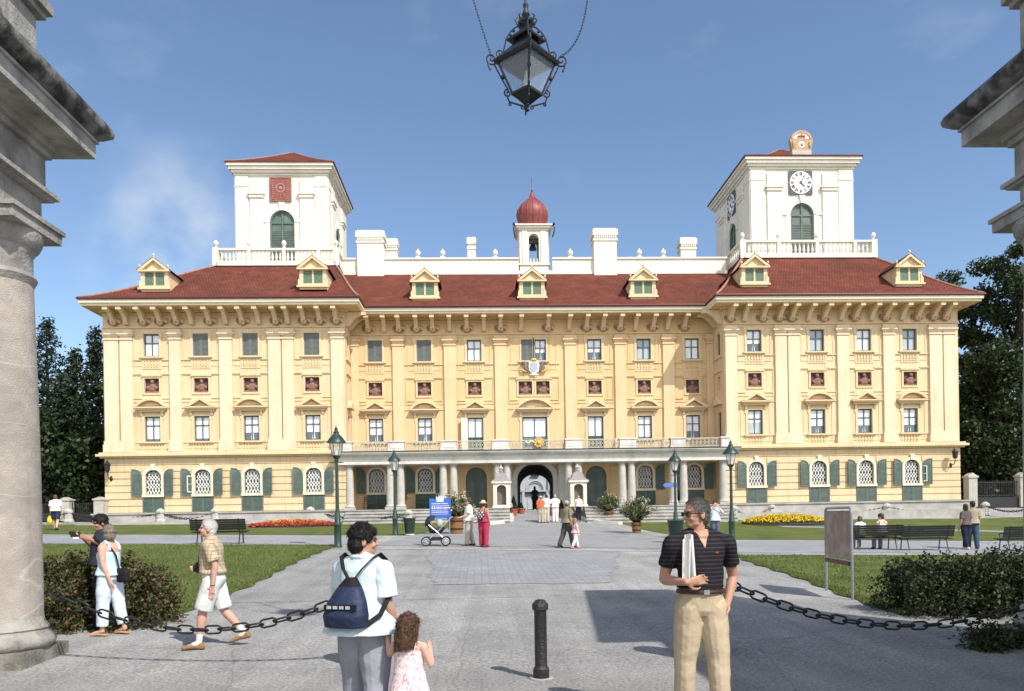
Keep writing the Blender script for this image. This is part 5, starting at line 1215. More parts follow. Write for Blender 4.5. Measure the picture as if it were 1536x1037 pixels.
def chain_links(mb, pts, L_, w, r, n=8):
    """oval links threaded along a path, every second one turned by a quarter"""
    pts = [Vector(p) for p in pts]; seg = [(b-a).length for a, b in zip(pts, pts[1:])]; tot = sum(seg); k = max(2, int(round(tot/L_)))
    def P(s):
        s = max(0, min(tot-1e-6, s))
        for a, b, l in zip(pts, pts[1:], seg):
            if s <= l: return a+(b-a)*(s/l)
            s -= l
        return pts[-1]
    st = tot/k
    for i in range(k):
        a, b = P(i*st), P((i+1)*st); c = (a+b)/2; d = (b-a).normalized()
        side = d.cross(Vector((0, 0, 1))); side = side.normalized() if side.length > 1e-3 else Vector((1, 0, 0)); up = side.cross(d).normalized()
        u = up if i % 2 == 0 else (side*.8+up*.35).normalized()
        hl = st*.5+r*1.6; sh = hl-w; ring = []
        for q in range(5): an = -pi/2+pi*q/4; ring.append(c+d*(sh+w*cos(an))+u*(w*sin(an)))
        for q in range(5): an = pi/2+pi*q/4; ring.append(c-d*(sh-w*cos(an))+u*(w*sin(an)))
        mb.tube(ring, r, n, True)
cablez = 8.35
for s in (-1, 1):
    mb = MB(); st = Vector((LXc+s*.36, LYc, 6.43 if s < 0 else 6.455)); m1 = at(710 if s < 0 else 881, 0, LYc); en = Vector((m1.x+s*.04, LYc, cablez)); c1 = st+Vector((s*(.08 if s < 0 else .22), 0, .10 if s > 0 else .22)); pts = []
    for i in range(15): t = i/14; pts.append(st*(1-t)**2+c1*(2*t*(1-t))+m1*t*t)
    pts.append(en)
    R = Matrix.Rotation(-radians(47), 3, 'Z'); pts = [(R @ (p-Vector((LXc, LYc, 5.885))))/.87 for p in pts]
    chain_links(mb, pts, .036, .0085, .0033, 5); mb.build('chain', M['iron'], lan)
mb = MB(); pts = [(-5.4+i*(6.5+5.4)/30, LYc, cablez-.25+.5*((i-15)/15)**2+.1) for i in range(31)]; mb.tube(pts, .018, 6)
tag(mb.build('suspension_cable', M['iron']), 'thin iron cable stretched between the two piers above the lantern', 'cable')

# ------------------------------------------------------------------ posts and heavy chains across the gateway
mb = MB()
mb.lathe([(.075, 0), (.082, .01), (.082, .10), (.066, .12), (.063, .14), (.063, .68), (.066, .69), (.082, .70), (.083, .75), (.075, .765), (.06, .775), (.055, .79), (.03, .80)], (0, 0, 0), 24)
bp = G(812, 1018)
t = thing('bollard', 'black cast iron bollard standing alone in the middle of the gateway', 'bollard', (bp.x, bp.y, 0))
mb.build('post', mat('black_iron', (.022, .020, .021), .45, .3, 30, .5, 55, .5), t, smooth=35)
mb = MB(); mb.lathe([(.125, .003), (.12, .012)], (0, 0, 0), 20); mb.build('foot_plate', M['steps'], t)
def stone_post(x, y, label):
    t = thing('stone_post', label, 'stone post', (x, y, 0), 0, 'stone posts holding the gateway chains')
    mb = MB(); mb.lathe([(.21, 0), (.215, .06), (.195, .10), (.185, .75), (.20, .78), (.205, .84), (.19, .92), (.15, 1.0), (.08, 1.05), (.0, 1.065)], (0, 0, 0), 20)
    mb.build('shaft', M['pier'], t, smooth=40)
    mb = MB()
    for s in (-1, 1): mb.tube([(s*.19+.035*cos(q), .035*sin(q), .845) for q in np.linspace(0, 2*pi, 9)[:-1]], .011, 5, True)
    mb.build('iron_ring', M['iron'], t)
    return t
SPL, SPR = (-1.18, 8.45), (2.52, 8.45)
stone_post(*SPL, 'grey stone post hidden behind the person with the blue backpack'); stone_post(*SPR, 'grey stone post hidden behind the person in the striped polo shirt')
def heavy_chain(a, b, low, label):
    a, b = Vector(a), Vector(b); pts = []
    for i in range(41):
        t = i/40; p = a.lerp(b, t); p.z -= low*4*t*(1-t); pts.append(p)
    mb = MB(); chain_links(mb, pts, .165, .043, .0118, 8); o = mb.build('barrier_chain', M['iron'], smooth=60)
    tag(o, label, 'chain', 'heavy chains across the gateway')
heavy_chain((-5.0, 9.1, .86), (SPL[0]-.2, SPL[1], .845), .43, 'black iron chain sagging from the left column in front of the bush')
heavy_chain((SPR[0]+.2, SPR[1], .87), (7.0, 8.75, .74), .49, 'black iron chain sagging towards the dark bush on the right')

# ------------------------------------------------------------------ street lamps
def lampmats():
    g = bpy.data.materials.new('lamp_glass'); g.use_nodes = True; n = g.node_tree.nodes; b = n['Principled BSDF']
    b.inputs['Base Color'].default_value = (.75, .75, .70, 1); b.inputs['Roughness'].default_value = .1
    t = n.new('ShaderNodeBsdfTransparent'); m = n.new('ShaderNodeMixShader'); m.inputs[0].default_value = .45
    g.node_tree.links.new(t.outputs[0], m.inputs[1]); g.node_tree.links.new(b.outputs[0], m.inputs[2]); g.node_tree.links.new(m.outputs[0], n['Material Output'].inputs[0]); return g
M['lamp_glass'] = lampmats(); M['lamp_green'] = mat('lamp_green', (.016, .040, .032), .42, .2, 8, .1, 30, .5)
def lamp_proto(label):
    t = thing('street_lamp', label, 'street lamp', (0, 0, 0), 0, 'green street lamps along the forecourt')
    mb = MB(); mb.lathe([(.15, 0), (.15, .08), (.125, .12), (.12, .75), (.14, .78), (.14, .82), (.105, .88), (.10, 1.15), (.075, 1.2), (.065, 1.3), (.055, 2.6), (.05, 2.95), (.075, 2.98), (.075, 3.02), (.05, 3.05)], (0, 0, 0), 14)
    mb.tube([(-.22, 0, 2.92), (.22, 0, 2.92)], .016, 6); mb.build('post', M['lamp_green'], t, smooth=35)
    h = MB(); h.lathe([(.05, 3.03), (.1, 3.08), (.15, 3.16), (.11, 3.17)], (0, 0, 0), 8)
    for k in range(6):
        q = 2*pi*k/6+.2; h.tube([(.13*cos(q), .13*sin(q), 3.15), (.235*cos(q), .235*sin(q), 3.62)], .011, 5)
    h.lathe([(.25, 3.61), (.33, 3.60), (.32, 3.64), (.22, 3.78), (.10, 3.90), (.09, 3.93), (.11, 3.95), (.07, 4.0), (.05, 4.03), (.06, 4.08), (.025, 4.13), (.01, 4.2)], (0, 0, 0), 12)
    hd = h.build('lantern_head', M['lamp_green'], t, smooth=30)
    g = MB(); g.lathe([(.125, 3.16), (.235, 3.61)], (0, 0, 0), 6, caps=False, phase=.2); g.build('glass', M['lamp_glass'], hd)
    w = MB(); w.lathe([(.04, 3.16), (.06, 3.25), (.05, 3.4), (.02, 3.45)], (0, 0, 0), 10); w.build('mantle', M['white_paint'], hd)
    return t
l0 = lamp_proto('tall green street lamp at the corner of the left lawn')
p = G(507, 822); l0.location = p
LAMPS = [((1098, 812), 1.0, 'tall green street lamp beside the yellow flower bed'), ((593, 803), .93, 'green street lamp between the blue sign and the left portico columns'), ((1014, 806), .95, 'green street lamp behind the right portico pots, with a green bin')]
for (px, py), s, lb in LAMPS:
    c = copy_tree(l0); p = G(px, py); c.location = p; c.scale = (s, s, s); c['label'] = lb

# ------------------------------------------------------------------ benches
def bench_proto():
    t = thing('park_bench', 'dark slatted park bench', 'bench', (0, 0, 0), 0, 'dark park benches along the lateral paths'); L_ = 1.8; bm_ = M['bench']
    mb = MB()
    for k in range(5): mb.box(-L_/2, L_/2, -.25+k*.1, -.17+k*.1, .43-.008*k, .46-.008*k)
    mb.build('seat', bm_, t)
    mb = MB()
    for k in range(5): mb.obox((0, .27+k*.022, .53+k*.078), (L_/2, 0, 0), (0, .012, -.003), (0, .008, .034))
    mb.build('backrest', bm_, t)
    for s in (-1, 1):
        mb = MB(); x = s*(L_/2-.22)
        mb.tube([(x, -.27, 0), (x, -.24, .2), (x, -.2, .41), (x, .22, .39), (x, .28, .55), (x, .37, .9)], .022, 6)
        mb.tube([(x, .34, 0), (x, .26, .2), (x, .2, .39)], .022, 6); mb.tube([(x, .26, .62), (x, .0, .65), (x, -.24, .62), (x, -.25, .56)], .02, 6); mb.tube([(x, -.24, .62), (x, -.2, .41)], .015, 6)
        mb.build('leg', M['iron'], t)
    return t
M['bench'] = mat('bench_wood', (.013, .014, .013), .5, .3, 7, .2, 40, .4, stretch=(1, 8, 8))
b0 = bench_proto(); p = G(331, 816); b0.location = p; b0.rotation_euler = (0, 0, pi+.04); b0.scale = (1.08, 1, 1.02)
b0['label'] = 'dark slatted bench on the left path, seen over the shoulder of the old man'
for (px, py), rz, lb in (((1310, 825), pi, 'dark bench on the right path with two people sitting on it'), ((1386, 826), pi-.03, 'empty dark bench next to the bench with the seated people'), ((1535, 827), pi-.02, 'dark bench cut off by the right edge of the view')):
    c = copy_tree(b0); c.location = G(px, py); c.rotation_euler = (0, 0, rz); c.scale = (1, 1, 1); c['label'] = lb
    if px == 1310: BENCH_SIT = c

# ------------------------------------------------------------------ information board
a, b = G(1240, 886), G(1279, 900)
mid = (a+b)/2; ang = atan2(b.y-a.y, b.x-a.x); L_ = (b-a).length
BW = .62
t = thing('information_board', 'upright info board with a brown map poster in a rounded grey tube frame', 'sign board', (mid.x, mid.y, mid.z), ang)
BW = max(.5, L_)
mb = MB(); r = .07; zt = 1.62
path = [(-BW/2, 0, 0), (-BW/2, 0, zt-r*1.5)]+[(-BW/2+r*1.5-r*1.5*cos(q), 0, zt-r*1.5+r*1.5*sin(q)) for q in np.linspace(.2, pi/2, 5)]+[(BW/2-r*1.5+r*1.5*sin(q), 0, zt-r*1.5+r*1.5*cos(q)) for q in np.linspace(0, pi/2-.2, 5)]+[(BW/2, 0, zt-r*1.5), (BW/2, 0, 0)]
mb.tube(path, .026, 8); mb.tube([(-BW/2, 0, .72), (BW/2, 0, .72)], .02, 6); mb.tube([(-BW/2, 0, .66), (BW/2, 0, .66)], .014, 6)
M['steel'] = mat('grey_steel', (.30, .31, .31), .4, .15, 9, .1, 40, .5, metal=.4); mb.build('frame', M['steel'], t, smooth=40)
mb = MB(); mb.box(-BW/2+.025, BW/2-.025, -.015, .015, .74, zt-.05); 
M['poster'] = mat('map_poster', (.23, .125, .085), .35, .45, 4.5, .1, 30, .5, col2=(.30, .24, .21), c2scale=3.0, c2lo=.48, c2hi=.62); mb.build('poster', M['poster'], t)
mb = MB(); mb.box(-BW/2+.09, BW/2-.05, -.05, .03, .585, .655); mb.build('leaflet_tray', mat('tray_red', (.11, .028, .035), .5, .2, 8), t)

# ------------------------------------------------------------------ low stone posts with chains along the front lawns
def lawn_post(px, py, w, label):
    p = G(px, py); t = thing('stone_bollard', label, 'stone bollard', (p.x, p.y, p.z), 0, 'squat stone bollards in front of the wings'); mb = MB()
    mb.lathe([(w*.62, 0), (w*.62, .12), (w*.5, .2), (w*.46, .55), (w*.56, .6), (w*.56, .7), (w*.4, .8), (w*.15, .88), (0, .89)], (0, 0, 0), 8, phase=pi/8); mb.build('shaft', M['stone'], t)
    mb = MB(); mb.tube([(.06*cos(q), -w*.5, .62+.06*sin(q)) for q in np.linspace(0, 2*pi, 9)[:-1]], .014, 5, True); mb.build('iron_ring', M['iron'], t); return p
LPX = [(103, 784, 'leftmost stone bollard, beside the walker with the yellow bag'), (241, 784, 'stone bollard under the leftmost arched window'), (323, 783, 'stone bollard above the old man\'s head by the bench'), (466, 781, 'stone bollard behind the red flower bed'), (613, 786, 'pale stone bollard behind the green litter bin')]
RPX = [(1101, 779, 'stone bollard behind the tall lamp on the right'), (1157, 776, 'stone bollard just behind the yellow flower bed'), (1330, 775, 'stone bollard behind the seated people'), (1478, 773, 'stone bollard behind the standing couple')]
for arr in (LPX, RPX):
    ps = [lawn_post(px, py, .5, lb) for px, py, lb in arr]
    if arr is LPX: ps = [at(40, 786, 46)-Vector((3, 0, .1))]+ps
    else: ps = ps+[at(1560, 772, 46)]
    names = ['first', 'second', 'third', 'fourth', 'fifth']
    lbl = {0: ['thin iron chain between the left column and the leftmost stone bollard', 'thin iron chain behind the walking person in shorts', 'thin iron chain behind the left dark bench', 'thin iron chain passing behind the red flower bed', 'thin iron chain in front of the left portico steps'],
           1: ['thin iron chain short span behind the yellow flowers', 'thin iron chain between the yellow flowers and the seated people', 'thin iron chain between the seated people and the couple', 'thin iron chain at the right edge below the fence']}[0 if arr is LPX else 1]
    for k, (a, b) in enumerate(zip(ps, ps[1:])):
        mb = MB(); pts = []
        for i in range(25):
            t_ = i/24; q = a.lerp(b, t_)+Vector((0, 0, .64)); q.z -= .42*4*t_*(1-t_); pts.append(q)
        chain_links(mb, pts, .15, .05, .02, 5); tag(mb.build('lawn_chain', M['iron']), lbl[k], 'chain', 'thin chains between the stone bollards')

# ------------------------------------------------------------------ sentry boxes
def sentry(px, Y, label):
    x = at(px, 740, Y).x; z = 2.18
    t = thing('sentry_box', label, 'sentry box', (x, Y, z), 0, 'sentry boxes at the gate'); t.scale = (1, 1, .78); hw = .52; h = 2.05
    mb = MB()
    for rz in range(4):
        R = Matrix.Rotation(rz*pi/2, 4, 'Z'); fn = lambda p, R=R: tuple(R @ Vector(p))
        wall_grid(mb, -hw, hw, 0, h, -hw, [(-.3, .3, .22, 1.85, .3)] if rz == 0 else [], .3, T=fn)
        if rz == 0:
            k = MB(); k.ring([(-.38, .22)]+arc(0, 1.55, .38, pi, 0, 12)+[(.38, .22)], [(-.3, .22)]+arc(0, 1.55, .3, pi, 0, 12)+[(.3, .22)], -hw-.04, -hw+.01, closed=False); mb.add(k.v, k.f)
    mb.box(-hw-.06, hw+.06, -hw-.06, hw+.06, 0, .16); mb.box(-hw-.05, hw+.05, -hw-.05, hw+.05, h-.14, h-.04); mb.box(-hw-.12, hw+.12, -hw-.12, hw+.12, h-.04, h+.06)
    mb.build('body', M['white'], t)
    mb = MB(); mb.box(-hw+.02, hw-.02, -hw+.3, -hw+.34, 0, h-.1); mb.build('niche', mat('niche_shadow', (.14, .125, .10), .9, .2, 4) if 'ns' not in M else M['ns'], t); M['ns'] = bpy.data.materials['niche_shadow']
    mb = MB(); mb.lathe([((hw+.12)*1.4142, h+.06), ((hw+.1)*1.4142, h+.12), (.58, h+.3), (.5, h+.55), (.36, h+.75), (.16, h+.86), (.13, h+.9)], (0, 0, 0), 4, phase=pi/4); mb.build('roof', M['sroof'], t)
    mb = MB(); mb.lathe([(.15, h+.88), (.17, h+.95), (.09, h+1.0), (.15, h+1.1), (.17, h+1.2), (.1, h+1.3), (.05, h+1.36), (.02, h+1.5)], (0, 0, 0), 10); mb.build('finial', M['stone'], t, smooth=40)
M['sroof'] = mat('sentry_roof', (.24, .23, .225), .8, .2, 4, .3, 20)
sentry(752, 49.15, 'white stone sentry box to the left of the gate arch'); sentry(866.5, 49.15, 'white stone sentry box to the right of the gate arch')

# ------------------------------------------------------------------ blue sign, bins, portico benches, arrow sign
p = G(661, 802); t = thing('notice_board', 'blue notice board with a white crown and lines of pale lettering', 'sign', (p.x, p.y, p.z), -.05); sy = p.y
sw = 32/1150*sy; sh = 30/1150*sy; z0 = at(661, 778, sy).z-p.z
mb = MB(); mb.box(-sw/2, sw/2, -.02, .02, z0, z0+sh); mb.build('panel', mat('sign_blue', (.035, .13, .48), .4, .08, 4), t)
mb = MB(); mb.prism([(-.15, z0+sh-.16), (.15, z0+sh-.16), (.18, z0+sh+.12), (.09, z0+sh), (.05, z0+sh+.16), (0, z0+sh+.02), (-.05, z0+sh+.16), (-.09, z0+sh), (-.18, z0+sh+.12)], 'y', -.04, -.019); mb.build('crown_emblem', M['white_paint'], t)
mb = MB(); random.seed(3)
for r_, (zz, hh) in enumerate(((.72, .035), (.60, .05), (.50, .05), (.40, .035), (.30, .035), (.2, .03))):
    x = -sw*.4
    while x < sw*.38:
        w = random.uniform(.03, .09); mb.box(x, x+w, -.026, -.018, z0+sh*zz-.0, z0+sh*zz+hh, 0 if r_ % 2 else 1); x += w+.025
mb.build('lettering', [mat('pale_pink', (.62, .40, .42), .6), M['white_paint']], t)
for s in (-1, 1): mb = MB(); mb.box(s*sw*.42-.025, s*sw*.42+.025, .021, .06, 0, z0+.1); mb.build('leg', M['steel'], t)
def bin_(px, py, hh, label):
    p = G(px, py); t = thing('litter_bin', label, 'litter bin', (p.x, p.y, p.z), 0, 'green litter bins by the lamps'); s = hh/.72; mb = MB()
    mb.lathe([(.17*s, .05), (.19*s, .1), (.25*s, .68*s), (.27*s, .70*s), (.27*s, .72*s), (.235*s, .72*s), (.18*s, .2)], (0, 0, 0), 18, caps=False); mb.lathe([(.17*s, .05), (.0, .05)], (0, 0, 0), 18, caps=False); mb.build('basket', M['lamp_green'], t, smooth=40)
    mb = MB(); mb.lathe([(.2*s, 0), (.2*s, .06)], (0, 0, 0), 18); mb.build('foot', M['marble'], t)
bin_(614.5, 803, .78, 'dark green litter bin on a pale foot near the left small lamp'); bin_(1014, 815, .9, 'dark green litter bin behind the head of the person in the polo shirt')
def portico_bench(px, py, Y, label):
    c = at(px, py, Y); t = thing('portico_bench', label, 'bench', (c.x, Y, 2.21), 0, 'thin metal benches under the portico'); mb = MB()
    for k in range(4): mb.box(-.75, .75, -.2+k*.1, -.13+k*.1, .42, .45)
    mb.build('seat', M['lamp_green'], t); mb = MB()
    for k in range(3): mb.box(-.75, .75, .22, .25, .55+k*.13, .62+k*.13)
    mb.build('backrest', M['lamp_green'], t)
    for s in (-1, 1): mb = MB(); mb.tube([(s*.7, -.22, 0), (s*.7, -.2, .43), (s*.7, .2, .43), (s*.7, .24, .95)], .02, 6); mb.tube([(s*.7, .22, 0), (s*.7, .2, .43)], .02, 6); mb.build('leg', M['iron'], t)
portico_bench(562, 762, 51.4, 'slim dark bench under the portico behind the leftmost columns'); portico_bench(640, 760, 51.4, 'slim dark bench under the portico behind the blue notice board')
c = at(1003, 728, 40); t = thing('arrow_sign', 'small blue arrow sign on a thin pole by the right portico columns', 'sign', (c.x+.3, 40, H(c.x, 40)), 0)
zz = c.z-H(c.x, 40); mb = MB(); mb.tube([(0, 0, 0), (0, 0, zz+.2)], .025, 8); mb.build('pole', M['steel'], t); mb = MB(); mb.prism([(-.62, zz), (-.5, zz+.11), (.15, zz+.11), (.15, zz-.11), (-.5, zz-.11)], 'y', -.05, -.028); mb.build('arrow', mat('arrow_blue', (.10, .17, .42), .5), t)
# ------------------------------------------------------------------ fences at both sides
def fence(pxs, Y, label, sz=1.0):
    x0 = at(pxs[0], 750, Y).x; zb = H(x0, Y); t = thing('fence', label, 'fence', (x0, Y, zb), 0, 'dark iron fences with stone pillars beside the palace'); t.scale = (1, 1, sz)
    for px in pxs:
        x = at(px, 750, Y).x-x0; mb = MB(); mb.box(x-.3, x+.3, -.3, .3, 0, 2.05); mb.box(x-.36, x+.36, -.36, .36, 2.05, 2.2); mb.prism([(x-.3, 2.2), (x+.3, 2.2), (x, 2.4)], 'y', -.3, .3); mb.build('pillar', M['stone'], t)
    for a, b in zip(pxs, pxs[1:]):
        xa, xb = at(a, 750, Y).x-x0+.3, at(b, 750, Y).x-x0-.3; mb = MB(); mb.box(xa, xb, -.12, .12, 0, .7); n = int((xb-xa)/.12)
        for k in range(n): x = xa+(xb-xa)*(k+.5)/n; mb.box(x-.014, x+.014, -.014, .014, .7, 1.85)
        mb.box(xa, xb, -.02, .02, .8, .85); mb.box(xa, xb, -.02, .02, 1.7, 1.75); mb.build('railing', M['iron'], t)
fence((1456, 1533, 1606, 1680), 51.5, 'dark iron fence with stone pillars to the right of the palace')
fence((-60, 20, 100, 151), 49.6, 'dark iron fence with stone pillars to the left of the palace', .62)
# ------------------------------------------------------------------ trees, bushes, flowers
M['conifer'] = leafmat('conifer_needles', [(.010, .020, .012), (.020, .036, .016), (.034, .052, .020)], .6, .1)
M['broadleaf'] = leafmat('broadleaf', [(.012, .022, .008), (.024, .042, .012), (.042, .062, .018)], .5, .15)
M['bark'] = mat('bark', (.06, .045, .035), .9, .3, 6, .6, 30, .1, stretch=(6, 6, 1))
def limb(mb, a, b, r0, r1, sag=.0, n=5):
    a, b = Vector(a), Vector(b); mb.tube([a.lerp(b, i/n)+Vector((0, 0, -sag*sin(pi*i/n))) for i in range(n+1)], [r0+(r1-r0)*i/n for i in range(n+1)], 6)
def conifer(px, top, Y, R, label, n=9000):
    b = at(px, 760, Y); z0 = H(b.x, Y); h = at(px, top, Y).z-z0
    t = thing('conifer_tree', label, 'tree', (b.x, Y, z0), random.random()*6, 'dark trees beside the palace')
    mb = MB(); mb.tube([(0, 0, -.2), (.05, 0, h*.5), (0, 0, h*.98)], [.32, .18, .02], 8); P = []
    nb = 90
    for k in range(nb):
        f = (k+.5)/nb; z = h*(.03+.95*f); r = R*(1-f)**.75*random.uniform(.7, 1.12)+.15; a = k*2.4+random.random()*.6
        tip = Vector((r*cos(a), r*sin(a), z-.18*r+random.uniform(-.2, .2)))
        if k % 3 == 0: limb(mb, (0, 0, z), tip, .05, .01)
        m = int(n/nb*(.35+1.3*(1-f)))
        s = np.random.rand(m)**.6; q = np.array((0, 0, z))[None, :]*(1-s[:, None])+np.array(tip)[None, :]*s[:, None]
        q += np.random.normal(size=(m, 3))*np.array((.32, .32, .22))*(.5+.4*R/3)*(1.15-.6*s[:, None]); P.append(q)
    mb.build('trunk', M['bark'], t); leaf_cloud('crown', np.concatenate(P), .30, M['conifer'], t, aspect=.45)
    return t
def broadleaf(px, top, Y, R, label, n=12000, low=.06):
    b = at(px, 760, Y); z0 = H(b.x, Y); h = at(px, top, Y).z-z0
    t = thing('broadleaf_tree', label, 'tree', (b.x, Y, z0), random.random()*6, 'dark trees beside the palace')
    mb = MB(); mb.tube([(0, 0, -.2), (.1, .1, h*.3), (-.1, 0, h*.6), (.1, 0, h*.85)], [.42, .32, .2, .06], 9); P = []; nc = 70
    for k in range(nc):
        u = random.random(); z = h*(low+(.97-low)*u); rr = R*(1-abs(u-.42)**1.7*1.75)**.5 if abs(u-.42) < .7 else R*.4
        a = random.random()*6.283; q = rr*random.uniform(.35, 1.0)*.86; c = Vector((q*cos(a), q*sin(a), z)); cr_ = random.uniform(.75, 1.5)
        if k % 2 == 0: limb(mb, (0, 0, max(h*.12, z-h*.2)), c, .11, .02)
        m = int(n/nc); d = np.random.normal(size=(m, 3)); d /= np.linalg.norm(d, axis=1)[:, None]; d *= (np.random.rand(m)**.4)[:, None]*cr_
        d[:, 2] *= .75; P.append(np.array(c)[None, :]+d)
    mb.build('trunk', M['bark'], t); leaf_cloud('crown', np.concatenate(P), .34, M['broadleaf'], t, aspect=.6)
    return t
conifer(148, 489, 58, 2.1, 'tall narrow dark conifer touching the left edge of the palace')
conifer(116, 520, 62, 2.6, 'dark conifer with a lower tip, second from the palace on the left')
conifer(74, 474, 66, 3.6, 'broad tall conifer, the highest of the left trees')
conifer(42, 505, 60, 3.0, 'dark conifer half covered by the stone column'); conifer(96, 560, 55.5, 2.2, 'low dark conifer in front of the taller left conifers', 6000)
broadleaf(136, 640, 54.6, 1.5, 'low dark bushy tree at the foot of the left wing', 4000, .0)
broadleaf(60, 625, 54, 2.2, 'low dark leafy tree beside the stone column', 6000, .0)
broadleaf(1532, 372, 62, 5.4, 'tallest dark leafy tree at the right edge of the view', 16000, .02)
broadleaf(1462, 402, 66, 4.2, 'dark leafy tree rising behind the corner of the right roof', 13000, .02)
broadleaf(1490, 520, 56.5, 3.0, 'dark leafy tree in front of the tall trees on the right', 11000, .0)
broadleaf(1562, 480, 58, 3.6, 'dark leafy tree cut by the right edge', 9000, .0)
broadleaf(1452, 590, 57.5, 1.9, 'lower dark leafy tree hugging the right wing', 6000, .0)
broadleaf(1610, 430, 66, 5, 'dark leafy tree further right beyond the fence', 8000, .0)
# wooded rise far behind the palace: one mass, nobody could count its trees
k = 26000; wx = np.random.uniform(-230, 230, k); wy = np.random.uniform(105, 135, k); top = 9+3.5*np.sin(wx*.11)+2.2*np.sin(wx*.31+1); wz = 2+top*np.random.rand(k)**.8
wood = leaf_cloud('wood', np.stack([wx, wy, wz], 1), 2.0, M['broadleaf'], aspect=.7); tag(wood, 'dark wood closing the view far behind the palace', 'wood', None, 'stuff')
M['bush'] = leafmat('bush_leaves', [(.026, .042, .014), (.060, .085, .026), (.085, .095, .034), (.16, .095, .045), (.10, .065, .036)], .55, .2)
M['bush_dark'] = leafmat('dark_bush_leaves', [(.014, .022, .009), (.032, .048, .016), (.06, .066, .026)], .55, .15)
def bush(label, c, lx, ly, hz, n, m, size=.055, rz=0, ncl=None):
    """rounded shrub made of many clumps of small leaves on a twig frame"""
    t = thing('shrub', label, 'shrub', (c[0], c[1], H(c[0], c[1])), rz, 'shrubs beside the gateway'); mb = MB(); P = []
    ncl = ncl or 60
    for k in range(ncl):
        u, v = random.uniform(-1, 1), random.uniform(-1, 1)
        if u*u+v*v > 1.15: continue
        e = max(.0, 1-(abs(u)**4+abs(v)**4)*.55); zt = hz*e*random.uniform(.82, 1.04)
        x, y = u*lx, v*ly; limb(mb, (x*.6, y*.6, 0), (x, y, zt*.92), .014, .004)
        for z in np.linspace(.10, zt, max(3, int(zt/.2))):
            cr_ = random.uniform(.13, .24); mm = int(n/ncl/max(3, int(zt/.2))); d = np.random.normal(size=(mm, 3)); d /= np.linalg.norm(d, axis=1)[:, None]; d *= (np.random.rand(mm)**.45)[:, None]*cr_
            P.append(np.array((x+random.uniform(-.06, .06), y+random.uniform(-.06, .06), z-.04))[None, :]+d)
    mb.build('twigs', M['bark'], t); leaf_cloud('foliage', np.concatenate(P), size, m, t, aspect=.55); return t
a = G(165, 945); bush('reddish green shrub behind the pair at the left column', (-5.95, 11.75), 1.32, .8, .98, 24000, M['bush'], .062, 0, 90)
bush('low leafy shrub end cut by the left column', (-7.4, 11.7), .9, .8, 1.0, 8000, M['bush'], .062, 0, 36)
bush('dark clipped shrub on the lawn corner beside the right chain', (6.95, 11.55), .78, .65, .80, 12000, M['bush_dark'], .06, 0, 46)
bush('large dark shrub at the right edge by the pier', (8.45, 11.4), 1.2, .75, .92, 20000, M['bush_dark'], .06, 0, 80)
bush('small low scrubby plant on the gravel at the right edge', (6.0, 8.72), .42, .2, .26, 2600, M['bush_dark'], .05, 0, 26)

# flower beds
M['fl_red'] = leafmat('red_flowers', [(.30, .03, .03), (.50, .07, .05), (.42, .05, .10), (.62, .16, .05)], .6, .2)
M['fl_orange'] = leafmat('orange_flowers', [(.65, .22, .03), (.75, .40, .05), (.55, .12, .03), (.25, .22, .04)], .6, .2)
M['fl_yellow'] = leafmat('yellow_flowers', [(.72, .48, .02), (.80, .60, .03), (.66, .42, .02), (.78, .66, .10)], .6, .2)
M['fl_leaf'] = leafmat('bed_leaves', [(.04, .07, .015), (.07, .11, .025), (.10, .12, .03)], .6, .2)
def flower_bed(p0, p1, ry, hz, label, mats, rim):
    a, b = G(*p0), G(*p1); c = (a+b)/2; lx = (b-a).length/2
    t = thing('flower_bed', label, 'flower bed', (c.x, c.y, c.z), atan2(b.y-a.y, b.x-a.x))
    mb = MB(); mb.ell((0, 0, 0), (lx, ry, hz*.75), 24); mb.build('soil', mat('soil', (.05, .038, .028), .95, .3, 8), t)
    def pts(n, r0, r1, zoff):
        a_ = np.random.rand(n)*6.283; r = r0+(r1-r0)*np.random.rand(n)**.5; x = r*np.cos(a_); y = r*np.sin(a_)
        z = hz*np.sqrt(np.maximum(.02, 1-.9*(x*x+y*y)))*(.72+.36*np.random.rand(n))+zoff
        cl = np.sin(x*lx*7)*np.cos(y*ry*6)*.03
        return np.stack([x*lx, y*ry, z+cl], 1)
    leaf_cloud('leaves', pts(2600, 0, 1, -.04), .13, M['fl_leaf'], t)
    leaf_cloud('blossoms', pts(3600, 0, .72 if rim else 1, .03), .10, M[mats[0]], t, aspect=.8, updir=.8)
    if rim: leaf_cloud('rim_blossoms', pts(3000, .72, 1.02, .02), .10, M[mats[1]], t, aspect=.8, updir=.8)
flower_bed((374, 792), (506, 789), 1.0, .36, 'oval bed of red flowers with an orange and yellow crest', ('fl_orange', 'fl_red'), True)
flower_bed((1114, 787), (1240, 786), 1.3, .55, 'oval bed of bright yellow flowers on the right lawn', ('fl_yellow', 'fl_yellow'), False)

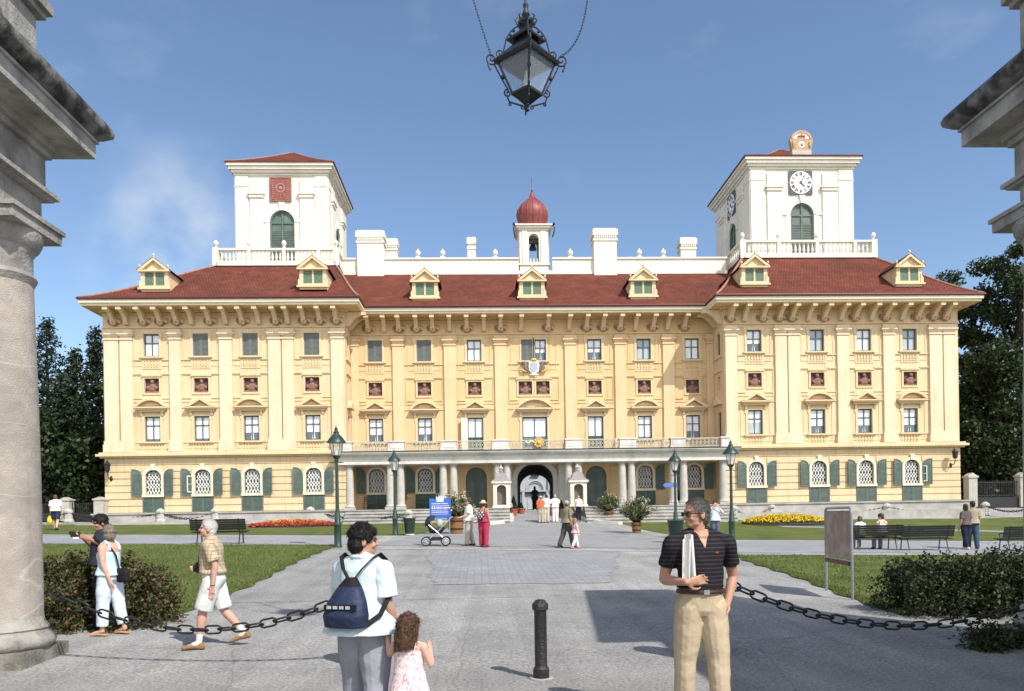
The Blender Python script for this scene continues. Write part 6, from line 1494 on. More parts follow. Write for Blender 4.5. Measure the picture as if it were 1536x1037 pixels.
# potted plants
M['pot'] = mat('clay_pot', (.27, .125, .065), .85, .2, 6, .3, 25, .2); M['tub'] = mat('wooden_tub', (.24, .115, .05), .75, .2, 5, .3, 25, .2)
M['oleander'] = leafmat('oleander_leaves', [(.05, .075, .025), (.085, .115, .04), (.13, .15, .06), (.18, .19, .10)], .5, .2)
M['blossom'] = leafmat('oleander_blossom', [(.62, .42, .36), (.7, .62, .5), (.75, .7, .55)], .6, .3)
M['cypress'] = leafmat('topiary_leaves', [(.012, .03, .014), (.025, .05, .02)], .6, .1)
def potted(px, py, hpx, wpx, pot_h, label, flowers=0, tub=True, dense=1.0):
    p = G(px, py); s = p.y/1150; Hh = hpx*s; W = wpx*s/2; ph = pot_h*s; pr = ph*.48
    t = thing('potted_plant', label, 'potted plant', (p.x, p.y, p.z), random.random()*6, 'potted shrubs before the palace'); mb = MB()
    mb.lathe([(pr*.78, 0), (pr, ph*.9), (pr*1.08, ph*.9), (pr*1.08, ph), (pr*.94, ph), (pr*.9, ph*.88), (0, ph*.88)], (0, 0, 0), 18)
    po = mb.build('tub', M['tub' if tub else 'pot'], t, smooth=40)
    if tub: mb = MB(); mb.lathe([(pr*.86, ph*.25), (pr*.9, ph*.25), (pr*.92, ph*.33), (pr*.88, ph*.33)], (0, 0, 0), 18); mb.lathe([(pr*.98, ph*.7), (pr*1.01, ph*.7), (pr*1.02, ph*.78), (pr*.99, ph*.78)], (0, 0, 0), 18); mb.build('hoop', M['iron'], po)
    mb = MB(); P = []; B = []
    for k in range(int(46*dense)):
        a = random.random()*6.283; r = W*random.random()**.6; zt = Hh*(1-.45*(r/W)**2)*random.uniform(.72, 1.0); tip = Vector((r*cos(a), r*sin(a), zt)); base = Vector((pr*.4*cos(a)*random.random(), pr*.4*sin(a)*random.random(), ph*.88)); mid = base.lerp(tip, .5)+Vector((0, 0, Hh*.06))
        mb.tube([base, mid, tip], [.02, .014, .006], 5); m = 34
        f = .2+.8*np.random.rand(m)**.7; q = np.array(base)[None]*(1-f[:, None])+np.array(tip)[None]*f[:, None]; q[:, 2] += Hh*.06*np.sin(pi*f); q += np.random.normal(size=(m, 3))*.075; P.append(q)
        if random.random() < flowers: B.append(np.array(tip)[None]+np.random.normal(size=(14, 3))*.07)
    mb.build('stems', M['bark'], t); leaf_cloud('foliage', np.concatenate(P), .15, M['oleander'], t, aspect=.32)
    if B: leaf_cloud('blossoms', np.concatenate(B), .07, M['blossom'], t, aspect=.9)
potted(684, 801, 66, 62, 26, 'flowering oleander in a wooden tub behind the pram', .9)
potted(955, 800, 62, 60, 16, 'green oleander in a tub nearest the right lawn corner', .25, True, 1.3)
potted(913, 782, 46, 42, 15, 'smaller oleander in a wooden tub by the right sentry box', .2)
potted(604, 771, 50, 18, 12, 'slender potted shrub between the paired columns behind the left small lamp', 0, False, .5)
potted(1022, 770, 52, 24, 12, 'potted shrub between the paired columns behind the arrow sign', .2, False, .6)
def topiary(px, py, Y, label, r=.28, h=.9, ph=.42):
    c = at(px, py, Y); z = H(c.x, Y); t = thing('potted_topiary', label, 'potted plant', (c.x, Y, z), 0, 'clipped pots at the gate'); mb = MB()
    mb.lathe([(.2, 0), (.27, ph*.85), (.3, ph*.85), (.3, ph), (.25, ph), (0, ph*.9)], (0, 0, 0), 16); mb.build('pot', mat('red_pot', (.36, .10, .06), .8, .15, 5), t, smooth=40)
    u = np.random.rand(1500); a = np.random.rand(1500)*6.283; rr = r*(1-u)**.8*(.75+.35*np.random.rand(1500)); leaf_cloud('foliage', np.stack([rr*np.cos(a), rr*np.sin(a), ph*.9+h*u], 1), .07, M['cypress'], t)
topiary(770.5, 764, 50.4, 'clipped cone in a red pot to the left of the gate arch'); topiary(842, 763, 50.4, 'small dark clipped pot to the right of the gate arch', .22, .6, .4)
topiary(782, 764, 51.0, 'low dark pot inside the left gate jamb', .16, .4, .34)

# grass blades standing along the rims and over the near lawns
def grass(name, fn, n, hgt, edge):
    P = []; 
    k = n//2; u = np.random.rand(n); v = np.random.rand(n)
    e = np.random.rand(n) < edge; side = np.random.rand(n) < .5
    u = np.where(e & side, 1-np.abs(np.random.normal(size=n))*.004 if fn is LN else np.abs(np.random.normal(size=n))*.004, u); v = np.where(e & ~side, np.abs(np.random.normal(size=n))*.006, v)
    g = wob(fn); xy = [g(a, b) for a, b in zip(u, v)]
    xy = [(x, y) for x, y in xy if -26 < x < 26]
    m = len(xy); B = np.array([(x, y, H(x, y)+.012) for x, y in xy])
    an = np.random.rand(m)*6.283; w = .010+.008*np.random.rand(m); hh = hgt*(.4+.8*np.random.rand(m)); d = np.stack([np.cos(an), np.sin(an), np.zeros(m)], 1)
    ln = np.random.normal(size=(m, 3))*.4*hh[:, None]; ln[:, 2] = hh
    V = np.empty((m, 3, 3)); V[:, 0] = B-d*w[:, None]; V[:, 1] = B+d*w[:, None]; V[:, 2] = B+ln
    me = bpy.data.meshes.new(name); me.vertices.add(3*m); me.vertices.foreach_set('co', V.ravel()); me.loops.add(3*m); me.loops.foreach_set('vertex_index', np.arange(3*m, dtype=np.int32))
    me.polygons.add(m); me.polygons.foreach_set('loop_start', np.arange(0, 3*m, 3, dtype=np.int32)); me.materials.append(M['blade']); me.update(calc_edges=True); me.validate()
    tag(link(name, me), 'short mown grass covering the lawn beside the drive', 'grass', None, 'stuff')
M['blade'] = leafmat('grass_blades', [(.085, .125, .028), (.13, .165, .042), (.19, .21, .065)], .6, .3)
grass('grass', LN, 90000, .05, .16); grass('grass', RN, 70000, .05, .2)
# ------------------------------------------------------------------ people
SKINS = {}
def skin(c):
    if c not in SKINS: SKINS[c] = mat('skin', c, .5, .10, 18, .12, 60, .35, col2=(c[0]*.95, c[1]*.78, c[2]*.72), c2scale=9, c2lo=.5, c2hi=.8); b = SKINS[c].node_tree.nodes['Principled BSDF']; b.inputs['Subsurface Weight'].default_value = .18; b.inputs['Subsurface Radius'].default_value = (.012, .005, .003)
    return SKINS[c]
S_LIGHT, S_TAN, S_PINK = (.56, .355, .265), (.40, .225, .145), (.60, .37, .29)
M['eye'] = mat('eye_dark', (.03, .022, .018), .3, .1, 5); M['lip'] = mat('lips', (.42, .20, .165), .5, .1, 9)
def cloth(name, c, rough=.85, bump=.35, bs=22): return mat(name, c, rough, .10, 5, bump, bs, .15)
def wavecloth(name, c1, c2, freq, width=.35, check=False):
    m = cloth(name, c1); n = m.node_tree.nodes; L = m.node_tree.links; b = n['Principled BSDF']; src = b.inputs['Base Color'].links[0].from_socket
    tc = n.new('ShaderNodeTexCoord'); sp = n.new('ShaderNodeSeparateXYZ'); L.new(tc.outputs['Object'], sp.inputs[0])
    def band(o):
        a = n.new('ShaderNodeMath'); a.operation = 'MULTIPLY'; a.inputs[1].default_value = freq; L.new(o, a.inputs[0])
        f = n.new('ShaderNodeMath'); f.operation = 'FRACT'; L.new(a.outputs[0], f.inputs[0])
        g = n.new('ShaderNodeMath'); g.operation = 'LESS_THAN'; g.inputs[1].default_value = width; L.new(f.outputs[0], g.inputs[0]); return g.outputs[0]
    k = band(sp.outputs[2])
    if check:
        ad = n.new('ShaderNodeMath'); ad.operation = 'ADD'; L.new(sp.outputs[0], ad.inputs[0]); L.new(sp.outputs[1], ad.inputs[1])
        k2 = band(ad.outputs[0]); sm = n.new('ShaderNodeMath'); sm.operation = 'ADD'; L.new(k, sm.inputs[0]); L.new(k2, sm.inputs[1]); hf = n.new('ShaderNodeMath'); hf.operation = 'MULTIPLY'; hf.inputs[1].default_value = .5; L.new(sm.outputs[0], hf.inputs[0]); k = hf.outputs[0]
    mm = n.new('ShaderNodeMixRGB'); mm.inputs[2].default_value = tuple(c2)+(1,); L.new(k, mm.inputs[0]); L.new(src, mm.inputs[1]); L.new(mm.outputs[0], b.inputs['Base Color']); return m
QUEUE = []
CLOUD = bpy.data.textures.new('hair_waves', 'CLOUDS'); CLOUD.noise_scale = .022
FOLD = bpy.data.textures.new('cloth_folds', 'CLOUDS'); FOLD.noise_scale = .13; FOLD.noise_depth = 1
def grow(name, mb, mats, parent, voxel, smooth=3, paint=None, loc=(0, 0, 0), rz=0, cut=None, rough=0.0, folds=0.0, strands=0, wild=.3):
    me = bpy.data.meshes.new(name); me.from_pydata([tuple(v) for v in mb.v], [], mb.f); bm = bmesh.new(); bm.from_mesh(me); bmesh.ops.remove_doubles(bm, verts=bm.verts, dist=1e-6); bmesh.ops.recalc_face_normals(bm, faces=bm.faces); bm.to_mesh(me); bm.free()
    o = link(name, me, parent, loc, rz); r = o.modifiers.new('remesh', 'REMESH'); r.mode = 'VOXEL'; r.voxel_size = voxel
    if smooth: s = o.modifiers.new('smooth', 'SMOOTH'); s.factor = .5; s.iterations = smooth
    if rough or folds: d = o.modifiers.new('waves', 'DISPLACE'); d.texture = CLOUD if rough else FOLD; d.strength = rough or folds; d.mid_level = .5; d.texture_coords = 'LOCAL'
    if not isinstance(mats, (list, tuple)): mats = [mats]
    QUEUE.append((o, mats, paint, cut, strands, wild)); return o
def harvest():
    bpy.context.view_layer.update(); dg = bpy.context.evaluated_depsgraph_get()
    n_str = 0
    for o, mats, paint, cut, strands, wild in QUEUE:
        me = bpy.data.meshes.new_from_object(o.evaluated_get(dg)); old = o.data; o.modifiers.clear(); o.data = me; me.name = o.name
        if cut:
            bm = bmesh.new(); bm.from_mesh(me); bm.faces.ensure_lookup_table(); cs = np.array([f.calc_center_median() for f in bm.faces]); kill = cut(cs)
            bmesh.ops.delete(bm, geom=[f for f, k in zip(bm.faces[:], kill) if k], context='FACES'); bm.to_mesh(me); bm.free()
        if strands:
            rg = np.random.default_rng(len(o.name)+n_str); n0 = len(me.polygons); cc = np.empty(n0*3); me.polygons.foreach_get('center', cc); nn = np.empty(n0*3); me.polygons.foreach_get('normal', nn); cc = cc.reshape(-1, 3); nn = nn.reshape(-1, 3)
            k = rg.integers(0, n0, strands); p, nr_ = cc[k], nn[k]; g = np.array((0, 0, -1.))[None]+rg.normal(size=(strands, 3))*wild; g -= nr_*np.sum(g*nr_, 1)[:, None]; g /= np.linalg.norm(g, axis=1)[:, None]+1e-9; sd_ = np.cross(g, nr_)
            ln_ = (.016+.022*rg.random(strands))[:, None]; w_ = (.0010+.0012*rg.random(strands))[:, None]; lift = (.001+.005*rg.random(strands)**2)[:, None]
            V = np.stack([p-sd_*w_-nr_*.001, p+sd_*w_-nr_*.001, p+g*ln_+sd_*w_*.4+nr_*lift, p+g*ln_-sd_*w_*.4+nr_*lift], 1).reshape(-1, 3)
            bm = bmesh.new(); bm.from_mesh(me); vv = [bm.verts.new(v) for v in V]
            for i in range(strands): bm.faces.new(vv[4*i:4*i+4])
            bm.to_mesh(me); bm.free(); n_str += 1
        me.materials.clear()
        for m in mats: me.materials.append(m)
        n = len(me.polygons); me.polygons.foreach_set('use_smooth', [True]*n)
        idx = np.zeros(n, dtype=np.int32)
        if paint:
            co = np.empty(n*3); me.polygons.foreach_get('center', co); nr = np.empty(n*3); me.polygons.foreach_get('normal', nr)
            idx = np.asarray(paint(co.reshape(-1, 3), nr.reshape(-1, 3)), dtype=np.int32)
        me.polygons.foreach_set('material_index', idx); me.update(); bpy.data.meshes.remove(old)
    QUEUE.clear()
def loft(mb, rings, n=24):
    """horizontal elliptical rings (z, hx, hy, x, y), capped"""
    vs = []
    for z, hx, hy, x, y in rings:
        for j in range(n):
            q = 2*pi*j/n; c, s = cos(q), sin(q); e = .86
            vs.append((x+hx*math.copysign(abs(c)**e, c), y+hy*math.copysign(abs(s)**e, s), z))
    k = len(rings); fs = [(i*n+j, i*n+(j+1) % n, (i+1)*n+(j+1) % n, (i+1)*n+j) for i in range(k-1) for j in range(n)]
    fs += [tuple(range(n-1, -1, -1)), tuple((k-1)*n+j for j in range(n))]; mb.add(vs, fs)
def limbtube(mb, pts, rs, n=14, sub=5, end=True):
    """smooth tapering limb through the joints with rounded ends"""
    P = [Vector(p) for p in pts]; Q = []; R = []
    for i in range(len(P)-1):
        for t in np.linspace(0, 1, sub, endpoint=False):
            p0 = P[max(i-1, 0)]; p3 = P[min(i+2, len(P)-1)]; a, b = P[i], P[i+1]
            lin = a.lerp(b, t); cr = .5*((2*a)+(b-p0)*t+(2*p0-5*a+4*b-p3)*t*t+(3*a-p0-3*b+p3)*t**3)
            Q.append(lin.lerp(cr, .35)); R.append(rs[i]+(rs[i+1]-rs[i])*t)
    Q.append(P[-1]); R.append(rs[-1]); mb.tube(Q, R, n)
    mb.ell(P[0], (rs[0],)*3, 12)
    if end: mb.ell(P[-1], (rs[-1],)*3, 12)
def hand(mb, wrist, d, pn, side, curl=.5, s=1.0, thumb=.6):
    w = Vector(wrist); d = Vector(d).normalized(); pn = Vector(pn); pn = (pn-d*pn.dot(d)).normalized(); lat = d.cross(pn).normalized()*side
    mb.tube([w-d*.012*s, w+d*.01*s, w+d*.03*s, w+d*.052*s], [(.0135*s, .011*s), (.017*s, .0105*s), (.0215*s, .0095*s), (.0215*s, .008*s)], 10, flat=pn)
    for off, ln, c in ((-.0165, .037, 1.12), (-.0055, .047, 1.0), (.0055, .050, .95), (.0165, .043, .85)):
        p = w+d*.05*s+lat*off*s; dd = (d+lat*off*4).normalized(); pts = [p-dd*.012*s, p]; ax = dd.cross(pn).normalized()
        for k, f in enumerate((.45, .32, .25)):
            dd = (Matrix.Rotation(-curl*c*(.9 if k else .7), 3, ax) @ dd); 
            if dd.dot(pn) < -.2 and curl > 0 and k == 0: dd = Matrix.Rotation(2*curl*c*.7, 3, ax) @ dd
            p = p+dd*ln*f*s; pts.append(p)
        mb.tube(pts, [.0056*s, .0058*s, .0054*s, .0048*s, .0036*s], 8)
        mb.ell(pts[-1], (.0037*s,)*3, 6)
    p = w+d*.012*s+lat*.014*s; q = p+(d*.5+lat*.75+pn*.25).normalized()*.024*s; r = q+(d*.8+lat*.35*(1-thumb)+pn*.5*thumb).normalized()*.022*s; u = r+(d*.85+pn*.5*thumb-lat*.2).normalized()*.016*s
    mb.tube([p, q, r, u], [.0095*s, .0075*s, .0062*s, .0045*s], 8); mb.ell(u, (.0046*s,)*3, 6)
TOR_M = [(.475, .050, .045, 0), (.50, .088, .062, -.004), (.53, .093, .068, -.006), (.57, .087, .062, .0), (.62, .080, .057, .004), (.67, .084, .060, .004), (.72, .092, .065, .002), (.765, .098, .065, -.002), (.795, .096, .056, -.005), (.818, .072, .044, -.007), (.84, .036, .036, -.005)]
TOR_F = [(.475, .050, .048, 0), (.50, .094, .066, -.006), (.53, .097, .072, -.008), (.57, .086, .060, .0), (.615, .072, .050, .004), (.66, .075, .054, .006), (.71, .083, .066, .010), (.75, .086, .064, .006), (.79, .086, .052, -.003), (.815, .064, .041, -.006), (.838, .032, .033, -.005)]
def person(label, pos, rz, h, sex='m', sk=S_LIGHT, legs=((.05, .05, 0), (-.05, .05, 0)), armL=None, armR=None, handL=None, handR=None, head=(0, 0), headoff=(0, 0, 0),
           hair=((.03, .02, .015), 'short'), top=None, bottom=None, shoes=None, vox=.014, fat=1.0, child=False, lean=0.0, group=None, seat=None, extras=None, z0=None, sock=None, shouldw=None):
    """one continuous body grown over a posed skeleton, with clothing, hair and shoes as children. x: to the person's right, y: ahead"""
    zz = H(*pos) if z0 is None else z0
    t = thing('person', label, 'person', (pos[0], pos[1], zz), rz, group)
    S = h; hs = 1.36 if child else 1.06; sw = shouldw or (.112 if sex == 'm' else .098)
    if child: sw = .105
    TOR = TOR_M if sex == 'm' else TOR_F
    if child: TOR = [(z if z < .6 else z-.05*(z-.6)/.2, x*1.06, y*1.12, o) for z, x, y, o in TOR]
    neckz = .84 if not child else .785
    def ln(p): # lean of the upper body
        p = Vector(p); f = max(0, p.z-.52); return Vector((p.x, p.y+lean*f, p.z-abs(lean)*f*.12))
    # legs
    hipz = .515; J = {}; low = []
    for s, (sw_, bd, out) in ((-1, legs[0]), (1, legs[1])):
        hp = Vector((s*.050, 0, hipz)); kn = hp+Vector((s*(.006+out*.23), .232*sin(sw_), -.232*cos(sw_))); an = kn+Vector((s*out*.1, .238*sin(sw_-bd), -.238*cos(sw_-bd)))
        J[s] = [hp, kn, an, sw_-bd]; low.append(an.z)
    drop = .045-min(low) if seat is None else seat/S-hipz
    for s in (-1, 1): J[s][:3] = [p+Vector((0, 0, drop)) for p in J[s][:3]]
    U = lambda p: ln(p)+Vector((0, 0, drop))
    body = MB(); sc = lambda p: Vector(p)*S
    loft(body, [(U((0, y, z)).z*S, hx*S*fat, hy*S*fat, 0, U((0, y, z)).y*S) for z, hx, hy, y in TOR])
    for s in (-1, 1):
        hp, kn, an, fa = J[s]
        limbtube(body, [sc(hp), sc(hp.lerp(kn, .5)), sc(kn), sc(kn.lerp(an, .3)), sc(kn.lerp(an, .7)), sc(an)], [.055*S*fat, .048*S*fat, .033*S, .034*S, .024*S, .019*S])
        fd = Vector((s*.12, cos(max(-.9, min(.5, fa))*(.9 if an.z > .06 else 0)), 0)); pit = 0
        if an.z > .06: fd.z = -min(.95, (an.z-.045)*5)
        fd.normalize(); toe = an+fd*.105; toe.z = max(.014, toe.z-.03); heel = an-fd*.03; heel.z = max(.016, heel.z-.026); J[s].append((heel, toe))
        limbtube(body, [sc(an), sc(an.lerp(toe, .45)), sc(toe)], [.019*S, .018*S, .012*S])
    defL = [(-.128, -.018, .64), (-.135, .03, .48)]; defR = [(.128, -.018, .64), (.135, .03, .48)]
    SHZ = .788 if not child else .742
    A = {-1: [U((-sw, -.004, SHZ))]+[U(p) for p in (armL or defL)], 1: [U((sw, -.004, SHZ))]+[U(p) for p in (armR or defR)]}
    for s in (-1, 1):
        sh, el, wr = A[s]; limbtube(body, [sc(sh), sc(sh.lerp(el, .5)), sc(el), sc(el.lerp(wr, .35)), sc(wr)], [.032*S*fat, .0275*S*fat, .022*S, .023*S, .0145*S])
        limbtube(body, [sc(U((s*.022, -.010, neckz-.002))), sc(sh)], [.024*S, .026*S*fat])
        hd = (handL if s < 0 else handR) or {}
        d = Vector(hd.get('d', (wr-el))); pn = Vector(hd.get('pn', (-s, 0, 0))); m2 = MB(); hand(m2, wr, d, pn, hd.get('side', s), hd.get('curl', .35), .98 if not child else 1.1, hd.get('thumb', .5)); body.add([Vector(v)*S for v in m2.v], m2.f)
    # head
    hb = U((headoff[0], -.002+headoff[1], (.868 if not child else .80)+headoff[2])); Rh = Matrix.Rotation(head[0], 3, 'Z') @ Matrix.Rotation(head[1], 3, 'X')
    HP = lambda p: (Rh @ (Vector(p)*hs)+hb)*S
    limbtube(body, [sc(U((0, -.006, neckz-.03))), sc((U((0, -.006, neckz))+hb)/2), HP((0, -.004, .02))], [.036*S, .031*S*(1 if sex == 'm' else .9), .030*S*(1 if sex == 'm' else .9)])
    def he(c, r): body.ell(HP(c), tuple(x*hs*S for x in r), 16, R=Rh)
    he((0, -.004, .064), (.041, .052, .050)); he((0, .014, .034), (.034, .037, .044)); he((0, .030, .004), (.020, .019, .017)); he((0, .012, .010), (.031, .03, .022))
    he((0, .0535, .034), (.0065, .011, .0085)); he((0, .050, .046), (.0048, .006, .015)); he((0, .042, .060), (.027, .010, .007)); he((0, .0475, .014), (.012, .0055, .0062))
    for s in (-1, 1): he((s*.0415, -.006, .040), (.0055, .0115, .018)); he((s*.02, .036, .030), (.013, .012, .012))
    Ri = Rh.inverted()
    def face(co, nr):
        q = (co/S-np.array(hb)) @ np.array(Ri).T/hs; idx = np.zeros(len(q), dtype=np.int32); f = q[:, 1] > .028
        eye = (np.abs(np.abs(q[:, 0])-.0165) < .0085) & (np.abs(q[:, 2]-.0475) < .0042) & f; lip = (np.abs(q[:, 0]) < .0115) & (np.abs(q[:, 2]-.0135) < .0036) & (q[:, 1] > .040)
        brow = (np.abs(np.abs(q[:, 0])-.0175) < .011) & (np.abs(q[:, 2]-.0605) < .0023) & f; idx[eye] = 1; idx[lip] = 2; idx[brow] = 3; return idx
    hm = mat('hair', hair[0], .5, .45, 90, .3, 60, .3)
    grow('body', body, [skin(sk), M['eye'], M['lip'], hm], t, vox, 3, face)
    # hair
    hmb = MB(); st = hair[1]
    def hh(c, r): hmb.ell(HP(c), tuple(x*hs*S for x in r), 16, R=Rh)
    rs_ = random.Random(len(label))
    cut = None
    if st in ('short', 'crop', 'bald'):
        g = dict(short=.0055, crop=.003, bald=.004)[st]; hh((0, -.004, .064), (.041+g, .052+g, .050+g)); hh((0, -.026, .036), (.034+g, .026+g, .034+g)); fr = dict(short=.086, crop=.099, bald=.100)[st]
        def cut(co, fr=fr):
            q = (co/S-np.array(hb)) @ np.array(Ri).T/hs; y = q[:, 1]
            zl = np.interp(y, [-.045, -.020, -.012, .004, .012, .024, .034, .05], [-.002, .004, .030, .036, .060 if st == 'short' else .066, .068 if st == 'short' else .084, fr, fr+.004]); return q[:, 2] < zl
    elif st in ('full', 'bob', 'curly', 'tail'):
        hh((0, -.010, .070), (.049, .058, .054)); hh((0, -.032, .036), (.045, .036, .044))
        for k in range(70): a = rs_.uniform(0, 6.28); e = rs_.uniform(-.1, 1.4); hh((.047*cos(a)*cos(e), -.011+.055*sin(a)*cos(e), .070+.052*sin(e)), (.008, .008, .007))
        hh((.0, .036, .092), (.03, .014, .013))
        if st == 'bob': hh((0, -.032, .010), (.044, .032, .034)); hh((-.036, -.008, .030), (.016, .03, .036)); hh((.036, -.008, .030), (.016, .03, .036))
        if st == 'curly':
            for k in range(150): a = rs_.uniform(2.8, 6.6); z = rs_.uniform(-.05, .07); hh((.050*cos(a), -.014+.053*sin(a), z), (.0075, .0075, .013))
            hh((0, -.034, -.004), (.044, .03, .046))
        if st == 'tail': hmb.tube([HP((0, -.062, .05)), HP((0, -.082, .03)), HP((0, -.078, -.02))], [.016*S, .017*S, .008*S], 8)
    elif st in ('cap', 'hat'):
        hh((0, -.016, .050), (.044, .048, .044))
    grow('hair', hmb, hm, t, max(.0055, vox*.8), 2, None, cut=cut, rough=.016 if st in ('full', 'curly', 'bob') and vox < .011 else (.004 if vox < .011 else 0), strands=(5000 if vox < .011 else 0), wild={'curly': 1.1, 'full': .55, 'bob': .4}.get(st, .35))
    if st == 'cap':
        c = MB(); c.ell(HP((0, -.006, .078)), (.049*hs*S, .058*hs*S, .045*hs*S), 16, R=Rh); c.tube([HP((0, .03, .082)), HP((0, .07, .076)), HP((0, .098, .068))], [(.042*S, .008*S), (.04*S, .005*S), (.026*S, .004*S)], 10, flat=(0, 0, 1)); grow('cap', c, cloth('cap_cloth', hair[2]), t, max(.008, vox*.7), 2)
    if st == 'hat':
        c = MB(); c.ell(HP((0, -.006, .095)), (.052*hs*S, .06*hs*S, .045*hs*S), 16, R=Rh); c.ell(HP((0, -.004, .075)), (.098*hs*S, .105*hs*S, .010*hs*S), 20, R=Rh); grow('hat', c, cloth('straw', hair[2]), t, max(.008, vox*.7), 2)
    # upper clothing
    e = .010
    if top:
        m, zb, sl, loose = top[:4]; tb = MB(); rings = []
        prof = [r for r in TOR if r[0] >= zb-.001]
        def at_z(z):
            for a, b in zip(TOR, TOR[1:]):
                if a[0] <= z <= b[0]: f = (z-a[0])/(b[0]-a[0]); return [a[i]+(b[i]-a[i])*f for i in range(4)]
            return list(TOR[0] if z < TOR[0][0] else TOR[-1])
        zs = sorted(set([max(zb, .45)]+[r[0] for r in prof if r[0] <= (.83 if sl > 0 else .775)]))
        if zb < .45: zs = [zb]+zs
        for z in zs:
            b = at_z(max(z, .53)); k = loose*max(0, min(1, (.74-z)/.24)); ee = e*(1+k*1.6)
            if z < .45: k = loose*1.7
            c = U((0, b[3], z)); rings.append((c.z*S, (b[1]*fat+ee+k*.014)*S, (b[2]*fat+ee+k*.016)*S, 0, c.y*S))
        loft(tb, rings)
        if sl > 0: c = U((0, -.006, .842)); rings.append((c.z*S, .045*S, .043*S, 0, c.y*S)); tb.v.clear(); tb.f.clear(); tb.m.clear(); loft(tb, rings)
        for s in (-1, 1):
            sh, el, wr = A[s]
            if sl > 0:
                limbtube(tb, [sc(U((s*.020, -.010, neckz-.004))), sc(sh)], [.033*S, .037*S*fat])
                if sl <= 1: end = sh.lerp(el, sl); limbtube(tb, [sc(sh), sc(sh.lerp(end, .5)), sc(end)], [.0425*S*fat, (.0375+.003*loose)*S*fat, (.0355+.0055*loose)*S*fat], end=False)
                else: limbtube(tb, [sc(sh), sc(el), sc(el.lerp(wr, sl-1))], [.042*S*fat, .033*S*fat, .026*S], end=False)
            else: tb.tube([sc(U((s*.060, -.058, .765))), sc(U((s*.058, -.044, .822))), sc(U((s*.056, -.008, .850))), sc(U((s*.056, .034, .825))), sc(U((s*.060, .060, .765)))], .0125*S, 8)
        mats = [m]; paint = None
        if len(top) > 4 and top[4] == 'v':
            tb.tube([sc(U((.052*cos(q), -.004+.046*sin(q), .838-.016*sin(q)))) for q in np.linspace(0, 2*pi, 20)[:-1]], .0105*S, 8, True)
            zt = U((0, 0, .775)).z*S; mats = [m, skin(sk)]
            def paint(co, nr, zt=zt): return ((np.abs(co[:, 0]) < (co[:, 2]-zt)*.42) & (co[:, 1] > .02*S)).astype(np.int32)
        elif len(top) > 4 and top[4] == 'c':
            tb.tube([sc(U((.046*cos(q), -.006+.042*sin(q), .842-.008*sin(q)))) for q in np.linspace(0, 2*pi, 20)[:-1]], .010*S, 8, True)
        grow(top[5] if len(top) > 5 else 'shirt', tb, mats, t, vox, 3, paint, folds=.022 if vox < .009 else .012)
    if bottom:
        m, wz, frac, loose = bottom[:4]; bb = MB(); rings = []
        for z, hx, hy, y in TOR:
            if z > wz: break
            c = U((0, y, z)); rings.append((c.z*S, (hx*fat+e*.75)*S, (hy*fat+e*.75)*S, 0, c.y*S))
        f = at(0, 0, 1) if False else None
        c = U((0, 0, wz)); b = [r for r in TOR if r[0] <= wz][-1]; rings.append((c.z*S, (b[1]*fat*.985+e*.7)*S, (b[2]*fat*.985+e*.7)*S, 0, c.y*S)); loft(bb, rings)
        for s in (-1, 1):
            hp, kn, an, fa = J[s][:4]; an2 = an+Vector((0, .004, -.012))
            pts = [hp, hp.lerp(kn, .5), kn]; rr = [.062*fat+e*loose*.3, .054*fat+e*loose*.6, .041+e*loose*.8]
            if frac <= 1: q = hp.lerp(kn, frac); pts = [hp, hp.lerp(q, .5), q]; rr = [.062*fat+e*loose*.2, .056*fat+e*loose*.35, .050*fat+e*loose*.5]
            else:
                q = kn.lerp(an2, frac-1); pts += [kn.lerp(q, .5), q]; rr += [.038+e*loose*.8, .032+e*loose*.9]
            bt = MB(); limbtube(bt, [sc(p) for p in pts], [r*S for r in rr], end=False)
            bb.add(bt.v, bt.f)
        grow(bottom[4] if len(bottom) > 4 else 'trousers', bb, m, t, vox, 3, folds=.013 if vox < .009 else .008)
    for s in (-1, 1):
        hp, kn, an, fa, (heel, toe) = J[s]
        if sock: b = MB(); limbtube(b, [sc(kn.lerp(an, .72)), sc(an), sc(an.lerp(toe, .3))], [.0255*S, .0225*S, .021*S]); grow('sock', b, cloth('sock', sock), t, max(.008, vox*.8), 2)
        if shoes:
            b = MB(); mid = heel.lerp(toe, .5); mid.z += .010; b.tube([sc(heel-(toe-heel)*.12), sc(heel), sc(mid), sc(toe), sc(toe+(toe-heel)*.10)], [(.014*S, .012*S), (.022*S, .022*S), (.025*S, .021*S), (.024*S, .014*S), (.012*S, .008*S)], 12, flat=(0, 0, 1))
            if shoes[1] == 'shoe': b.tube([sc(heel+Vector((0, 0, .01))), sc(an+Vector((0, 0, -.004)))], [.024*S, .0235*S], 12)
            else: b.v = [(v[0], v[1], (v[2]-.012*S)*.55+.006*S if v[2] < .2*S else v[2]) for v in b.v]
            grow('shoe' if shoes[1] == 'shoe' else 'sandal', b, cloth('shoe_leather', shoes[0], .5, .2), t, max(.007, vox*.7), 2)
    t['_'] = 0; del t['_']
    return dict(t=t, S=S, U=U, A=A, HP=HP, J=J, Rh=Rh, sc=sc, hs=hs)
def belong(name, label, cat, P, group=None):
    """an item carried by a person: a thing of its own, placed with the same base"""
    o = P['t']; return thing(name, label, cat, tuple(o.location), o.rotation_euler.z, group)
NEAR, MID, FAR = .0065, .010, .016
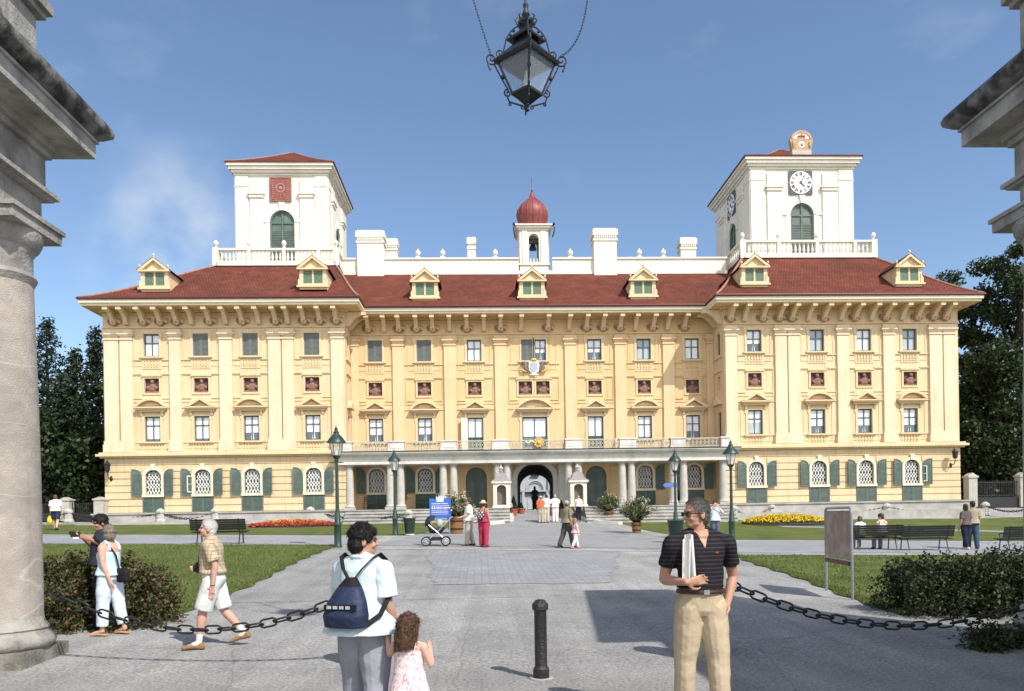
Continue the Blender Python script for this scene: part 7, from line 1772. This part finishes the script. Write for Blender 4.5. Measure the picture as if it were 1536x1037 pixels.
# ---- person in the striped polo shirt
polo = wavecloth('striped_polo', (.014, .013, .016), (.038, .036, .041), 32, .28); khaki = cloth('khaki', (.47, .38, .265), .85, .55, 9); brown = mat('brown_leather', (.06, .028, .02), .5, .2, 12, .1, 40, .4)
P = person('person in a black striped polo shirt and khaki trousers looking sideways, papers against the chest', (1.71, 5.95), pi+.05, 1.785, 'm', (.47, .265, .185), legs=((.10, .04, .05), (-.06, .06, .05)),
           armR=[(.150, -.045, .632), (.098, .112, .632)], armL=[(-.168, -.050, .640), (-.118, .006, .520)], handR=dict(d=(-.85, .05, .12), pn=(.0, -1, .1), curl=.62, side=-1, thumb=.3), handL=dict(d=(.34, .22, -1), pn=(1, .2, 0), curl=.3),
           head=(-1.42, -.04), headoff=(.010, .004, .004), hair=((.105, .094, .086), 'crop'), top=(polo, .597, .62, .5, 'v'), bottom=(khaki, .595, 2.0, 1.1), shoes=((.04, .03, .022), 'shoe'), vox=NEAR, fat=1.02, shouldw=.122)
S = P['S']; U = P['U']; sc = P['sc']
mb = MB(); pts = [sc(U((.1035*cos(q), .0015+.0790*sin(q), .584))) for q in np.linspace(0, 2*pi, 40)[:-1]]; mb.tube(pts, [(.004*S, .010*S)]*len(pts), 6, True); bl = mb.build('belt', brown, P['t']); mb = MB(); c = sc(U((0, .0815, .584))); mb.box(c.x-.022, c.x+.022, c.y-.004, c.y+.006, c.z-.018, c.z+.018); mb.build('buckle', M['steel'], bl)
HP = P['HP']; mb = MB()
for s in (-1, 1):
    mb.obox(HP((s*.0185, .0505, .0475)), P['Rh'] @ Vector((.0165*S, 0, 0)), P['Rh'] @ Vector((0, .0022*S, 0)), P['Rh'] @ Vector((0, 0, .0095*S)))
    mb.obox(HP((s*.034, .048, .0475)), P['Rh'] @ Vector((.006*S, -.006*S, 0)), P['Rh'] @ Vector((0.001, .0022*S, 0)), P['Rh'] @ Vector((0, 0, .0075*S)))
    mb.tube([HP((s*.0385, .042, .050)), HP((s*.0445, .010, .050)), HP((s*.0455, -.008, .048))], .0024*S, 6)
mb.tube([HP((-.006, .054, .051)), HP((.006, .054, .051))], .002*S, 5); mb.build('sunglasses', mat('sunglass_lens', (.01, .009, .008), .12, .1, 5, 0, 10, .6), P['t'])
mb = MB(); c = sc(U((-.052, .071, .752))); mb.ell(c, (.014, .006, .009), 8); mb.build('chest_patch', mat('patch_red', (.32, .03, .04), .7), P['t'])
t = belong('folded_papers', 'folded white brochures and papers held upright against the striped polo shirt', 'papers', P)
paper = mat('paper', (.74, .73, .70), .6, .10, 9, .15, 30, .3, col2=(.42, .42, .42), c2scale=14, c2lo=.55, c2hi=.7, stretch=(3, 3, .5))
for k, (x, w, z0_, z1_, tl_) in enumerate(((.064, .022, .625, .838, .004), (.094, .020, .640, .822, -.014))):
    mb = MB(); n = 14
    pts_b, pts_t = [], []
    for i in range(n+1):
        a = i/n; xx = x+(a-.5)*w*1.5; yy = .092+.012*sin(a*pi*1.6+k); pts_b.append(sc(U((xx, yy, z0_)))); pts_t.append(sc(U((xx+tl_+.012, yy+.012, z1_-.012*abs(a-.5)*(1+k)))))
    th = Vector((0, .006, 0))
    for i in range(n): mb.quad(pts_b[i], pts_b[i+1], pts_t[i+1], pts_t[i]); mb.quad(pts_b[i]-th, pts_b[i+1]-th, pts_t[i+1]-th, pts_t[i]-th); mb.quad(pts_t[i], pts_t[i+1], pts_t[i+1]-th, pts_t[i]-th)
    mb.quad(pts_b[0], pts_t[0], pts_t[0]-th, pts_b[0]-th); mb.quad(pts_b[n], pts_t[n], pts_t[n]-th, pts_b[n]-th); mb.build('booklet', paper, t)
# ---- person with the blue backpack
blue_sh = cloth('pale_blue_shirt', (.56, .66, .72), .85, .6, 9); grey_tr = cloth('grey_trousers', (.27, .275, .32), .85, .5, 9)
P = person('person with short black hair in a loose pale blue shirt and grey trousers, walking away', (-.86, 5.6), -.36, 1.625, 'f', (.47, .275, .19), legs=((.14, .04, .05), (-.10, .12, .05)),
           armR=[(.124, -.010, .640), (.138, .040, .545)], armL=[(-.125, .040, .650), (-.070, .150, .665)], handR=dict(d=(.0, .25, -1), pn=(-1, .2, 0), curl=.55), handL=dict(d=(.5, .6, .1), pn=(0, .2, -1), curl=.7),
           head=(-.95, -.05), headoff=(0, .010, 0), hair=((.012, .010, .011), 'full'), top=(blue_sh, .515, .80, 2.0, 'c'), bottom=(grey_tr, .57, 2.0, 1.9), shoes=((.04, .035, .03), 'shoe'), vox=NEAR, fat=1.14, shouldw=.104)
S = P['S']; sc = P['sc']; U = P['U']
mb = MB(); w = P['A'][1][2]; mb.tube([sc(w+Vector((.0165*cos(q), .0165*sin(q), .008+.006*sin(q)))) for q in np.linspace(0, 2*pi, 14)[:-1]], .0035, 6, True); mb.build('wristwatch', M['brass'], P['t'])
navy = mat('navy_nylon', (.017, .026, .062), .6, .25, 6, .5, 14, .3); blackstrap = cloth('black_strap', (.014, .014, .016), .7)
t = belong('backpack', 'navy blue drawstring backpack with black straps on the back of the pale blue shirt', 'backpack', P)
bp_ = MB(); yb = -.125
loft(bp_, [(.545*S, .085*S, .035*S, -.01*S, yb*S), (.55*S, .10*S, .052*S, -.01*S, (yb-.012)*S), (.60*S, .105*S, .060*S, -.008*S, (yb-.016)*S), (.66*S, .088*S, .050*S, -.004*S, (yb-.008)*S), (.71*S, .062*S, .038*S, 0, (yb+.004)*S), (.745*S, .036*S, .028*S, 0, (yb+.016)*S), (.76*S, .024*S, .022*S, 0, (yb+.022)*S)])
grow('bag', bp_, [navy, blackstrap], t, .008, 3, lambda co, nr: (co[:, 2] > .715*S).astype(np.int32))
for s in (-1, 1):
    mb = MB(); mb.tube([sc((s*.012, yb+.02, .75)), sc((s*.045, -.094, .795)), sc((s*.078, -.052, .842)), sc((s*.084, .0, .856)), sc((s*.084, .058, .825)), sc((s*.092, .090, .74))], [(.011*S, .0035*S)]*6, 8, flat=(0, 0, 1)); mb.build('shoulder_strap', blackstrap, t)
mb = MB(); mb.tube([sc((.085, yb-.01, .56)), sc((.128, -.085, .60)), sc((.140, -.04, .66)), sc((.130, .03, .70))], [(.011*S, .004*S)]*4, 8, flat=(0, 1, 0)); mb.build('side_strap', blackstrap, t)
mb = MB(); mb.box(-.082*S, .066*S, (yb-.071)*S, (yb-.055)*S, .628*S, .650*S, 0)
for k in range(4): mb.box((-.066+k*.030)*S, (-.046+k*.030)*S, (yb-.074)*S, (yb-.070)*S, .633*S, .646*S, 1)
mb.build('pocket_band', [blackstrap, mat('band_grey', (.42, .43, .45), .7, .2, 12)], t)
# ---- small child in the dress
dress = mat('printed_dress', (.74, .60, .62), .85, .06, 5, .4, 16, .15, col2=(.50, .30, .36), c2scale=48, c2lo=.54, c2hi=.62)
P = person('small child with brown curls in a pinkish white dress, one hand raised', (-.515, 5.35), -.3, 1.02, 'f', S_PINK, legs=((.06, .03, 0), (-.05, .06, 0)),
           armR=[(.150, .02, .615), (.112, .125, .665)], armL=[(-.150, .02, .68), (-.185, .06, .80)], handR=dict(d=(-.2, .35, 1), pn=(-.8, .2, 0), curl=.7), handL=dict(d=(-.1, .1, 1), pn=(1, 0, 0), curl=.6),
           head=(-.30, -.12), hair=((.085, .042, .022), 'curly'), shoes=((.5, .45, .42), 'shoe'), vox=NEAR, child=True, fat=1.02)
S = P['S']; sc = P['sc']; U = P['U']
mb = MB(); loft(mb, [(.27*S, .175*S, .150*S, 0, 0), (.30*S, .172*S, .146*S, 0, 0), (.40*S, .146*S, .122*S, 0, 0), (.50*S, .122*S, .098*S, 0, -.002*S), (.60*S, .100*S, .080*S, 0, 0), (.68*S, .102*S, .076*S, 0, 0), (.715*S, .098*S, .070*S, 0, 0)])
for k in range(14): q = 2*pi*k/14; mb.tube([(.17*S*cos(q), .146*S*sin(q), .275*S), (.115*S*cos(q), .093*S*sin(q), .52*S)], [.016*S, .004*S], 6)
for s in (-1, 1): mb.tube([(s*.062*S, -.068*S, .70*S), (s*.066*S, -.045*S, .765*S), (s*.066*S, .0, .785*S), (s*.062*S, .055*S, .72*S)], .008*S, 6)
grow('dress', mb, dress, P['t'], .0065, 2)
mb = MB(); mb.ell(P['HP']((.01, -.035, .118)), (.028, .02, .014), 10); mb.build('hair_bow', mat('bow_plum', (.13, .03, .05), .7), P['t'])
# ---- old person walking left
chk = wavecloth('checked_shirt', (.50, .40, .28), (.26, .20, .14), 22, .25, True); shorts = cloth('pale_shorts', (.62, .64, .62), .85, .5, 9)
p = G(322, 972)
P = person('white haired person in a beige checked shirt and pale shorts walking left', (p.x, p.y), pi/2+.12, 1.68, 'm', (.58, .34, .26), legs=((.30, .16, 0), (-.26, .42, 0)),
           armL=[(-.130, -.045, .640), (-.125, -.02, .485)], armR=[(.130, .03, .645), (.11, .12, .60)], handL=dict(d=(.05, .15, -1), pn=(1, .1, 0), curl=.45), handR=dict(d=(-.7, .5, .1), pn=(-.3, -1, 0), curl=.7),
           head=(.08, .10), headoff=(0, .022, -.008), hair=((.62, .60, .57), 'bald'), top=(chk, .575, .80, 1.0, 'c'), bottom=(shorts, .60, .95, 2.1, 'shorts'), shoes=((.26, .16, .085), 'shoe'), vox=.008, fat=1.10, lean=.05, sock=(.72, .70, .67))
S = P['S']; sc = P['sc']; U = P['U']; mb = MB(); pts = [sc(U((.098*1.04*cos(q), .0735*1.04*sin(q), .588))) for q in np.linspace(0, 2*pi, 36)[:-1]]; mb.tube(pts, [(.004*S, .009*S)]*len(pts), 6, True); mb.build('belt', brown, P['t'])
mb = MB(); w = P['A'][-1][2]; mb.tube([sc(w+Vector((.0175*cos(q), .0175*sin(q), .008))) for q in np.linspace(0, 2*pi, 14)[:-1]], .0035, 6, True); mb.build('wristwatch', brown, P['t'])
t = belong('camera_pouch', 'black camera pouch held at the belly of the white haired person', 'pouch', P); mb = MB(); c = U((.055, .115, .615)); mb.ell(sc(c), (.055, .05, .075), 14); mb.ell(sc(c+Vector((0, .025, -.005))), (.035, .03, .05), 10); mb.build('case', mat('pouch_black', (.016, .015, .015), .5, .2, 9, .3, 30), t, smooth=60); mb = MB(); mb.tube([sc(c+Vector((0, 0, .03))), sc(c+Vector((-.01, -.01, .12))), sc(U((.03, .07, .80)))], .004, 5); mb.build('neck_strap', blackstrap, t)
# ---- pair by the left column
lb = cloth('light_blue_top', (.50, .68, .78), .85, .5, 12); wp = cloth('white_trousers', (.62, .70, .76), .85, .5, 10)
p = G(166, 953); pb = G(160, 944); tan = (.44, .26, .18)
P = person('person in a light blue sleeveless top and white cropped trousers, head turned away', (p.x, p.y), pi/2-.25, 1.545, 'f', (.60, .37, .28), legs=((.10, .06, .02), (-.16, .10, .02)),
           armL=[(-.115, -.030, .645), (-.095, -.075, .505)], armR=[(.13, .02, .64), (.13, .05, .50)], handL=dict(d=(.2, -.3, -1), pn=(1, .1, 0), curl=.5),
           head=(-.75, .08), hair=((.26, .225, .17), 'full'), top=(lb, .545, 0, .9), bottom=(wp, .575, 1.78, 1.7), shoes=((.42, .25, .12), 'sandal'), vox=.0085, fat=1.08)
t = belong('shoulder_bag', 'black shoulder bag hanging behind the light blue sleeveless top', 'bag', P); S = P['S']; sc = P['sc']; mb = MB(); loft(mb, [(.475*S, .035, .075, 0, -.135*S), (.49*S, .05, .10, 0, -.14*S), (.57*S, .05, .10, 0, -.135*S), (.605*S, .03, .08, 0, -.128*S)]); grow('bag', mb, blackstrap, t, .01, 3)
mb = MB(); mb.tube([sc((0, -.10, .60)), sc((-.02, -.085, .72)), sc((-.06, -.045, .815)), sc((-.065, .0, .835)), sc((-.05, .06, .78))], [(.010*S, .003*S)]*5, 6, flat=(0, 1, 0)); mb.build('strap', blackstrap, t)
P = person('dark haired person in dark clothes standing behind the light blue top, bare tanned arm', (pb.x-.12, p.y+.62), pi/2+.35, 1.68, 'm', (.42, .235, .15), legs=((.06, .04, .03), (-.06, .05, .03)),
           armL=[(-.175, -.10, .695), (-.085, .06, .775)], armR=[(.16, .06, .69), (.045, .135, .785)], handR=dict(d=(-.4, .6, .6), pn=(-.3, -1, 0), curl=.8), head=(.5, -.12), hair=((.018, .014, .013), 'full'), top=(cloth('dark_shirt', (.028, .03, .04)), .55, .45, 1.0, 'c'), bottom=(cloth('dark_trousers', (.022, .022, .027)), .575, 2.0, 1.0), shoes=((.03, .025, .02), 'shoe'), vox=.0095)
t = belong('camcorder', 'small black and white camera raised by the dark haired person', 'camera', P); mb = MB(); c = P['sc'](P['A'][1][2])+Vector((-.03, .10, .06)); mb.box(c.x-.04, c.x+.04, c.y-.06, c.y+.06, c.z-.035, c.z+.045); mb.lathe([(.03, 0), (.034, .05), (.028, .05)], (c.x, c.y+.05, c.z), 10); mb.build('body', mat('camera_black', (.02, .02, .022), .4, .2, 9), t); mb = MB(); mb.box(c.x-.042, c.x+.042, c.y-.05, c.y+.03, c.z-.06, c.z-.034); mb.build('grip', M['white_paint'], t)
# ---- walker far left
p = G(84, 796)
P = person('person in a white shirt and navy shorts walking away on the left path', (p.x, p.y), .25, 1.76, 'm', S_LIGHT, legs=((.22, .06, 0), (-.2, .3, 0)), head=(.1, 0), hair=((.10, .07, .05), 'short'), top=(cloth('white_shirt', (.74, .74, .72)), .54, .8, 1.2, 'c'), bottom=(cloth('navy_shorts', (.025, .032, .07)), .57, .85, 1.7, 'shorts'), shoes=((.03, .03, .03), 'shoe'), vox=FAR, fat=1.1)
t = belong('carrier_bag', 'bright yellow bag carried by the person in navy shorts', 'bag', P); mb = MB(); c = P['sc'](P['A'][-1][2]); mb.ell((c.x-.03, c.y+.02, c.z-.34), (.13, .09, .19), 12); mb.ell((c.x-.03, c.y+.02, c.z-.2), (.08, .05, .1), 10); mb.build('bag', mat('bag_yellow', (.62, .52, .04), .6, .2, 8, .4, 20), t); mb = MB(); mb.tube([(c.x-.06, c.y, c.z-.14), (c.x, c.y+.02, c.z-.04), (c.x-.02, c.y+.03, c.z-.14)], .01, 5); mb.build('handle', M['fl_yellow'] if False else bpy.data.materials['bag_yellow'], t)
# ---- pram and its pair
p = G(704, 819); wt = cloth('white_tshirt', (.76, .75, .72)); beige = cloth('beige_trousers', (.42, .38, .31))
P = person('person in a white T-shirt and beige trousers pushing the pram', (p.x, p.y), pi/2+.1, 1.72, 'm', S_LIGHT, legs=((.14, .06, 0), (-.14, .12, 0)), armL=[(-.13, .03, .655), (-.10, .17, .60)], armR=[(.13, .04, .655), (.09, .18, .60)], handL=dict(d=(0, 1, -.1), pn=(0, -.1, -1), curl=.8), handR=dict(d=(0, 1, -.1), pn=(0, -.1, -1), curl=.8), head=(-.3, .15), hair=((.035, .026, .02), 'short'), top=(wt, .53, .8, 1.6, 'c'), bottom=(beige, .57, 2.0, 1.8), shoes=((.06, .05, .04), 'shoe'), vox=.013, fat=1.1)
p2 = G(726, 821); red = cloth('red_overalls', (.37, .035, .075), .8, .5, 12)
P2 = person('person in raspberry red overalls and a pale sun hat beside the pram pusher', (p2.x, p2.y), -.5, 1.64, 'f', S_TAN, legs=((.05, .03, .04), (-.05, .04, .04)), head=(.1, 0), hair=((.10, .06, .035), 'hat', (.55, .44, .27)), top=(red, .54, 0, 1.0, '', 'overall_bib'), bottom=(red, .60, 2.0, 2.0), shoes=((.2, .05, .06), 'shoe'), vox=.013, fat=1.12)
t = belong('backpack', 'small black and white backpack on the red overalls', 'backpack', P2); mb = MB(); S = P2['S']; loft(mb, [(.60*S, .09, .05, 0, -.13*S), (.62*S, .12, .08, 0, -.135*S), (.72*S, .12, .08, 0, -.13*S), (.78*S, .08, .05, 0, -.12*S)]); grow('bag', mb, [blackstrap, wt], t, .014, 2, lambda co, nr: ((np.sin(co[:, 0]*60)*np.sin(co[:, 2]*45)) > .35).astype(np.int32))
q = G(655, 819); t = thing('pram', 'dark blue pram with big front wheels and a light tubular frame', 'pram', (q.x, q.y-.05, H(q.x, q.y)), pi); alu = mat('aluminium', (.55, .56, .58), .35, .1, 9, 0, 20, .5, metal=.6)
mb = MB()
for s in (-1, 1):
    y = s*.24; mb.tube([(-.36, y, .16), (.05, y, .42), (.42, y, .98)][::1], .014, 6) if False else mb.tube([(.36, y, .17), (.0, y, .45), (-.55, y, 1.02)], .014, 6); mb.tube([(-.34, y, .17), (-.05, y, .5), (.25, y, .75)], .013, 6); mb.tube([(-.34, y, .17), (.36, y, .17)], .012, 6)
mb.tube([(-.55, -.24, 1.02), (-.58, 0, 1.03), (-.55, .24, 1.02)], .016, 6); mb.tube([(.36, -.24, .17), (.36, .24, .17)], .012, 6); mb.tube([(-.34, -.24, .17), (-.34, .24, .17)], .012, 6); mb.build('frame', alu, t)
for x in (.36, -.34):
    for s in (-1, 1):
        mb = MB(); mb.tube([(x+.15*cos(a), s*.29, .17+.15*sin(a)) for a in np.linspace(0, 2*pi, 21)[:-1]], .022, 6, True); w_ = mb.build('wheel', mat('tyre', (.02, .02, .02), .8) if 'tyre' not in M else M['tyre'], t); M['tyre'] = bpy.data.materials['tyre']
        mb = MB(); mb.tube([(x+.115*cos(a), s*.29, .17+.115*sin(a)) for a in np.linspace(0, 2*pi, 21)[:-1]], .012, 5, True); mb.ell((x, s*.29, .17), (.03, .03, .03), 8)
        for k in range(5): a = 2*pi*k/5; mb.tube([(x, s*.29, .17), (x+.11*cos(a), s*.29, .17+.11*sin(a))], .008, 4)
        mb.build('rim', alu, w_)
pn = mat('pram_navy', (.016, .018, .03), .7, .2, 9, .4, 20)
mb = MB(); mb.tube([(-.30, 0, .66), (-.12, 0, .52), (.16, 0, .56), (.34, 0, .86)], [(.20, .05), (.21, .10), (.21, .12), (.18, .05)], 12, flat=(0, 0, 1)); grow('seat', mb, pn, t, .016, 2)
mb = MB()
for k in range(9):
    q0, q1 = radians(-20+k*15), radians(-20+(k+1)*15); ra = []
    for q in (q0, q1): ra.append([(.20+.27*cos(q)*abs(cos(a))**.5*1.0-.06, .23*sin(a), .80+.30*sin(q)*abs(cos(a))**.5) for a in np.linspace(-1.45, 1.45, 9)])
    for i in range(8): mb.quad(ra[0][i], ra[0][i+1], ra[1][i+1], ra[1][i])
mb.build('hood', pn, t, smooth=60)
mb = MB(); mb.box(-.25, .28, -.2, .2, .2, .32); mb.build('basket', pn, t); mb = MB(); mb.ell((-.12, 0, .80), (.13, .12, .16), 10); mb.build('blanket', cloth('sage_blanket', (.36, .42, .34)), t)
# ---- person with pink cap and child
p = G(851, 822)
P = person('person in an olive shirt, dark trousers and pinkish cap walking with a child', (p.x, p.y), -.95, 1.70, 'm', S_TAN, legs=((-.26, .25, 0), (.28, .08, 0)), head=(.9, .1), hair=((.12, .1, .08), 'cap', (.55, .30, .30)), top=(cloth('olive_shirt', (.22, .20, .125)), .53, .8, 1.4, 'c'), bottom=(cloth('dark_grey_trousers', (.065, .062, .06)), .57, 2.0, 1.8), shoes=((.05, .04, .035), 'shoe'), vox=.014)
t = belong('handbag', 'tan cloth bag at the hip of the person in the pinkish cap', 'bag', P); mb = MB(); mb.ell((.19, .08, .86), (.07, .13, .14), 10); mb.ell((.19, .08, .96), (.04, .08, .08), 8); mb.build('bag', cloth('tan_bag', (.30, .20, .13)), t); mb = MB(); mb.tube([(.18, .05, 1.0), (.1, .0, 1.25), (-.05, .06, 1.38)], .014, 5); mb.build('strap', brown, t)
p = G(863, 823)
person('child in pale pink and white clothes walking beside the pinkish cap', (p.x, p.y-.1), -1.2, 1.12, 'f', S_PINK, legs=((.28, .06, 0), (-.22, .25, 0)), hair=((.22, .15, .09), 'bob'), top=(cloth('pale_pink', (.62, .40, .44)), .50, .8, 1.2), bottom=(cloth('white_pants', (.68, .62, .62)), .57, 1.9, 1.2), shoes=((.4, .15, .2), 'shoe'), vox=.013, child=True)
# ---- group before the gate
grp = 'people standing before the gate'
p = G(811.5, 785); person('person in a bright orange top and beige trousers before the gate', (p.x, p.y), .1, 1.70, 'm', S_TAN, hair=((.12, .08, .06), 'cap', (.60, .45, .45)), top=(cloth('orange_top', (.66, .13, .05)), .56, .8, 1.3, 'c'), bottom=(cloth('sand_trousers', (.40, .34, .27)), .58, 2.0, 1.6), shoes=((.1, .08, .06), 'shoe'), vox=FAR, fat=1.1, group=grp)
p = G(820, 785); person('dark haired person in a white shirt and sand trousers beside the orange top', (p.x, p.y+.1), .2, 1.78, 'm', S_LIGHT, head=(.5, 0), hair=((.03, .02, .02), 'short'), top=(wt, .54, .8, 1.2, 'c'), bottom=(cloth('sand_trousers', (.47, .41, .34)), .58, 2.0, 1.4), shoes=((.1, .08, .06), 'shoe'), vox=FAR, group=grp)
p = G(833, 784); person('grey haired person dressed wholly in white before the gate', (p.x, p.y), -.1, 1.76, 'm', S_LIGHT, hair=((.35, .33, .3), 'short'), armR=[(.15, .02, .66), (.10, .12, .60)], armL=[(-.15, .02, .66), (-.10, .12, .60)], top=(wt, .54, .8, 1.4, 'c'), bottom=(cloth('white_trousers', (.72, .70, .66)), .58, 2.0, 1.8), shoes=((.4, .38, .35), 'shoe'), vox=FAR, fat=1.12, group=grp)
p = at(802.5, 764, 53.5); person('dark clad figure standing inside the gate arch', (p.x, 53.5), 0, 1.66, 'f', S_TAN, hair=((.02, .015, .015), 'bob'), top=(cloth('black_dress', (.018, .018, .02)), .45, .9, 1.4), bottom=(cloth('black_trousers', (.02, .02, .022)), .57, 2.0, 2.2), shoes=((.02, .02, .02), 'shoe'), vox=FAR, group=grp)
p = G(869.5, 784); person('person in a white shirt and black trousers near the right sentry box', (p.x, p.y+.4), 2.9, 1.68, 'f', S_LIGHT, hair=((.14, .06, .04), 'short'), top=(wt, .56, .8, 1.2), bottom=(cloth('black_trousers', (.018, .02, .028)), .58, 2.0, 1.0), shoes=((.03, .03, .03), 'shoe'), vox=FAR, group=grp)
# ---- person photographing behind the polo shirt
p = at(1073, 800, 29.5); person('person in a pale blue shirt with both hands raised to the face', (p.x, 29.5), pi-.1, 1.66, 'm', S_LIGHT, armL=[(-.17, .08, .70), (-.05, .12, .86)], armR=[(.17, .08, .70), (.05, .12, .86)], handL=dict(d=(.4, .2, 1), pn=(.5, -.8, 0), curl=.8), handR=dict(d=(-.4, .2, 1), pn=(-.5, -.8, 0), curl=.8), hair=((.03, .02, .02), 'short'), top=(cloth('sky_shirt', (.52, .64, .74)), .54, .8, 1.3, 'c'), bottom=(cloth('slate_trousers', (.10, .11, .14)), .58, 2.0, 1.2), shoes=((.05, .05, .05), 'shoe'), vox=.014)
# ---- two people sitting on the bench
B = BENCH_SIT.location
for dx, lb_, hr, hgt, yaw, st in ((-.42, 'brown haired child in white sitting on the bench, leftmost of the two', (.09, .05, .03), 1.42, -.9, 'bob'), (.36, 'dark haired person in a white sleeveless top sitting on the bench with head bowed', (.03, .02, .016), 1.60, .9, 'full')):
    person(lb_, (B.x+dx, B.y+.04), 0, hgt, 'f', S_PINK, legs=((1.42, 1.5, .08), (1.42, 1.32, .08)), seat=.52, z0=B.z, armL=[(-.13, .06, .65), (-.06, .17, .60)], armR=[(.13, .06, .65), (.06, .17, .60)], head=(yaw, -.25), hair=(hr, st), top=(wt, .54, 0 if dx > 0 else .8, 1.0), bottom=(cloth('bench_jeans', (.20, .22, .27)), .58, 2.0, 1.2), shoes=((.05, .05, .05), 'shoe'), vox=.013, lean=.12)
# ---- couple on the right path
p = G(1459, 824); person('dark haired person in an olive beige shirt and jeans on the right path', (p.x, p.y), -.25, 1.76, 'm', S_TAN, legs=((.16, .05, 0), (-.14, .14, 0)), head=(.5, .12), hair=((.02, .015, .012), 'short'), top=(cloth('olive_beige', (.30, .27, .19)), .53, .85, 1.5, 'c'), bottom=(cloth('jeans', (.045, .075, .135)), .58, 2.0, 1.5), shoes=((.05, .04, .03), 'shoe'), vox=.013, fat=1.06)
p = G(1450, 825); person('person in a dark top and navy trousers close behind the jeans wearer', (p.x+.05, p.y+.12), .25, 1.66, 'f', S_TAN, legs=((-.14, .14, 0), (.2, .06, 0)), head=(-.5, .1), hair=((.045, .03, .025), 'bob'), top=(cloth('dusky_top', (.10, .08, .085)), .54, .8, 1.2), bottom=(cloth('navy_trousers', (.018, .02, .04)), .58, 1.9, 1.2), shoes=((.55, .5, .48), 'shoe'), vox=.013)
harvest()
import OpenImageIO as oiio, numpy as np
b=oiio.ImageBuf('/workdir/render_main.png'); a=b.get_pixels(oiio.UINT8)[:,:,:3].astype(int)
for n,x0,y0,x1,y1 in (('wing pil',173,350,181,410),('centre pil',398,350,403,400),('tower',240,225,262,240),('sky top',300,20,340,40),('sky mid',420,180,460,200),('ground lit',500,620,525,640),('ground shade',620,600,650,615),('roof',430,290,510,294),('grass',240,555,300,562),('col',12,420,25,440),('eave',200,312,300,314),('far lawn',270,527,300,529)):
    print(n,a[y0:y1,x0:x1].reshape(-1,3).mean(0).round())
